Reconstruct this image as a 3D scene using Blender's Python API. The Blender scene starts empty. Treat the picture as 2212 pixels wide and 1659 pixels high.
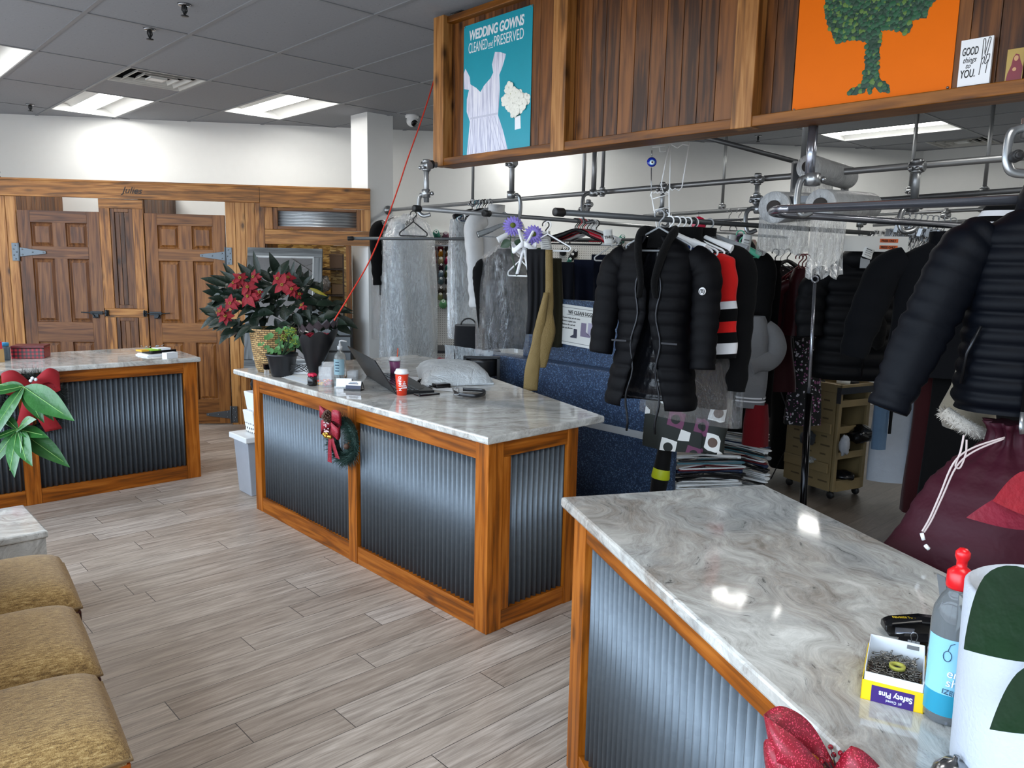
import bpy, math, random
from math import sin, cos, pi, radians, sqrt, hypot
from mathutils import Vector, Matrix, noise
random.seed(7)
SC = bpy.context.scene
COL = SC.collection
# ------------------------------------------------------------------ camera
H = 1.65                       # eye height above the floor
YAW, PIT, ROL, FPX = 0.748181338, 0.154797559, 0.0200824528, 1676.57
_f = Vector((sin(YAW)*cos(PIT), cos(YAW)*cos(PIT), -sin(PIT)))
_r0 = Vector((cos(YAW), -sin(YAW), 0)); _u0 = _r0.cross(_f)
_r = _r0*cos(ROL) + _u0*sin(ROL); _u = -_r0*sin(ROL) + _u0*cos(ROL)
cam_d = bpy.data.cameras.new('camera'); cam = bpy.data.objects.new('camera', cam_d); COL.objects.link(cam)
cam.matrix_world = Matrix(((_r.x, _u.x, -_f.x, 0), (_r.y, _u.y, -_f.y, 0), (_r.z, _u.z, -_f.z, H), (0, 0, 0, 1)))
cam_d.sensor_width = 36; cam_d.lens = FPX/2212*36; cam_d.clip_start = 0.02; cam_d.clip_end = 200
SC.camera = cam
# ------------------------------------------------------------------ light and exposure
SC.view_settings.view_transform = 'Standard'; SC.view_settings.look = 'None'
SC.view_settings.gamma = 1; SC.view_settings.use_curve_mapping = False
SC.view_settings.exposure = 0.06
SC.cycles.use_denoising = True
SC.cycles.max_bounces = 8; SC.cycles.diffuse_bounces = 4; SC.cycles.glossy_bounces = 4
SC.cycles.transmission_bounces = 6; SC.cycles.transparent_max_bounces = 16
SC.cycles.caustics_reflective = False; SC.cycles.caustics_refractive = False
SC.cycles.sample_clamp_indirect = 6
SKY_POWER = 8.5; LAMP_POWER = 25.0
wd = bpy.data.worlds.new('overcast_sky'); SC.world = wd; wd.use_nodes = True
_n = wd.node_tree.nodes; _l = wd.node_tree.links; _n.clear()
_o = _n.new('ShaderNodeOutputWorld'); _b = _n.new('ShaderNodeBackground')
_t = _n.new('ShaderNodeTexCoord'); _s = _n.new('ShaderNodeSeparateXYZ'); _m = _n.new('ShaderNodeValToRGB')
_l.new(_t.outputs['Generated'], _s.inputs[0]); _l.new(_s.outputs['Z'], _m.inputs[0])
_m.color_ramp.elements[0].position = 0.0; _m.color_ramp.elements[0].color = (0.30, 0.31, 0.33, 1)
_m.color_ramp.elements[1].position = 0.08; _m.color_ramp.elements[1].color = (0.70, 0.84, 1.0, 1)
_l.new(_m.outputs[0], _b.inputs[0]); _b.inputs[1].default_value = SKY_POWER; _l.new(_b.outputs[0], _o.inputs[0])
def portal(x, y0, y1, z0, z1):
    d = bpy.data.lights.new('window_portal', 'AREA'); d.shape = 'RECTANGLE'; d.size = y1-y0; d.size_y = z1-z0
    d.cycles.is_portal = True
    o = bpy.data.objects.new('window_portal', d); COL.objects.link(o)
    o.matrix_world = Matrix.Translation((x, (y0+y1)/2, (z0+z1)/2)) @ Matrix(((0, 0, -1, 0), (1, 0, 0, 0), (0, -1, 0, 0), (0, 0, 0, 1))).to_3x3().to_4x4()
portal(-0.52, -2.3, 8.2, 0.75, 2.85)
# ------------------------------------------------------------------ pixel -> world helpers (frame 2212 x 1659)
O = Vector((0, 0, H))
def ray(px, py): return _f + _r*((px-1106)/FPX) - _u*((py-829.5)/FPX)
def W(px, py, z):
    d = ray(px, py); return O + d*((z-H)/d.z)
def D(px, py, dep): return O + ray(px, py)*dep
def VP(px, py, p0, dr):
    d = ray(px, py); nx, ny = -dr[1], dr[0]
    return O + d*((nx*p0[0]+ny*p0[1])/(nx*d.x+ny*d.y))
def depth(p): return (Vector(p)-O).dot(_f)
# ------------------------------------------------------------------ materials
def lin(h):
    h = h.lstrip('#'); c = [int(h[i:i+2], 16)/255 for i in (0, 2, 4)]
    return tuple((x/12.92 if x <= .04045 else ((x+.055)/1.055)**2.4) for x in c)+(1,)
MC = {}
class NT:
    def __init__(s, name):
        s.mat = bpy.data.materials.new(name); s.mat.use_nodes = True; s.t = s.mat.node_tree
        s.t.nodes.clear(); s.out = s.t.nodes.new('ShaderNodeOutputMaterial'); s.p = s.t.nodes.new('ShaderNodeBsdfPrincipled')
        s.t.links.new(s.p.outputs[0], s.out.inputs[0])
    def n(s, typ, ins=None, **kw):
        nd = s.t.nodes.new(typ)
        for k, v in kw.items(): setattr(nd, k, v)
        for k, v in (ins or {}).items(): s.set(nd, k, v)
        return nd
    def set(s, nd, k, v):
        i = nd.inputs[k]
        if isinstance(v, bpy.types.NodeSocket): s.t.links.new(v, i)
        elif isinstance(v, bpy.types.Node): s.t.links.new(v.outputs[0], i)
        else: i.default_value = v
    def math(s, op, a, b=0.5, c=None, clamp=False):
        nd = s.n('ShaderNodeMath', operation=op, use_clamp=clamp); s.set(nd, 0, a); s.set(nd, 1, b)
        if c is not None: s.set(nd, 2, c)
        return nd.outputs[0]
    def ramp(s, fac, stops, interp='LINEAR'):
        nd = s.n('ShaderNodeValToRGB'); e = nd.color_ramp.elements; nd.color_ramp.interpolation = interp
        while len(e) < len(stops): e.new(0.5)
        for i, (p, c) in enumerate(stops):
            e[i].position = p; e[i].color = lin(c) if isinstance(c, str) else ((c, c, c, 1) if isinstance(c, (int, float)) else c)
        s.set(nd, 0, fac); return nd.outputs[0]
    def mix(s, fac, a, b, mode='MIX'):
        nd = s.n('ShaderNodeMix', data_type='RGBA', blend_type=mode)
        s.set(nd, 0, fac); s.set(nd, 6, a); s.set(nd, 7, b); return nd.outputs[2]
    def coord(s, scale=(1, 1, 1), rnd=0.0, rot=(0, 0, 0), loc=(0, 0, 0)):
        tc = s.n('ShaderNodeTexCoord').outputs['Object']
        if rnd:
            g = s.n('ShaderNodeNewGeometry').outputs['Random Per Island']
            c = s.n('ShaderNodeCombineXYZ', {0: s.math('MULTIPLY', g, rnd), 1: s.math('MULTIPLY', g, rnd*1.7), 2: s.math('MULTIPLY', g, rnd*2.3)})
            tc = s.n('ShaderNodeVectorMath', {0: tc, 1: c.outputs[0]}, operation='ADD').outputs[0]
        return s.n('ShaderNodeMapping', {'Vector': tc, 'Scale': scale, 'Rotation': rot, 'Location': loc}).outputs[0]
    def noise(s, vec, scale=5, detail=4, rough=.5, dist=0):
        return s.n('ShaderNodeTexNoise', {'Vector': vec, 'Scale': scale, 'Detail': detail, 'Roughness': rough, 'Distortion': dist})
    def bump(s, h, st=.3, dist=.01):
        s.set(s.p, 'Normal', s.n('ShaderNodeBump', {'Height': h, 'Strength': st, 'Distance': dist}).outputs[0])
    def P(s, **kw):
        mp = dict(col='Base Color', rough='Roughness', metal='Metallic', spec='Specular IOR Level', trans='Transmission Weight', ior='IOR',
                  alpha='Alpha', sheen='Sheen Weight', coat='Coat Weight', coatr='Coat Roughness', emit='Emission Color', es='Emission Strength')
        for k, v in kw.items():
            if isinstance(v, str): v = lin(v)
            s.set(s.p, mp[k], v)
        return s.mat
def flat(name, col, rough=.6, metal=0, var=0.06, bump=0, bscale=60, **kw):
    """plain procedural surface: colour with a little noise mottling and an optional fine bump"""
    if name in MC: return MC[name]
    t = NT(name); c = lin(col) if isinstance(col, str) else col
    nz = t.noise(t.coord(), bscale/4, 3)
    d = tuple(x*(1-var*2) for x in c[:3])+(1,)
    t.P(col=t.mix(nz.outputs[0], c, d), rough=rough, metal=metal, **kw)
    if bump: t.bump(t.noise(t.coord(), bscale, 3).outputs[0], bump, .004)
    MC[name] = t.mat; return t.mat
def wood(name, c1, c2, c3, axis, rough=.45, rnd=9.0, knots=1.0, isl=.35):
    """stained knotty pine; axis = direction of the grain; every plank (mesh island) gets its own tone"""
    if name in MC: return MC[name]
    t = NT(name); a = 'XYZ'.index(axis)
    sc = [9.0]*3; sc[a] = 0.7
    co = t.coord(tuple(sc), rnd)
    warp = t.noise(co, 1.2, 3, .5)
    g1 = t.noise(co, 3.0, 6, .62, 1.2)
    sc2 = [60.0]*3; sc2[a] = 1.6
    g2 = t.noise(t.coord(tuple(sc2), rnd), 2.0, 4, .6)
    rings = t.n('ShaderNodeMath', {0: t.math('MULTIPLY', warp.outputs[0], 34.0)}, operation='SINE').outputs[0]
    rings = t.math('MULTIPLY_ADD', rings, .12, .0)
    fac = t.math('ADD', t.math('ADD', t.math('MULTIPLY', g1.outputs[0], .75), t.math('MULTIPLY', g2.outputs[0], .3)), rings)
    isr = t.n('ShaderNodeNewGeometry').outputs['Random Per Island']
    fac = t.math('ADD', fac, t.math('MULTIPLY', t.math('SUBTRACT', isr, .5), isl))
    col = t.ramp(fac, [(.28, c3), (.5, c2), (.78, c1)])
    sk = [7.0]*3; sk[a] = 3.2
    kn = t.n('ShaderNodeTexVoronoi', {'Vector': t.coord(tuple(sk), rnd*1.3), 'Scale': 1.0, 'Randomness': 1.0})
    km = t.ramp(kn.outputs['Distance'], [(.05, 1.0), (.10, .55), (.2, 0.0)])
    kd = tuple(x*.22 for x in lin(c3)[:3])+(1,)
    col = t.mix(t.math('MULTIPLY', km, .85*knots), col, kd)
    col = t.n('ShaderNodeHueSaturation', {'Color': col, 'Saturation': 1.06, 'Value': 1.04}).outputs[0]
    t.P(col=col, rough=rough, coat=.08, coatr=.3, spec=.3)
    t.bump(g2.outputs[0], .12, .003)
    MC[name] = t.mat; return t.mat
def granite(name, ang=0.0, seed=0.0):
    if name in MC: return MC[name]
    t = NT(name)
    c0 = t.coord((1, 1, 1), rot=(0, 0, ang), loc=(seed, seed*.7, 0))
    w1 = t.noise(c0, 1.6, 3, .55)
    v = t.n('ShaderNodeVectorMath', {0: w1.outputs['Color'], 1: (.5, .5, .5)}, operation='SUBTRACT').outputs[0]
    v = t.n('ShaderNodeVectorMath', {0: v, 'Scale': .85}, operation='SCALE').outputs[0]
    c1 = t.n('ShaderNodeVectorMath', {0: c0, 1: v}, operation='ADD').outputs[0]
    c2 = t.n('ShaderNodeMapping', {'Vector': c1, 'Scale': (1.0, 4.6, 2.0)}).outputs[0]
    a = t.noise(c2, 3.4, 14, .80, .25); b = t.noise(c2, 11.0, 10, .78, .3); big = t.noise(c1, 1.3, 4, .6)
    col = t.ramp(a.outputs[0], [(.28, '#6a645d'), (.38, '#98928a'), (.46, '#b6b4ae'), (.54, '#cac9c3'), (.64, '#e2e1db')])
    bm = t.ramp(big.outputs[0], [(.50, 0.0), (.60, .75), (.70, .25)])
    col = t.mix(t.math('MULTIPLY', bm, .75), col, t.ramp(b.outputs[0], [(.35, '#4a4138'), (.5, '#83766a'), (.62, '#a99b8d')]))
    gy = t.ramp(t.noise(c1, 1.7, 5, .6).outputs[0], [(.5, 0.0), (.66, .7)])
    col = t.mix(gy, col, t.ramp(b.outputs[0], [(.35, '#6c7276'), (.6, '#a9adae')]))
    vein = t.ramp(b.outputs[0], [(.34, 1.0), (.40, 0.0)])
    col = t.mix(t.math('MULTIPLY', vein, .75), col, lin('#2c2a28'))
    t.P(col=col, rough=.07, spec=.6); MC[name] = t.mat; return t.mat
# ------------------------------------------------------------------ mesh builder
class MB:
    def __init__(s): s.v = []; s.f = []; s.m = []; s.s = []
    def add(s, vs, fs, mi=0, sm=False):
        b = len(s.v); s.v += [tuple(v) for v in vs]
        for f in fs: s.f.append(tuple(i+b for i in f)); s.m.append(mi); s.s.append(sm)
        return s
    def box(s, x0, x1, y0, y1, z0, z1, mi=0):
        vs = [(x, y, z) for z in (z0, z1) for y in (y0, y1) for x in (x0, x1)]
        return s.add(vs, [(0, 2, 3, 1), (4, 5, 7, 6), (0, 1, 5, 4), (2, 6, 7, 3), (0, 4, 6, 2), (1, 3, 7, 5)], mi)
    def obox(s, c, ax, ay, az, hx, hy, hz, mi=0):
        c = Vector(c); ax = Vector(ax).normalized(); ay = Vector(ay).normalized(); az = Vector(az).normalized()
        vs = [c+ax*(hx*i)+ay*(hy*j)+az*(hz*k) for k in (-1, 1) for j in (-1, 1) for i in (-1, 1)]
        return s.add(vs, [(0, 2, 3, 1), (4, 5, 7, 6), (0, 1, 5, 4), (2, 6, 7, 3), (0, 4, 6, 2), (1, 3, 7, 5)], mi)
    def bar(s, a, b, w, h, up=(0, 0, 1), mi=0):
        a = Vector(a); b = Vector(b); d = (b-a); L = d.length; d.normalize(); up = Vector(up)
        sd = d.cross(up).normalized(); up = sd.cross(d).normalized()
        return s.obox((a+b)/2, d, sd, up, L/2, w/2, h/2, mi)
    def loft(s, rings, closed=True, caps=True, mi=0, sm=True, loop=False):
        n = len(rings[0]); b = len(s.v); R = len(rings)
        vs = [p for r in rings for p in r]; fs = []
        for i in range(R if loop else R-1):
            j = (i+1) % R
            for k in range(n if closed else n-1):
                l = (k+1) % n; fs.append((i*n+k, i*n+l, j*n+l, j*n+k))
        s.add(vs, fs, mi, sm)
        if caps and closed and not loop:
            s.f.append(tuple(b+k for k in reversed(range(n)))); s.m.append(mi); s.s.append(False)
            s.f.append(tuple(b+(R-1)*n+k for k in range(n))); s.m.append(mi); s.s.append(False)
        return s
    def tube(s, pts, r, n=8, mi=0, loop=False, caps=True, flat=None):
        pts = [Vector(p) for p in pts]; N = len(pts); rs = r if isinstance(r, (list, tuple)) else [r]*N
        rings = []; prev = None
        for i, p in enumerate(pts):
            if loop: d = pts[(i+1) % N]-pts[i-1]
            else: d = pts[min(i+1, N-1)]-pts[max(i-1, 0)]
            if d.length < 1e-9: d = Vector((0, 0, 1))
            d.normalize()
            if prev is None:
                a = Vector((0, 0, 1)) if abs(d.z) < .9 else Vector((1, 0, 0)); u = (a-d*a.dot(d)).normalized()
            else: u = (prev-d*prev.dot(d)); u = u.normalized() if u.length > 1e-6 else d.orthogonal().normalized()
            prev = u; w = d.cross(u); fx = flat or 1.0
            rings.append([p+u*(rs[i]*cos(2*pi*k/n))+w*(rs[i]*fx*sin(2*pi*k/n)) for k in range(n)])
        return s.loft(rings, True, caps, mi, True, loop)
    def lathe(s, c, prof, n=20, mi=0, axis=(0, 0, 1), cap=True, sm=True):
        c = Vector(c); ax = Vector(axis).normalized(); u = ax.orthogonal().normalized(); w = ax.cross(u)
        rings = [[c+ax*z+u*(max(r, 1e-5)*cos(2*pi*k/n))+w*(max(r, 1e-5)*sin(2*pi*k/n)) for k in range(n)] for r, z in prof]
        return s.loft(rings, True, cap, mi, sm)
    def ball(s, c, r, n=10, mi=0, sz=1.0):
        return s.lathe(Vector(c)-Vector((0, 0, r*sz)), [(r*sin(pi*i/n), r*sz*(1-cos(pi*i/n))) for i in range(n+1)], n+2, mi)
    def quad(s, a, b, c, d, mi=0): return s.add([a, b, c, d], [(0, 1, 2, 3)], mi)
    def sheet(s, grid, th=0.0, mi=0, sm=True):
        """grid[i][j] points -> surface; th = thickness along the normal (closed shell)"""
        R = len(grid); n = len(grid[0])
        if th <= 0: return s.loft(grid, False, False, mi, sm)
        G = [[Vector(p) for p in row] for row in grid]; B = []
        for i in range(R):
            row = []
            for j in range(n):
                du = G[min(i+1, R-1)][j]-G[max(i-1, 0)][j]; dv = G[i][min(j+1, n-1)]-G[i][max(j-1, 0)]
                nn = du.cross(dv); nn = nn.normalized() if nn.length > 1e-12 else Vector((0, 0, 1))
                row.append(G[i][j]-nn*th)
            B.append(row)
        b = len(s.v); s.add([p for r_ in G for p in r_]+[p for r_ in B for p in r_], [], mi)
        o = R*n; ix = lambda i, j, k: b+k*o+i*n+j
        def F(*q): s.f.append(q); s.m.append(mi); s.s.append(sm)
        for i in range(R-1):
            for j in range(n-1):
                F(ix(i, j, 0), ix(i, j+1, 0), ix(i+1, j+1, 0), ix(i+1, j, 0)); F(ix(i, j, 1), ix(i+1, j, 1), ix(i+1, j+1, 1), ix(i, j+1, 1))
        for i in range(R-1):
            F(ix(i, 0, 0), ix(i+1, 0, 0), ix(i+1, 0, 1), ix(i, 0, 1)); F(ix(i, n-1, 0), ix(i, n-1, 1), ix(i+1, n-1, 1), ix(i+1, n-1, 0))
        for j in range(n-1):
            F(ix(0, j, 0), ix(0, j, 1), ix(0, j+1, 1), ix(0, j+1, 0)); F(ix(R-1, j, 0), ix(R-1, j+1, 0), ix(R-1, j+1, 1), ix(R-1, j, 1))
        return s
    def prism(s, poly, th, M=None, mi=0):
        """2D polygon (x, z) extruded along y by th"""
        n = len(poly); vs = [Vector((x, 0, z)) for x, z in poly]+[Vector((x, th, z)) for x, z in poly]
        if M is not None: vs = [M @ v for v in vs]
        return s.add(vs, [tuple(range(n)), tuple(reversed(range(n, 2*n)))]+[(i, n+i, n+(i+1) % n, (i+1) % n) for i in range(n)], mi)
    def xf(s, M, i0=0):
        for i in range(i0, len(s.v)): s.v[i] = tuple(M @ Vector(s.v[i]))
        return s
    def build(s, name, mat, parent=None, world=False, bevel=0, sub=0, label=None, origin=None):
        me = bpy.data.meshes.new(name); vs = s.v
        o = bpy.data.objects.new(name, me)
        if parent is not None:
            o.parent = parent
            if world:
                Mi = XF[parent.name].inverted(); vs = [tuple(Mi @ Vector(v)) for v in vs]
            XF[o.name] = XF[parent.name]
        else:
            if origin is None and vs:
                xs = [v[0] for v in vs]; ys = [v[1] for v in vs]; origin = ((min(xs)+max(xs))/2, (min(ys)+max(ys))/2, min(v[2] for v in vs))
            origin = Vector(origin or (0, 0, 0)); o.location = origin; XF[o.name] = Matrix.Translation(origin)
            vs = [tuple(Vector(v)-origin) for v in vs]
        me.from_pydata(vs, [], s.f)
        for m_ in (mat if isinstance(mat, (list, tuple)) else [mat]): me.materials.append(m_)
        me.polygons.foreach_set('material_index', s.m); me.polygons.foreach_set('use_smooth', s.s); me.update()
        COL.objects.link(o)
        if bevel:
            b = o.modifiers.new('bevel', 'BEVEL'); b.width = bevel; b.segments = 2; b.limit_method = 'ANGLE'; b.angle_limit = radians(50)
        if sub:
            b = o.modifiers.new('sub', 'SUBSURF'); b.levels = sub; b.render_levels = sub
        if label: o['label'] = label
        return o
XF = {}
def thing(name, label, cat, loc=(0, 0, 0), rz=0, group=None, kind=None, rot=None):
    o = bpy.data.objects.new(name, None); COL.objects.link(o); o.empty_display_size = .05
    R = rot if rot is not None else Matrix.Rotation(rz, 4, 'Z')
    M = Matrix.Translation(loc) @ R; o.matrix_world = M; XF[o.name] = M
    return tag(o, label, cat, group, kind)
def tag(o, label=None, cat=None, group=None, kind=None):
    if label: o['label'] = label
    if cat: o['category'] = cat
    if group: o['group'] = group
    if kind: o['kind'] = kind
    return o
def struct(name, mb, mat, **kw): return tag(mb.build(name, mat, **kw), kind='structure')
def copy_tree(o, loc=None, rz=None, label=None, parent=None, M=None):
    c = o.copy(); COL.objects.link(c); c.parent = parent
    if parent is None:
        if M is not None: c.matrix_world = M
        else:
            if loc is not None: c.location = loc
            if rz is not None: c.rotation_euler = (0, 0, rz)
        if label: c['label'] = label
        XF[c.name] = M if M is not None else Matrix.Translation(c.location) @ c.rotation_euler.to_matrix().to_4x4()
    for ch in [x for x in KIDS.get(o.name, [])]: KIDS.setdefault(c.name, []).append(copy_tree(ch, parent=c))
    return c
KIDS = {}
def kids(o):
    """remember the children of a finished thing so it can be copied quickly"""
    KIDS[o.name] = [x for x in bpy.data.objects if x.parent == o]
    for k in KIDS[o.name]: kids(k)
    return o
def text(s, size, M, mat, parent, name='lettering', ext=.0006, sx=1.0, shear=0, align='LEFT', bold=0, label=None, sp=1.0, fit=None):
    """a line of real lettering; M maps the text plane (x right, y up, z towards the viewer) into the parent's space"""
    c = bpy.data.curves.new(name, 'FONT'); c.body = s; c.size = size; c.extrude = ext; c.align_x = align; c.shear = shear
    c.offset = bold; c.space_character = sp
    tmp = bpy.data.objects.new(name+'_curve', c); me = bpy.data.meshes.new_from_object(tmp); bpy.data.objects.remove(tmp); bpy.data.curves.remove(c)
    if fit:
        xs = [v.co.x for v in me.vertices]; sx = fit/(max(xs)-min(xs))
    me.name = name; me.materials.clear(); me.materials.append(mat); o = bpy.data.objects.new(name, me); COL.objects.link(o); o.parent = parent
    o.matrix_local = M @ Matrix.Diagonal((sx, 1, 1, 1))
    if label: o['label'] = label
    return o
def frame(o, x, y):
    """matrix with origin o, x axis x, y axis y"""
    x = Vector(x).normalized(); y = Vector(y); z = x.cross(y).normalized(); y = z.cross(x); o = Vector(o)
    return Matrix(((x.x, y.x, z.x, o.x), (x.y, y.y, z.y, o.y), (x.z, y.z, z.z, o.z), (0, 0, 0, 1)))
def arc(c, r, a0, a1, n, ax=(1, 0, 0), ay=(0, 0, 1)):
    c = Vector(c); ax = Vector(ax); ay = Vector(ay)
    return [c+ax*(r*cos(a0+(a1-a0)*i/n))+ay*(r*sin(a0+(a1-a0)*i/n)) for i in range(n+1)]
def smooth(pts, k=6):
    """Catmull-Rom through the points"""
    P_ = [Vector(p) for p in pts]; out = []
    for i in range(len(P_)-1):
        p0 = P_[max(i-1, 0)]; p1 = P_[i]; p2 = P_[i+1]; p3 = P_[min(i+2, len(P_)-1)]
        for j in range(k):
            t = j/k; out.append(.5*((2*p1)+(p2-p0)*t+(2*p0-5*p1+4*p2-p3)*t*t+(3*p1-p0-3*p2+p3)*t*t*t))
    out.append(P_[-1]); return out
# ================================================================== the room
CE = 3.06
WD = Vector((.811, -.585, 0)).normalized(); WN = Vector((-WD.y, WD.x, 0))*-1   # along the oblique wall; WN points at the camera
F0 = Vector((3.114, 7.46, 0))                                                 # foot of the right fitting-room door
WB = Vector((5.19, 7.21, 0))                                                  # a point of the white back wall
def FW(s, t, z): return F0+WD*s+WN*t+Vector((0, 0, z))                         # fitting-room wall frame
white = flat('white_wall_paint', '#eaecea', .75, var=.02, bump=.05)
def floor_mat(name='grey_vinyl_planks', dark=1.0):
    t = NT(name); co = t.coord((1, 1, 1))
    sx = t.n('ShaderNodeSeparateXYZ', {0: co}).outputs
    row = t.math('FLOOR', t.math('DIVIDE', sx[1], .1515)); fy = t.math('FRACT', t.math('DIVIDE', sx[1], .1515))
    rr = t.n('ShaderNodeTexWhiteNoise', {'W': row}, noise_dimensions='1D').outputs['Value']
    ux = t.math('ADD', t.math('DIVIDE', sx[0], 1.22), rr); col_i = t.math('FLOOR', ux); fx = t.math('FRACT', ux)
    cell = t.n('ShaderNodeTexWhiteNoise', {'Vector': t.n('ShaderNodeCombineXYZ', {0: col_i, 1: row}).outputs[0]}, noise_dimensions='3D').outputs['Value']
    gy = t.math('ADD', t.math('LESS_THAN', fy, .009), t.math('GREATER_THAN', fy, .991)); gx = t.math('ADD', t.math('LESS_THAN', fx, .0013), t.math('GREATER_THAN', fx, .9987))
    gap = t.math('ADD', gy, gx, clamp=True)
    off = t.n('ShaderNodeCombineXYZ', {0: t.math('MULTIPLY', cell, 37.0), 1: t.math('MULTIPLY', cell, 61.0), 2: cell}).outputs[0]
    c = t.n('ShaderNodeVectorMath', {0: co, 1: off}, operation='ADD').outputs[0]
    c1 = t.n('ShaderNodeMapping', {'Vector': c, 'Scale': (1.0, 13, 1)}).outputs[0]
    c2 = t.n('ShaderNodeMapping', {'Vector': c, 'Scale': (3.0, 70, 1)}).outputs[0]
    a = t.noise(c1, 2.2, 6, .62, .9); b = t.noise(c2, 3.0, 5, .6, .3)
    wv = t.noise(t.n('ShaderNodeMapping', {'Vector': c, 'Scale': (.55, 4.5, 1)}).outputs[0], 1.6, 2, .4)
    ring = t.n('ShaderNodeMath', {0: t.math('MULTIPLY', wv.outputs[0], 95.0)}, operation='SINE').outputs[0]
    f = t.math('ADD', t.math('ADD', t.math('MULTIPLY', a.outputs[0], .62), t.math('MULTIPLY', b.outputs[0], .38)), t.math('MULTIPLY', ring, .03))
    col = t.ramp(f, [(.30, '#857b73'), (.46, '#aca298'), (.56, '#c2b8ae'), (.72, '#ded7cf')])
    tone = t.ramp(cell, [(0, '#dcd6d0'), (.5, '#eeebe7'), (1, '#ffffff')])
    col = t.mix(1.0, col, tone, 'MULTIPLY')
    col = t.mix(gap, col, lin('#3a3633'))
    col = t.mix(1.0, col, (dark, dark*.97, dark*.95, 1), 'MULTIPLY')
    t.P(col=col, rough=t.math('MULTIPLY_ADD', a.outputs[0], .15, .33), spec=.45)
    t.bump(t.math('SUBTRACT', t.math('MULTIPLY', b.outputs[0], .25), gap), .18, .002)
    return t.mat
struct('floor', MB().box(-.9, 3.3, -2.8, 11.2, -.06, 0), floor_mat()); struct('floor', MB().box(3.3, 10.6, -2.8, 11.2, -.06, 0), floor_mat('darkened_vinyl_planks', .20))  # behind the counters the same plank colour is multiplied darker
# white back wall (oblique), right wall, storefront wall behind the chairs, wall behind the camera
a = WB-WD*6.2; b_ = WB+WD*6.2; nb = -WN*.12
m = MB(); vs = [a, b_, b_+nb, a+nb]; m.add([Vector((p.x, p.y, 0)) for p in vs]+[Vector((p.x, p.y, CE)) for p in vs], [(0, 1, 5, 4), (1, 2, 6, 5), (2, 3, 7, 6), (3, 0, 4, 7), (4, 5, 6, 7)])
struct('wall_back', m, white)
struct('wall_right', MB().box(10.04, 10.16, -2.6, 3.75, 0, CE), white)
struct('wall_front', MB().box(-.6, 10.16, -2.72, -2.6, 0, CE), white)
m = MB().box(-.72, -.6, -2.6, 10.9, 0, .75).box(-.72, -.6, -2.6, 10.9, 2.85, CE).box(-.72, -.6, 8.2, 10.9, .75, 2.85).box(-.72, -.6, -2.6, -2.3, .75, 2.85)
struct('wall_left', m, white)
fr = flat('bronze_window_frame', '#3b3a38', .4, .6)
for i in range(7):
    y0 = -2.3+i*1.5; m = MB().box(-.7, -.62, y0, y0+.06, .75, 2.85).box(-.7, -.62, y0+.06, y0+1.5, .75, .81).box(-.7, -.62, y0+.06, y0+1.5, 2.79, 2.85).box(-.7, -.62, y0+.06, y0+1.5, 2.1, 2.15)
    struct('window_%d' % (i+1), m, fr)
# square column beside the fitting rooms
struct('trim_1', MB().box(4.235, 4.53, 6.69, 6.99, 0, CE), flat('white_column_paint', '#e2e4e3', .6, var=.02))
# ceiling tiles: one quad per 2 ft x 4 ft cell; light and vent cells are left open
GX, GY, TX, TY = 1.42, 4.085, .61, 1.22
def ctile():
    t = NT('speckled_ceiling_tile'); co = t.coord()
    sp = t.n('ShaderNodeTexVoronoi', {'Vector': co, 'Scale': 34.0}); mk = t.noise(co, 12, 2)
    d = t.math('MULTIPLY', t.ramp(sp.outputs['Distance'], [(.09, 1.0), (.16, 0.0)]), t.ramp(mk.outputs[0], [(.5, 0.0), (.56, 1.0)]))
    col = t.mix(t.math('MULTIPLY', d, .55), t.mix(t.noise(co, 60, 4).outputs[0], lin('#94979c'), lin('#888b90')), lin('#55585a'))
    t.P(col=col, rough=.9); t.bump(t.noise(co, 160, 3).outputs[0], .3, .002); return t.mat
def cell(i, j): return (GX+TX*i, GY+TY*j)
LIGHTS = {(1, 3): 1, (7, 1): 1, (3, 2): 1, (-1, 2): 1, (11, -1): 1, (7, -1): 1, (7, -4): 1, (-1, -1): 1, (3, -4): 1, (-1, -4): 1, (11, -4): 1}  # lights outside the frame are unseen and added for illumination
VENTS = {(1, 2): 0, (13, -1): 0}
cm = MB()
for i in range(-5, 16):
    for j in range(-6, 6):
        x, y = cell(i, j)
        if (i, j) in LIGHTS: continue
        if (i, j) in VENTS: cm.box(x, x+TX, y+TX, y+TY, CE, CE+.02); continue
        cm.box(x, x+TX, y, y+TY, CE, CE+.02)
struct('ceiling', cm, ctile())
gm = MB(); tb = flat('ceiling_grid_paint', '#7f8286', .5, var=.02)
for i in range(-5, 17): gm.box(GX+TX*i-.012, GX+TX*i+.012, GY-6*TY, GY+6*TY, CE-.006, CE+.001)
for j in range(-6, 7): gm.box(GX-5*TX, GX+16*TX, GY+TY*j-.012, GY+TY*j+.012, CE-.005, CE+.0015)
struct('trim_2', gm, tb)
em = NT('fluorescent_lens'); em.P(col=(1, 1, 1, 1), emit=(1, .975, .93, 1), es=LAMP_POWER); em = em.mat
refl = flat('white_enamel_reflector', '#e4e6e4', .35, var=.01)
where = {(1, 3): 'recessed ceiling light nearest the left white wall', (3, 2): 'recessed ceiling light in front of the white column', (-1, 2): 'recessed ceiling light cut by the left edge',
         (11, -1): 'long ceiling light seen under the wooden sign at right'}
Ls = []
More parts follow.
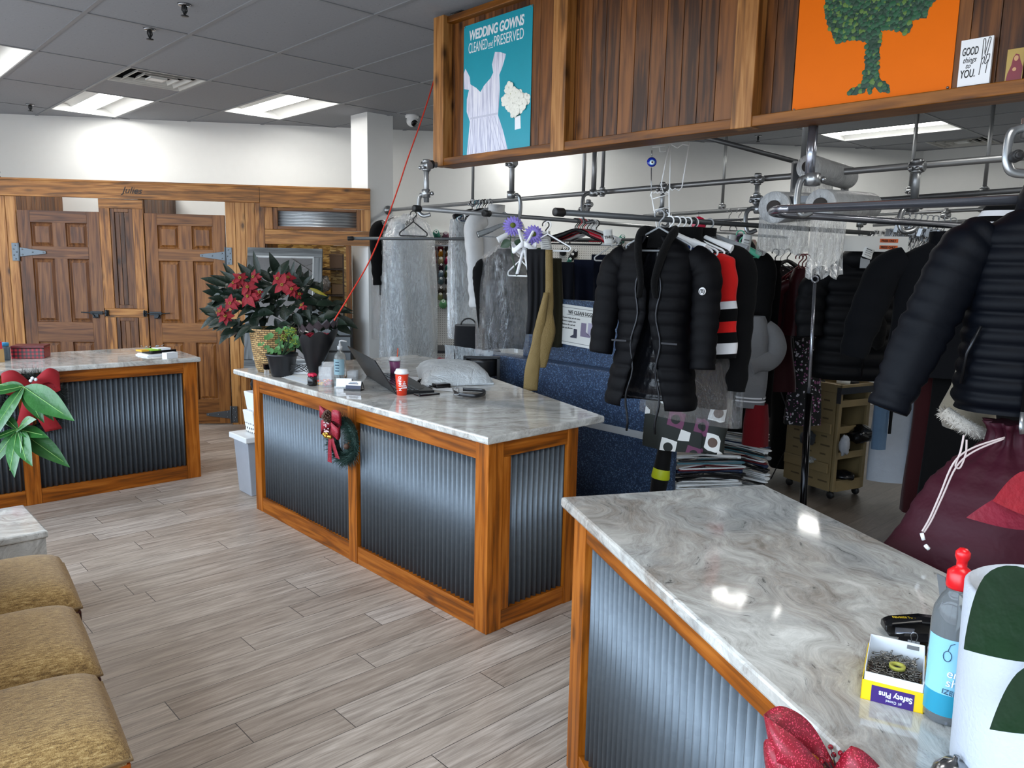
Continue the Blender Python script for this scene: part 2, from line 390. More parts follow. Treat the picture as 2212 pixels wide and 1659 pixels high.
for (i, j) in LIGHTS:
    x, y = cell(i, j)
    if not Ls:
        t = thing('ceiling_light', where[(i, j)], 'ceiling light', (x, y, CE), group='recessed ceiling lights')
        f_ = MB(); f_.box(0, TX, 0, .02, -.004, .12).box(0, TX, TY-.02, TY, -.004, .12).box(0, .02, .02, TY-.02, -.004, .12).box(TX-.02, TX, .02, TY-.02, -.004, .12).box(0, TX, 0, TY, .12, .13)
        f_.build('housing', refl, t)
        lens = MB(); lens.loft([[Vector((.20+.21*k/6, yy, .045-.03*sin(pi*k/6))) for k in range(7)] for yy in (.025, TY-.025)], False, False, 0, True); lens.build('lens', em, t)
        w_ = MB(); w_.loft([[Vector((.02+.18*k/5, yy, .012+.09*sin(pi*.5*k/5)-.06*(k/5)**3)) for k in range(6)] for yy in (.02, TY-.02)], False, False, 0, True)
        w_.loft([[Vector((TX-.02-.18*k/5, yy, .012+.09*sin(pi*.5*k/5)-.06*(k/5)**3)) for k in range(6)] for yy in (.02, TY-.02)], False, False, 0, True); w_.build('reflector', refl, t)
        kids(t); Ls.append(t)
    else:
        Ls.append(copy_tree(Ls[0], loc=(x, y, CE), label=where.get((i, j), 'unseen recessed ceiling light among the tiles')))
for (i, j), kk in VENTS.items():
    x, y = cell(i, j)
    if kk == 0 and 'VT' not in globals():
        VT = t = thing('ceiling_vent', 'square louvred air vent in the ceiling above the fitting rooms', 'vent', (x, y, CE), group='ceiling air vents')
        dk = flat('dark_duct', '#17181a', .8)
        MB().box(0, TX, 0, TX, .10, .11).box(0, TX, 0, .01, 0, .1).box(0, TX, TX-.01, TX, 0, .1).box(0, .01, 0, TX, 0, .1).box(TX-.01, TX, 0, TX, 0, .1).build('duct', dk, t)
        for q in range(4):
            a = .012+q*.075; c_ = TX/2; lo = MB()
            r1 = [(a, a), (TX-a, a), (TX-a, TX-a), (a, TX-a)]; a2 = a+.026; r2 = [(a2, a2), (TX-a2, a2), (TX-a2, TX-a2), (a2, TX-a2)]
            zz = -.004; lo.loft([[Vector((p[0], p[1], zz)) for p in r1], [Vector((p[0]+(.012 if p[0] < c_ else -.012), p[1]+(.012 if p[1] < c_ else -.012), zz)) for p in r1],
                    [Vector((p[0], p[1], zz+.03)) for p in r2]], True, False, 0, False)
            lo.build('louvre', flat('vent_paint', '#c9c9c4', .5), t)
        MB().box(.24, .37, .24, .37, -.002, .01).build('centre_plate', refl, t)
        kids(t)
    else: copy_tree(VT, loc=(x, y, CE), label='square air vent in the ceiling at far right')
# sprinkler heads
ch = flat('chrome', '#9b9da0', .2, 1.0); dkm = flat('dark_steel', '#3a3c3e', .4, .8)
sp0 = None
for px, py, lb in ((398, 9, 'sprinkler head at the top edge left of centre'), (323, 62, 'sprinkler head below and left of the top one'), (65, 225, 'sprinkler head close to the left white wall'), (1638, 293, 'tiny sprinkler head seen just under the wooden sign')):
    q = W(px, py, CE)
    if sp0 is None:
        sp0 = t = thing('sprinkler_head', lb, 'sprinkler', q, group='ceiling sprinklers')
        MB().lathe((0, 0, -.012), [(.0, 0), (.032, .002), (.038, .012), (.0, .012)], 18).build('escutcheon', ch, t)
        MB().tube([(0, 0, 0), (0, 0, -.05)], .008, 8).tube([(.012, 0, -.012), (.014, 0, -.035), (0, 0, -.06)], .004, 6).tube([(-.012, 0, -.012), (-.014, 0, -.035), (0, 0, -.06)], .004, 6).build('frame', dkm, t)
        MB().lathe((0, 0, -.066), [(.0, 0), (.022, 0), (.022, .004), (.0, .004)], 14).build('deflector', dkm, t); kids(t)
    else: copy_tree(sp0, loc=q, label=lb)
# dome camera
q = W(890, 249, CE); t = thing('security_camera', 'white dome security camera on the ceiling beside the column', 'camera', q)
pw = flat('white_plastic', '#e6e8e8', .35, var=.01); bk = flat('black_gloss', '#0b0b0d', .12, var=.0)
MB().lathe((0, 0, -.03), [(.04, 0), (.065, .006), (.068, .03), (0, .03)], 24).build('base', pw, t)
MB().ball((0, 0, -.055), .055, 14).build('dome', pw, t)
dv = (Vector((0, -.9, -.55))).normalized(); MB().lathe(Vector((0, 0, -.055))+dv*.03, [(.034, 0), (.034, .025), (.03, .032), (0, .034)], 20, axis=dv).build('lens', bk, t)
# ================================================================== wooden fitting-room front
def galv(name='corrugated_zinc', base='#6d757c', r=.5):
    if name in MC: return MC[name]
    t = NT(name); co = t.coord((1, 1, 1)); a = t.noise(co, 3, 4, .6); v = t.n('ShaderNodeTexVoronoi', {'Vector': co, 'Scale': 60.0})
    c = t.mix(a.outputs[0], lin(base), tuple(x*.75 for x in lin(base)[:3])+(1,)); c = t.mix(t.math('MULTIPLY', v.outputs['Color'], .12), c, lin('#8a9299'))
    sc = t.noise(t.coord((60, 60, 3)), 2, 3, .6)
    t.P(col=c, metal=.85, rough=t.math('MULTIPLY_ADD', sc.outputs[0], .2, r-.06)); MC[name] = t.mat; return t.mat
zinc = galv()
def corr(w, h, pitch=.034, dep=.009, vert=True, n=8):
    """corrugated sheet in local x-z (ribs vertical) or ribs horizontal, with a 1 mm back"""
    m = MB(); L = w if vert else h; k = int(L/pitch*n); g = []
    for q in (0, 1):
        row = []
        for i in range(k+1):
            a = L*i/k; d = -dep*cos(2*pi*a/pitch)
            row.append(Vector((a, d, q*h)) if vert else Vector((q*w, d, a)))
        g.append(row)
    m.sheet(g[::-1] if vert else g, .0012); return m
WAX = 'Z'
fz = wood('fitting_room_planks_upright', '#b98a57', '#96663a', '#5f3d22', 'Z'); fx_ = wood('fitting_room_boards_level', '#b98a55', '#946436', '#60401f', 'X')
fdz = wood('dark_stained_planks', '#7b5638', '#5c3c26', '#3b2618', 'Z'); dz_ = wood('dark_door_wood', '#7d5738', '#5f3d27', '#412a1c', 'Z', knots=.35, isl=.2)
dz2 = wood('brown_door_wood', '#8f6239', '#714826', '#4b2d17', 'Z', knots=.35, isl=.2); dx1 = wood('dark_door_rail_wood', '#7a5437', '#5c3c28', '#3f291c', 'X', knots=.35, isl=.2); dx2 = wood('brown_door_rail_wood', '#8c6038', '#6f4827', '#4a2d18', 'X', knots=.35, isl=.2)
RZ = math.atan2(WD.y, WD.x)
wl = thing('wall_fitting_rooms', 'knotty pine plank front of the two fitting rooms under a long header beam', 'wooden wall', F0, RZ, kind='structure')
g = .0015
def planks(m, s0, s1, z0, z1, y0, y1, w=.09):
    n = max(1, round((s1-s0)/w)); w = (s1-s0)/n
    for i in range(n): m.box(s0+w*i+g, s0+w*(i+1)-g, y0, y1, z0, z1)
m = MB(); planks(m, -2.75, -1.865, 0, 2.172, .0, .03); planks(m, .012, .378, 0, 2.172, 0, .03); m.build('upright_planks', fz, wl, bevel=.002)
each_ = lambda n, mt, bs: [MB().box(*b).build(n, mt, wl, bevel=.002) for b in bs]
each_('header_beam', fx_, [(-3.4, .34, -.03, .005, 2.172, 2.315), (.343, 1.385, -.03, .005, 2.135, 2.315)])
MB().box(-3.4, 1.385, -.03, .035, 2.315, 2.335).build('cap_board', fx_, wl, bevel=.003)
each_('middle_rail', fx_, [(-1.13, -.735, -.012, .02, 2.083, 2.17), (-1.125, -.735, -.012, .02, 1.058, 1.142)])
each_('middle_stile', fz, [(-1.13, -1.035, -.012, .02, 1.142, 2.083), (-.83, -.735, -.012, .02, 1.142, 2.083), (-1.13, -1.03, -.012, .02, 0, 1.058), (-.822, -.735, -.012, .02, 0, 1.058)])
m = MB()
for a, b in ((1.142, 2.083), (.04, 1.058)):
    m.box(-1.033, -.997, -.004, .02, a+.001, b-.001).box(-.868, -.832, -.004, .02, a+.001, b-.001).box(-.996, -.869, -.002, .02, b-.034, b-.001).box(-.996, -.869, -.002, .02, a+.001, a+.034); planks(m, -.996, -.869, a+.034, b-.034, .008, .02, .045)
m.build('inset_panel', fdz, wl, bevel=.002)
# header over the alcove with a corrugated grille
m = MB(); m.box(.382, 1.385, -.022, .02, 1.785, 1.922); m.build('alcove_header', fx_, wl, bevel=.002)
m = MB(); m.box(.382, .458, -.018, .02, 1.925, 2.132).box(1.295, 1.385, -.018, .02, 1.925, 2.132); m.build('grille_post', fz, wl, bevel=.002)
m = MB(); m.box(.46, .503, -.014, .02, 1.925, 2.132).box(1.252, 1.293, -.014, .02, 1.925, 2.132); m.build('grille_stile', dz2, wl, bevel=.002)
m = MB(); m.box(.504, 1.251, -.014, .02, 2.103, 2.132).box(.504, 1.251, -.014, .02, 1.925, 1.956); m.build('grille_rail', dx2, wl, bevel=.002)
m = corr(.747, .146, .028, .005, False).xf(Matrix.Translation((.504, .008, 1.957))); m.build('grille_sheet', galv('grille_zinc', '#c2c7ca', .4), wl)
MB().box(1.145, 1.195, .0, .05, 0, 1.785).build('alcove_post', wood('amber_post_wood', '#9a6426', '#7a4a17', '#4d2d0d', 'Z'), wl, bevel=.002)
# cubicle partitions running back to the white wall
m = MB()
for s in (-1.9, -.76, .36): planks_y = [m.box(s, s+.03, .03+i*.1+g, .13+i*.1-g, 0, 2.30) for i in range(11)]
m.build('partition', fdz, wl, bevel=.002)
m = MB(); m.box(-1.93, -1.87, .03, .09, 2.172, 2.3).box(-.79, -.73, .03, .09, 2.172, 2.3); m.build('corner_block', fdz, wl)
def osb():
    t = NT('strand_board'); c = t.coord((1, 1, 1)); v = t.n('ShaderNodeTexVoronoi', {'Vector': t.n('ShaderNodeVectorMath', {0: t.coord((18, 18, 70), rot=(.5, .2, .6)), 1: t.noise(c, 9, 3).outputs['Color']}, operation='ADD').outputs[0], 'Scale': 1.0})
    t.P(col=t.ramp(t.n('ShaderNodeSeparateColor', {0: v.outputs['Color']}).outputs[0], [(0, '#5a3e17'), (.4, '#8a6426'), (.8, '#b08a45'), (1, '#c9a866')]), rough=.6); return t.mat
MB().box(.96, 1.145, .30, .32, 0, 1.785).box(1.12, 1.145, .05, .30, 0, 1.785).box(.36, .96, .62, .64, 0, 2.3).build('strand_board', osb(), wl)
sg = flat('ink_black', '#141414', .6, var=0)
text('Julies', .085, frame((-.905, -.032, 2.225), (1, 0, -.03), (0, 0, 1)), sg, wl, 'signature', shear=.35, sx=1.0)
# ------------------------------------------------------------------ six-panel doors
hg = flat('zinc_grey_hinge', '#5d6469', .4, .75); hb = flat('hinge_bolt', '#83898e', .35, .9); gd = flat('gunmetal_latch', '#33373a', .4, .8)
def door(name, label, s0, s1, mz, mx, hinge_left):
    M0 = Matrix.Translation(F0) @ Matrix.Rotation(RZ, 4, 'Z') @ Matrix.Translation((s0, 0, 0))
    t = thing(name, label, 'door', M0.translation, RZ, kind='structure'); Wd = s1-s0; k = Wd/.73
    xs = [.0, .11*k, .31*k, .425*k, .62*k, Wd]; rows = [(.15, .64), (.82, 1.008), (1.0, 1.0), (1.008, 1.605), (1.715, 1.937)]
    pr = [(.25, .818), (1.008, 1.604), (1.717, 1.937)]; z0, z1 = .012, 2.046
    a, b, c, d = .112*k, .308*k, .424*k, .618*k
    m = MB(); m.box(0, a, 0, .035, z0, z1).box(d, Wd, 0, .035, z0, z1); m.build('stile', mz, t, bevel=.001)
    m = MB(); m.box(b, c, .001, .035, pr[0][0], pr[2][1]); m.build('mullion', mz, t)
    m = MB()
    for lo, hi in ((z0, .25), (.818, 1.008), (1.604, 1.717), (1.937, z1)): m.box(a+.0008, d-.0008, -.0004, .035, lo, hi)
    m.build('rail', mx, t, bevel=.001)
    for x0, x1 in ((a, b), (c, d)):
        for lo, hi in pr:
            m = MB(); e = .0
            def rg(i, y): return [Vector((x0+i, y, lo+i)), Vector((x1-i, y, lo+i)), Vector((x1-i, y, hi-i)), Vector((x0+i, y, hi-i))]
            m.loft([rg(0, 0), rg(.006, .014), rg(.012, .016), rg(.034, .006), rg(.036, .005)], True, False, 0, False)
            q = rg(.036, .005); m.add(q, [(0, 1, 2, 3)]); m.build('panel', mz, t)
    def strap(z):
        h = MB(); sx = -1 if hinge_left else 1; x0 = 0 if hinge_left else Wd
        h.box(min(x0, x0+sx*.062), max(x0, x0+sx*.062), -.012, -.006, z-.082, z+.082)
        h.add([Vector((x0-sx*.004, y, zz)) for y in (-.012, -.005) for zz in (z-.043, z+.043)]+[Vector((x0-sx*.235, y, zz)) for y in (-.012, -.005) for zz in (z-.012, z+.012)], [(0, 1, 5, 4), (2, 6, 7, 3), (0, 4, 6, 2), (1, 3, 7, 5), (4, 5, 7, 6)])
        h.lathe((x0, -.012, z-.085), [(0, 0), (.008, 0), (.008, .17), (0, .17)], 10)
        hh = h.build('hinge', hg, t, bevel=.001); b_ = MB()
        for dx, dz in ((.03, .06), (.045, .025), (.02, 0), (.045, -.03), (.03, -.065)): b_.lathe((x0+sx*dx, -.012, z+dz), [(.007, 0), (.006, -.004), (0, -.005)][::-1], 8, axis=(0, 1, 0))
        for dx, dz in ((.03, .025), (.03, -.025), (.12, 0), (.215, 0)): b_.lathe((x0-sx*dx, -.012, z+dz), [(0, -.005), (.006, -.004), (.007, 0)], 8, axis=(0, 1, 0))
        b_.build('bolt', hb, hh)
    for z in ((1.66, .104) if not hinge_left else (1.66, .104)): strap(z)
    # gate latch
    s = 1 if hinge_left else -1; x = Wd if hinge_left else 0; L = MB()
    L.box(min(x-s*.12, x-s*.01), max(x-s*.12, x-s*.01), -.022, -.004, 1.085, 1.115).box(min(x-s*.10, x-s*.05), max(x-s*.10, x-s*.05), -.018, -.004, 1.05, 1.09)
    L.tube([(x-s*.20, -.03, 1.105), (x-s*.11, -.03, 1.10), (x+s*.03, -.03, 1.10)], .005, 8).tube([(x-s*.1, -.02, 1.09), (x-s*.085, -.028, 1.06), (x-s*.06, -.024, 1.055)], .007, 8)
    L.box(min(x+s*.015, x+s*.045), max(x+s*.015, x+s*.045), -.03, -.013, 1.07, 1.125).tube([(x+s*.03, -.035, 1.13), (x+s*.035, -.045, 1.10), (x+s*.03, -.035, 1.07)], .006, 8); L.build('latch', gd, t, bevel=.001)
    return t
door('door_1', 'dark brown six-panel fitting-room door, left of the pair, hinged on its left', -1.856, -1.136, dz_, dx1, True)
door('door_2', 'lighter brown six-panel fitting-room door beside the mirror, hinged on its right', -.728, .003, dz2, dx2, False)
# ------------------------------------------------------------------ counters
oz = wood('orange_stained_post', '#b5713a', '#935325', '#643817', 'Z', knots=.8, isl=.15); ox = wood('orange_stained_rail_x', '#ac6a35', '#8a4d21', '#5d3314', 'X', knots=.8, isl=.15); oy = wood('orange_stained_rail_y', '#ac6a35', '#8a4d21', '#5d3314', 'Y', knots=.8, isl=.15)
def slab(t, poly, z0, z1, mat):
    n = len(poly); m = MB(); e = .008
    cx = sum(p[0] for p in poly)/n; cy = sum(p[1] for p in poly)/n
    def rg(k, z):
        out = []
        for i, p in enumerate(poly):
            a = Vector(poly[i-1]); b = Vector(p); c = Vector(poly[(i+1) % n]); u = (a-b).normalized(); v = (c-b).normalized()
            out.append(Vector((b.x+(u.x+v.x)*k, b.y+(u.y+v.y)*k, z)))
        return out
    m.loft([rg(e, z0), rg(e*.3, z0+e*.3), rg(0, z0+e), rg(0, z1-e), rg(e*.3, z1-e*.3), rg(e, z1)], True, True, 0, False); return m.build('countertop', mat, t)
def each(t, name, mat, boxes, bev=.002):
    for b in boxes: MB().box(*b).build(name, mat, t, bevel=bev)
# middle counter
mc = thing('service_counter', 'middle service counter with marble-look top, corrugated zinc panels and a wreath on its front', 'counter', (2.15, 2.455, 0), group='zinc and wood service counters')
X1, Y1 = .57, 2.335; T0, T1 = .88, .915
pw_ = .088
each(mc, 'post', oz, [(0, .035, 0, pw_, 0, T0), (0, .035, Y1-pw_, Y1, 0, T0), (0, .035, 1.08, 1.165, 0, T0), (.0352, .088, 0, .035, 0, T0), (X1-.07, X1, 0, .035, 0, T0), (X1-.035, X1, Y1-.07, Y1, 0, T0), (.09, .135, .002, .035, .09, T0-.076)])
each(mc, 'front_rail', oy, [(.003, .035, pw_+.0005, 1.0795, T0-.085, T0), (.003, .035, 1.1655, Y1-pw_-.0005, T0-.085, T0), (.003, .035, pw_+.0005, 1.0795, 0, .1), (.003, .035, 1.1655, Y1-pw_-.0005, 0, .1)])
each(mc, 'end_rail', ox, [(.0885, X1-.0705, .003, .035, T0-.075, T0), (.0885, X1-.0705, .003, .035, 0, .088)])
R90 = Matrix.Rotation(-pi/2, 4, 'Z')
for y0, L in ((pw_, 1.08-pw_), (1.165, Y1-pw_-1.165)): corr(L+.03, T0-.15).xf(Matrix.Translation((.024, y0+L+.01, .08)) @ R90).build('zinc_panel', zinc, mc)
corr(X1-.10, T0-.14).xf(Matrix.Translation((.05, .024, .07))).build('zinc_panel', zinc, mc)
MB().box(.45, .565, .05, Y1-.01, .0, .85).build('back_board', oz, mc)
slab(mc, [(-.03, -.028), (.74, -.015), (1.44, 2.28), (1.44, 2.56), (-.03, 2.56)], T0, T1, granite('marble_look_top', .35, 0))
# left counter
lc = thing('service_counter', 'far left service counter in front of the doors, holding the red plaid tin', 'counter', (2.165, 5.78, 0), group='zinc and wood service counters')
each(lc, 'post', oz, [(a, b, 0, .035, 0, T0) for a, b in ((-.095, 0), (-1.145, -1.055), (-2.2, -2.11))]+[(-.035, 0, .0352, .09, 0, T0), (-.035, 0, .5, .56, 0, T0)])
each(lc, 'front_rail', ox, [(a, b, .003, .035, c, d) for a, b in ((-1.054, -.096), (-2.109, -1.146)) for c, d in ((T0-.078, T0), (0, .1))])
for a, b in ((-1.06, -.09), (-2.12, -1.14)): corr(b-a, T0-.16).xf(Matrix.Translation((a, .024, .09))).build('zinc_panel', zinc, lc)
MB().box(-2.19, -.0, .45, .5, 0, T0-.001).box(-.025, -.005, .09, .5, 0, T0-.001).build('back_board', oz, lc)
slab(lc, [(.02, -.03), (.04, .42), (-.1, .84), (-2.4, .84), (-2.4, -.03)], T0, T1, granite('marble_look_top_left', 1.2, 5))
# right counter (turned about 27 degrees)
RD = Vector((-.46, -.888, 0)).normalized(); RW = Vector((.888, -.46, 0)).normalized()
rcM = Matrix(((RW.x, -RD.x, 0, 1.757), (RW.y, -RD.y, 0, 1.59), (0, 0, 1, 0), (0, 0, 0, 1)))   # local x = across, local y = away from the camera
rc = thing('service_counter', 'nearest service counter at lower right, holding the safety pin box', 'counter', rot=rcM.to_3x3().to_4x4(), loc=rcM.translation, group='zinc and wood service counters')
def RC(x, y, z): return rcM @ Vector((x, y, z))
L2 = 2.25
each(rc, 'post', oz, [(0, .035, a, b, 0, T0) for a, b in ((-.1, 0), (-1.2, -1.11), (-L2, -L2+.09))]+[(.0352, .10, -.035, 0, 0, T0), (.60, .67, -.035, 0, 0, T0)])
each(rc, 'front_rail', oy, [(.003, .035, a, b, c, d) for a, b in ((-1.109, -.101), (-L2+.091, -1.201)) for c, d in ((T0-.07, T0), (0, .1))])
each(rc, 'end_rail', ox, [(.1005, .5995, -.035, -.003, c, d) for c, d in ((T0-.075, T0), (0, .09))])
for a, b in ((-1.12, -.09), (-L2+.08, -1.19)): corr(b-a, T0-.15).xf(Matrix.Translation((.024, b, .08)) @ R90).build('zinc_panel', zinc, rc)
corr(.52, T0-.14).xf(Matrix.Translation((.09, -.012, .07))).build('zinc_panel', zinc, rc)
MB().box(.55, .6, -L2, -.04, 0, T0-.001).build('back_board', oz, rc)
slab(rc, [(-.03, .045), (.705, .045), (.705, -L2-.03), (-.03, -L2-.03)], T0, T1, granite('marble_look_top_right', 1.75, 2.3))
# ------------------------------------------------------------------ hanging wooden sign
SX, SB = 2.87, 3.02
def SP(px, py, x=SX): return VP(px, py, (x, 0), (0, 1))
sz = wood('sign_planks', '#7d5230', '#5c3a21', '#362114', 'Z', isl=.45); sp_ = wood('sign_posts', '#b08354', '#8f6238', '#5f3f22', 'Z', isl=.1); sy_ = wood('sign_rails', '#8f5d2c', '#734619', '#4a2b10', 'Y', isl=.1)
ye = SP(938, 200).y; y_near = .25
sgn = thing('hanging_sign_board', 'long dark-stained plank sign board hanging from the ceiling over the garment rails', 'sign board', (SX, ye, 2.205))
m = MB(); yy = ye-.02; 
while yy > y_near: m.box(.065, .085, yy-.088+.001-ye, yy-.001-ye, .02, .80); yy -= .088
m.build('back_planks', sz, sgn, bevel=.002)
each(sgn, 'level_rail', sy_, [(0, .15, y_near-ye, 0, 0, .042), (.02, .15, y_near-ye, 0, .79, .825)], .003)
for a, b in ((938, 966), (1190, 1219), (1577, 1619), (2200, 2250)):
    y0 = SP(a, 300).y if a > 1000 else ye+.002; y1 = y0-.094; MB().box(-.006, .062, y1-ye, y0-ye, .0-.002, .83).build('batten', sp_, sgn, bevel=.003)
for yq in (ye-.12, ye-1.9): MB().box(.09, .13, yq-ye-.02, yq-ye+.02, .80, CE-2.205).box(.06, .16, yq-ye-.05, yq-ye+.05, CE-2.205-.006, CE-2.205-.001).build('ceiling_strut', ch, sgn)
# ================================================================== pipes, brackets and rails
gp = flat('galvanised_pipe', '#a9acae', .38, .75, var=.2, bump=.1, bscale=30); gpd = flat('dull_steel_pipe', '#74777a', .42, .7, var=.1); gpc = flat('dark_grey_pipe', '#505355', .4, .5)
chd = flat('bright_chrome_pipe', '#9c9fa9', .22, .85); rub = flat('black_rubber', '#121213', .55); cst = flat('cast_zinc_clamp', '#a5a8aa', .3, .85, var=.15)
def PT(pts, dep): return [D(x, y, dep) for x, y in pts]
def rail(label, a, b, r, mat, caps=(), name='garment_rail', mid=None):
    pts = [a, b] if mid is None else [a]+mid+[b]
    base = Vector(a); t = thing(name, label, 'rail', base)
    MB().tube(pts, r, 14).build('pipe', mat, t, world=True)
    for e in caps:
        p, q = (pts[0], pts[1]) if e == 0 else (pts[-1], pts[-2]); d = (Vector(q)-Vector(p)).normalized()
        MB().lathe(Vector(p)-d*.006, [(0, 0), (r*1.25, .0), (r*1.45, .004), (r*1.45, .045), (r*1.2, .05), (r*1.0, .05)], 18, axis=d).build('end_cap', rub, t, world=True)
    return t
ZU, ZD, ZL = 2.14, 1.86, 1.95
Ua = W(838, 454, ZU); Ua = VP(838, 454, (0, 6.688), (1, 0)); Ub = W(2262, 334, ZU+.02)
U_ = rail('long galvanised upper rail starting from a flange on the white column', Ua, Ub, .017, gp)
MB().lathe(Ua-Vector((0, .0, 0)), [(0, 0), (.045, 0), (.045, -.008), (.022, -.012), (.022, -.04), (0, -.04)][::-1], 18, axis=(0, 1, 0)).build('wall_flange', cst, U_, world=True)
def Upt(px): return W(px, 454+(334-454)*(px-838)/(2262-838), ZU+.012*(px-838)/1424)
Va, Vb = W(1391, 467, 2.14), W(2290, 405, 2.14)
V_ = rail('rear steel rail crossing in front of the white back wall at right', Va, Vb, .018, gpd)
La, Lb = W(895, 450, ZL), W(1700, 513, ZL)
L_ = rail('worn silver rail with a black end cap below the left end of the sign', La, Lb, .0135, gp, (0,))
MB().lathe(W(1050, 461, ZL)-Vector((.02, 0, 0)), [(.0135, 0), (.02, 0), (.02, .05), (.0135, .05)], 16, axis=(Lb-La).normalized()).build('joint_cap', rub, L_, world=True)
Ka, Kb = W(1200, 458, ZD), W(1886, 504, ZD)
K_ = rail('dark grey rail with a black end cap holding the long black coat', Ka, Kb, .0125, gpc, (0,))
def Kpt(px): return VP(px, 458+(504-458)*(px-1200)/686, (Ka.x, Ka.y), (Kb.x-Ka.x, Kb.y-Ka.y))
def Lpt(px): return VP(px, 450+(513-450)*(px-895)/805, (La.x, La.y), (Lb.x-La.x, Lb.y-La.y))
Ba, Bb = W(1684, 452, ZD), W(2330, 426, ZD); Bc = W(2122, 491, ZD)
bend = W(1668, 458, ZD)
B_ = rail('bright chrome rail bent into a hairpin and holding the navy jacket', Bb, Bc, .0148, chd, (), mid=smooth([Ba+(Bb-Ba)*.05, Ba, bend, W(1690, 463, ZD), W(1760, 467, ZD)], 5))
def Bpt(px): return VP(px, 452-26*(px-1684)/646, (Ba.x, Ba.y), (Bb.x-Ba.x, Bb.y-Ba.y))
def Cpt(px): return VP(px, 463+28*(px-1690)/432, (1, W(1690, 463, ZD).y), (Bc.x-1-0, 0)) if False else W(px, 463+28*(px-1690)/432, ZD)
Ta, Tb = D(752, 515, 6.3), D(1400, 518, 6.9)
T_ = rail('slim dark rod with black tip crossing in front of the column', Ta, Tb, .0125, gpc, (0,))
rail('short rod low on the pegboard side', D(925, 530, 7.6), D(1015, 531, 7.6), .01, gp)
rail('diagonal steel pipe rising under the sign towards the film rolls', D(1500, 290, 5.0), D(1722, 350, 5.0), .016, gpd, name='steel_pipe')
rail('thin rear rail behind the film rolls', D(1525, 477, 6.0), D(1690, 470, 6.0), .010, gpd)
rail('cross pipe clamped to the hanging bracket beside the film rolls', D(1645, 431, 4.2), D(1790, 436, 4.4), .013, gpd, name='steel_pipe')
rail('straight rear rail behind the empty clip hangers', D(1886, 464, 6.8), D(2170, 450, 6.0), .014, gp)
rail('lowest rear rail behind the empty clip hangers', D(1886, 487, 7.4), D(2130, 475, 6.8), .013, gp)
def tee(p, r=.026, mat=None):
    m = MB(); m.lathe(Vector(p)-Vector((0, 0, .03)), [(r*.8, 0), (r, .004), (r, .012), (r*.82, .016), (r*.82, .045), (r, .05), (r, .06), (r*.8, .065)], 14)
    m.lathe(Vector(p)-Vector((0, .035, 0)), [(r*.78, 0), (r*.95, .004), (r*.95, .066), (r*.78, .07)], 14, axis=(0, 1, 0)).ball(Vector(p)+Vector((-r*1.2, -.012, -.012)), .011, 8).ball(Vector(p)+Vector((-r*1.2, .02, -.012)), .011, 8); return m
def bracket(label, top, low, r, tees=(), hook=None, hdep=None, mat=None, hr=.0095, cap=None, collar=True):
    """vertical support: pole top..low (px, py), cast tees, optional C hook traced at its own depth"""
    t = thing('rail_hanger_bracket', label, 'bracket', low)
    MB().tube([top, low], r, 12).build('pole', mat or gp, t, world=True)
    for q in tees: tee(q, r*1.55).build('tee_clamp', cst, t, world=True)
    if hook:
        pts = smooth([D(x, y, hdep) for x, y in hook], 6); MB().tube(pts, [hr*(1.35 if i > len(pts)*.25 else 1.15) for i in range(len(pts))], 10, flat=.7).build('hook', cst, t, world=True)
        if collar: MB().lathe(D(hook[0][0], hook[0][1], hdep)-Vector((0, 0, .025)), [(r, 0), (r*1.6, .003), (r*1.6, .047), (r, .05)], 14).ball(D(hook[0][0], hook[0][1], hdep)+_r*r*2.2, .012, 8).build('collar', cst, t, world=True)
    if cap: MB().lathe(cap[0], [(0, 0), (r*1.2, 0), (r*1.3, .005), (r*1.3, .04), (r*.9, .045)], 14, axis=cap[1]).build('end_cap', rub, t, world=True)
    return t
def vert(px, py, p):
    """height on the vertical through p seen at this pixel row"""
    d = ray(px, py); k = hypot(p.x, p.y)/hypot(d.x, d.y); return Vector((p.x, p.y, H+d.z*k))
def pole_to(px, py, dep, ztop=None, toppy=None):
    p = D(px, py, dep); q = p.copy(); q.z = ztop if ztop is not None else vert(px, toppy, p).z; return q, p
# thin ceiling poles on the upper rail
for px, lb in ((1021, 'thin galvanised pole from the ceiling to the upper rail below the wedding poster'), (1301, 'galvanised pole on the upper rail beside the third chrome hook'), (1733, 'steel pole on the upper rail left of the film rolls'), ):
    p = Upt(px); bracket(lb, Vector((p.x, p.y, CE)), p, .0125 if px < 1700 else .016, [p])
for px, py, dep, lb in ((1259, 452, 6.6, 'thin pole ending below the upper rail behind the chrome hook'), (1560, 446, 7.8, 'pole reaching the rear rail right of the evil eye charm'), (1966, 412, 6.4, 'pole reaching the rear rail under the ceiling light'), (2126, 412, 6.1, 'pole reaching the rear rail by the right edge'), (2124, 452, 6.2, 'short lower pole with clamp on the straight rear rail'), (2043, 465, 6.3, 'short hanging clamp above the clip hangers')):
    q, p = pole_to(px, py, dep, CE if py < 460 and px != 2124 else None, 405 if px == 2124 else 450); bracket(lb, q, p, .0155, [p])
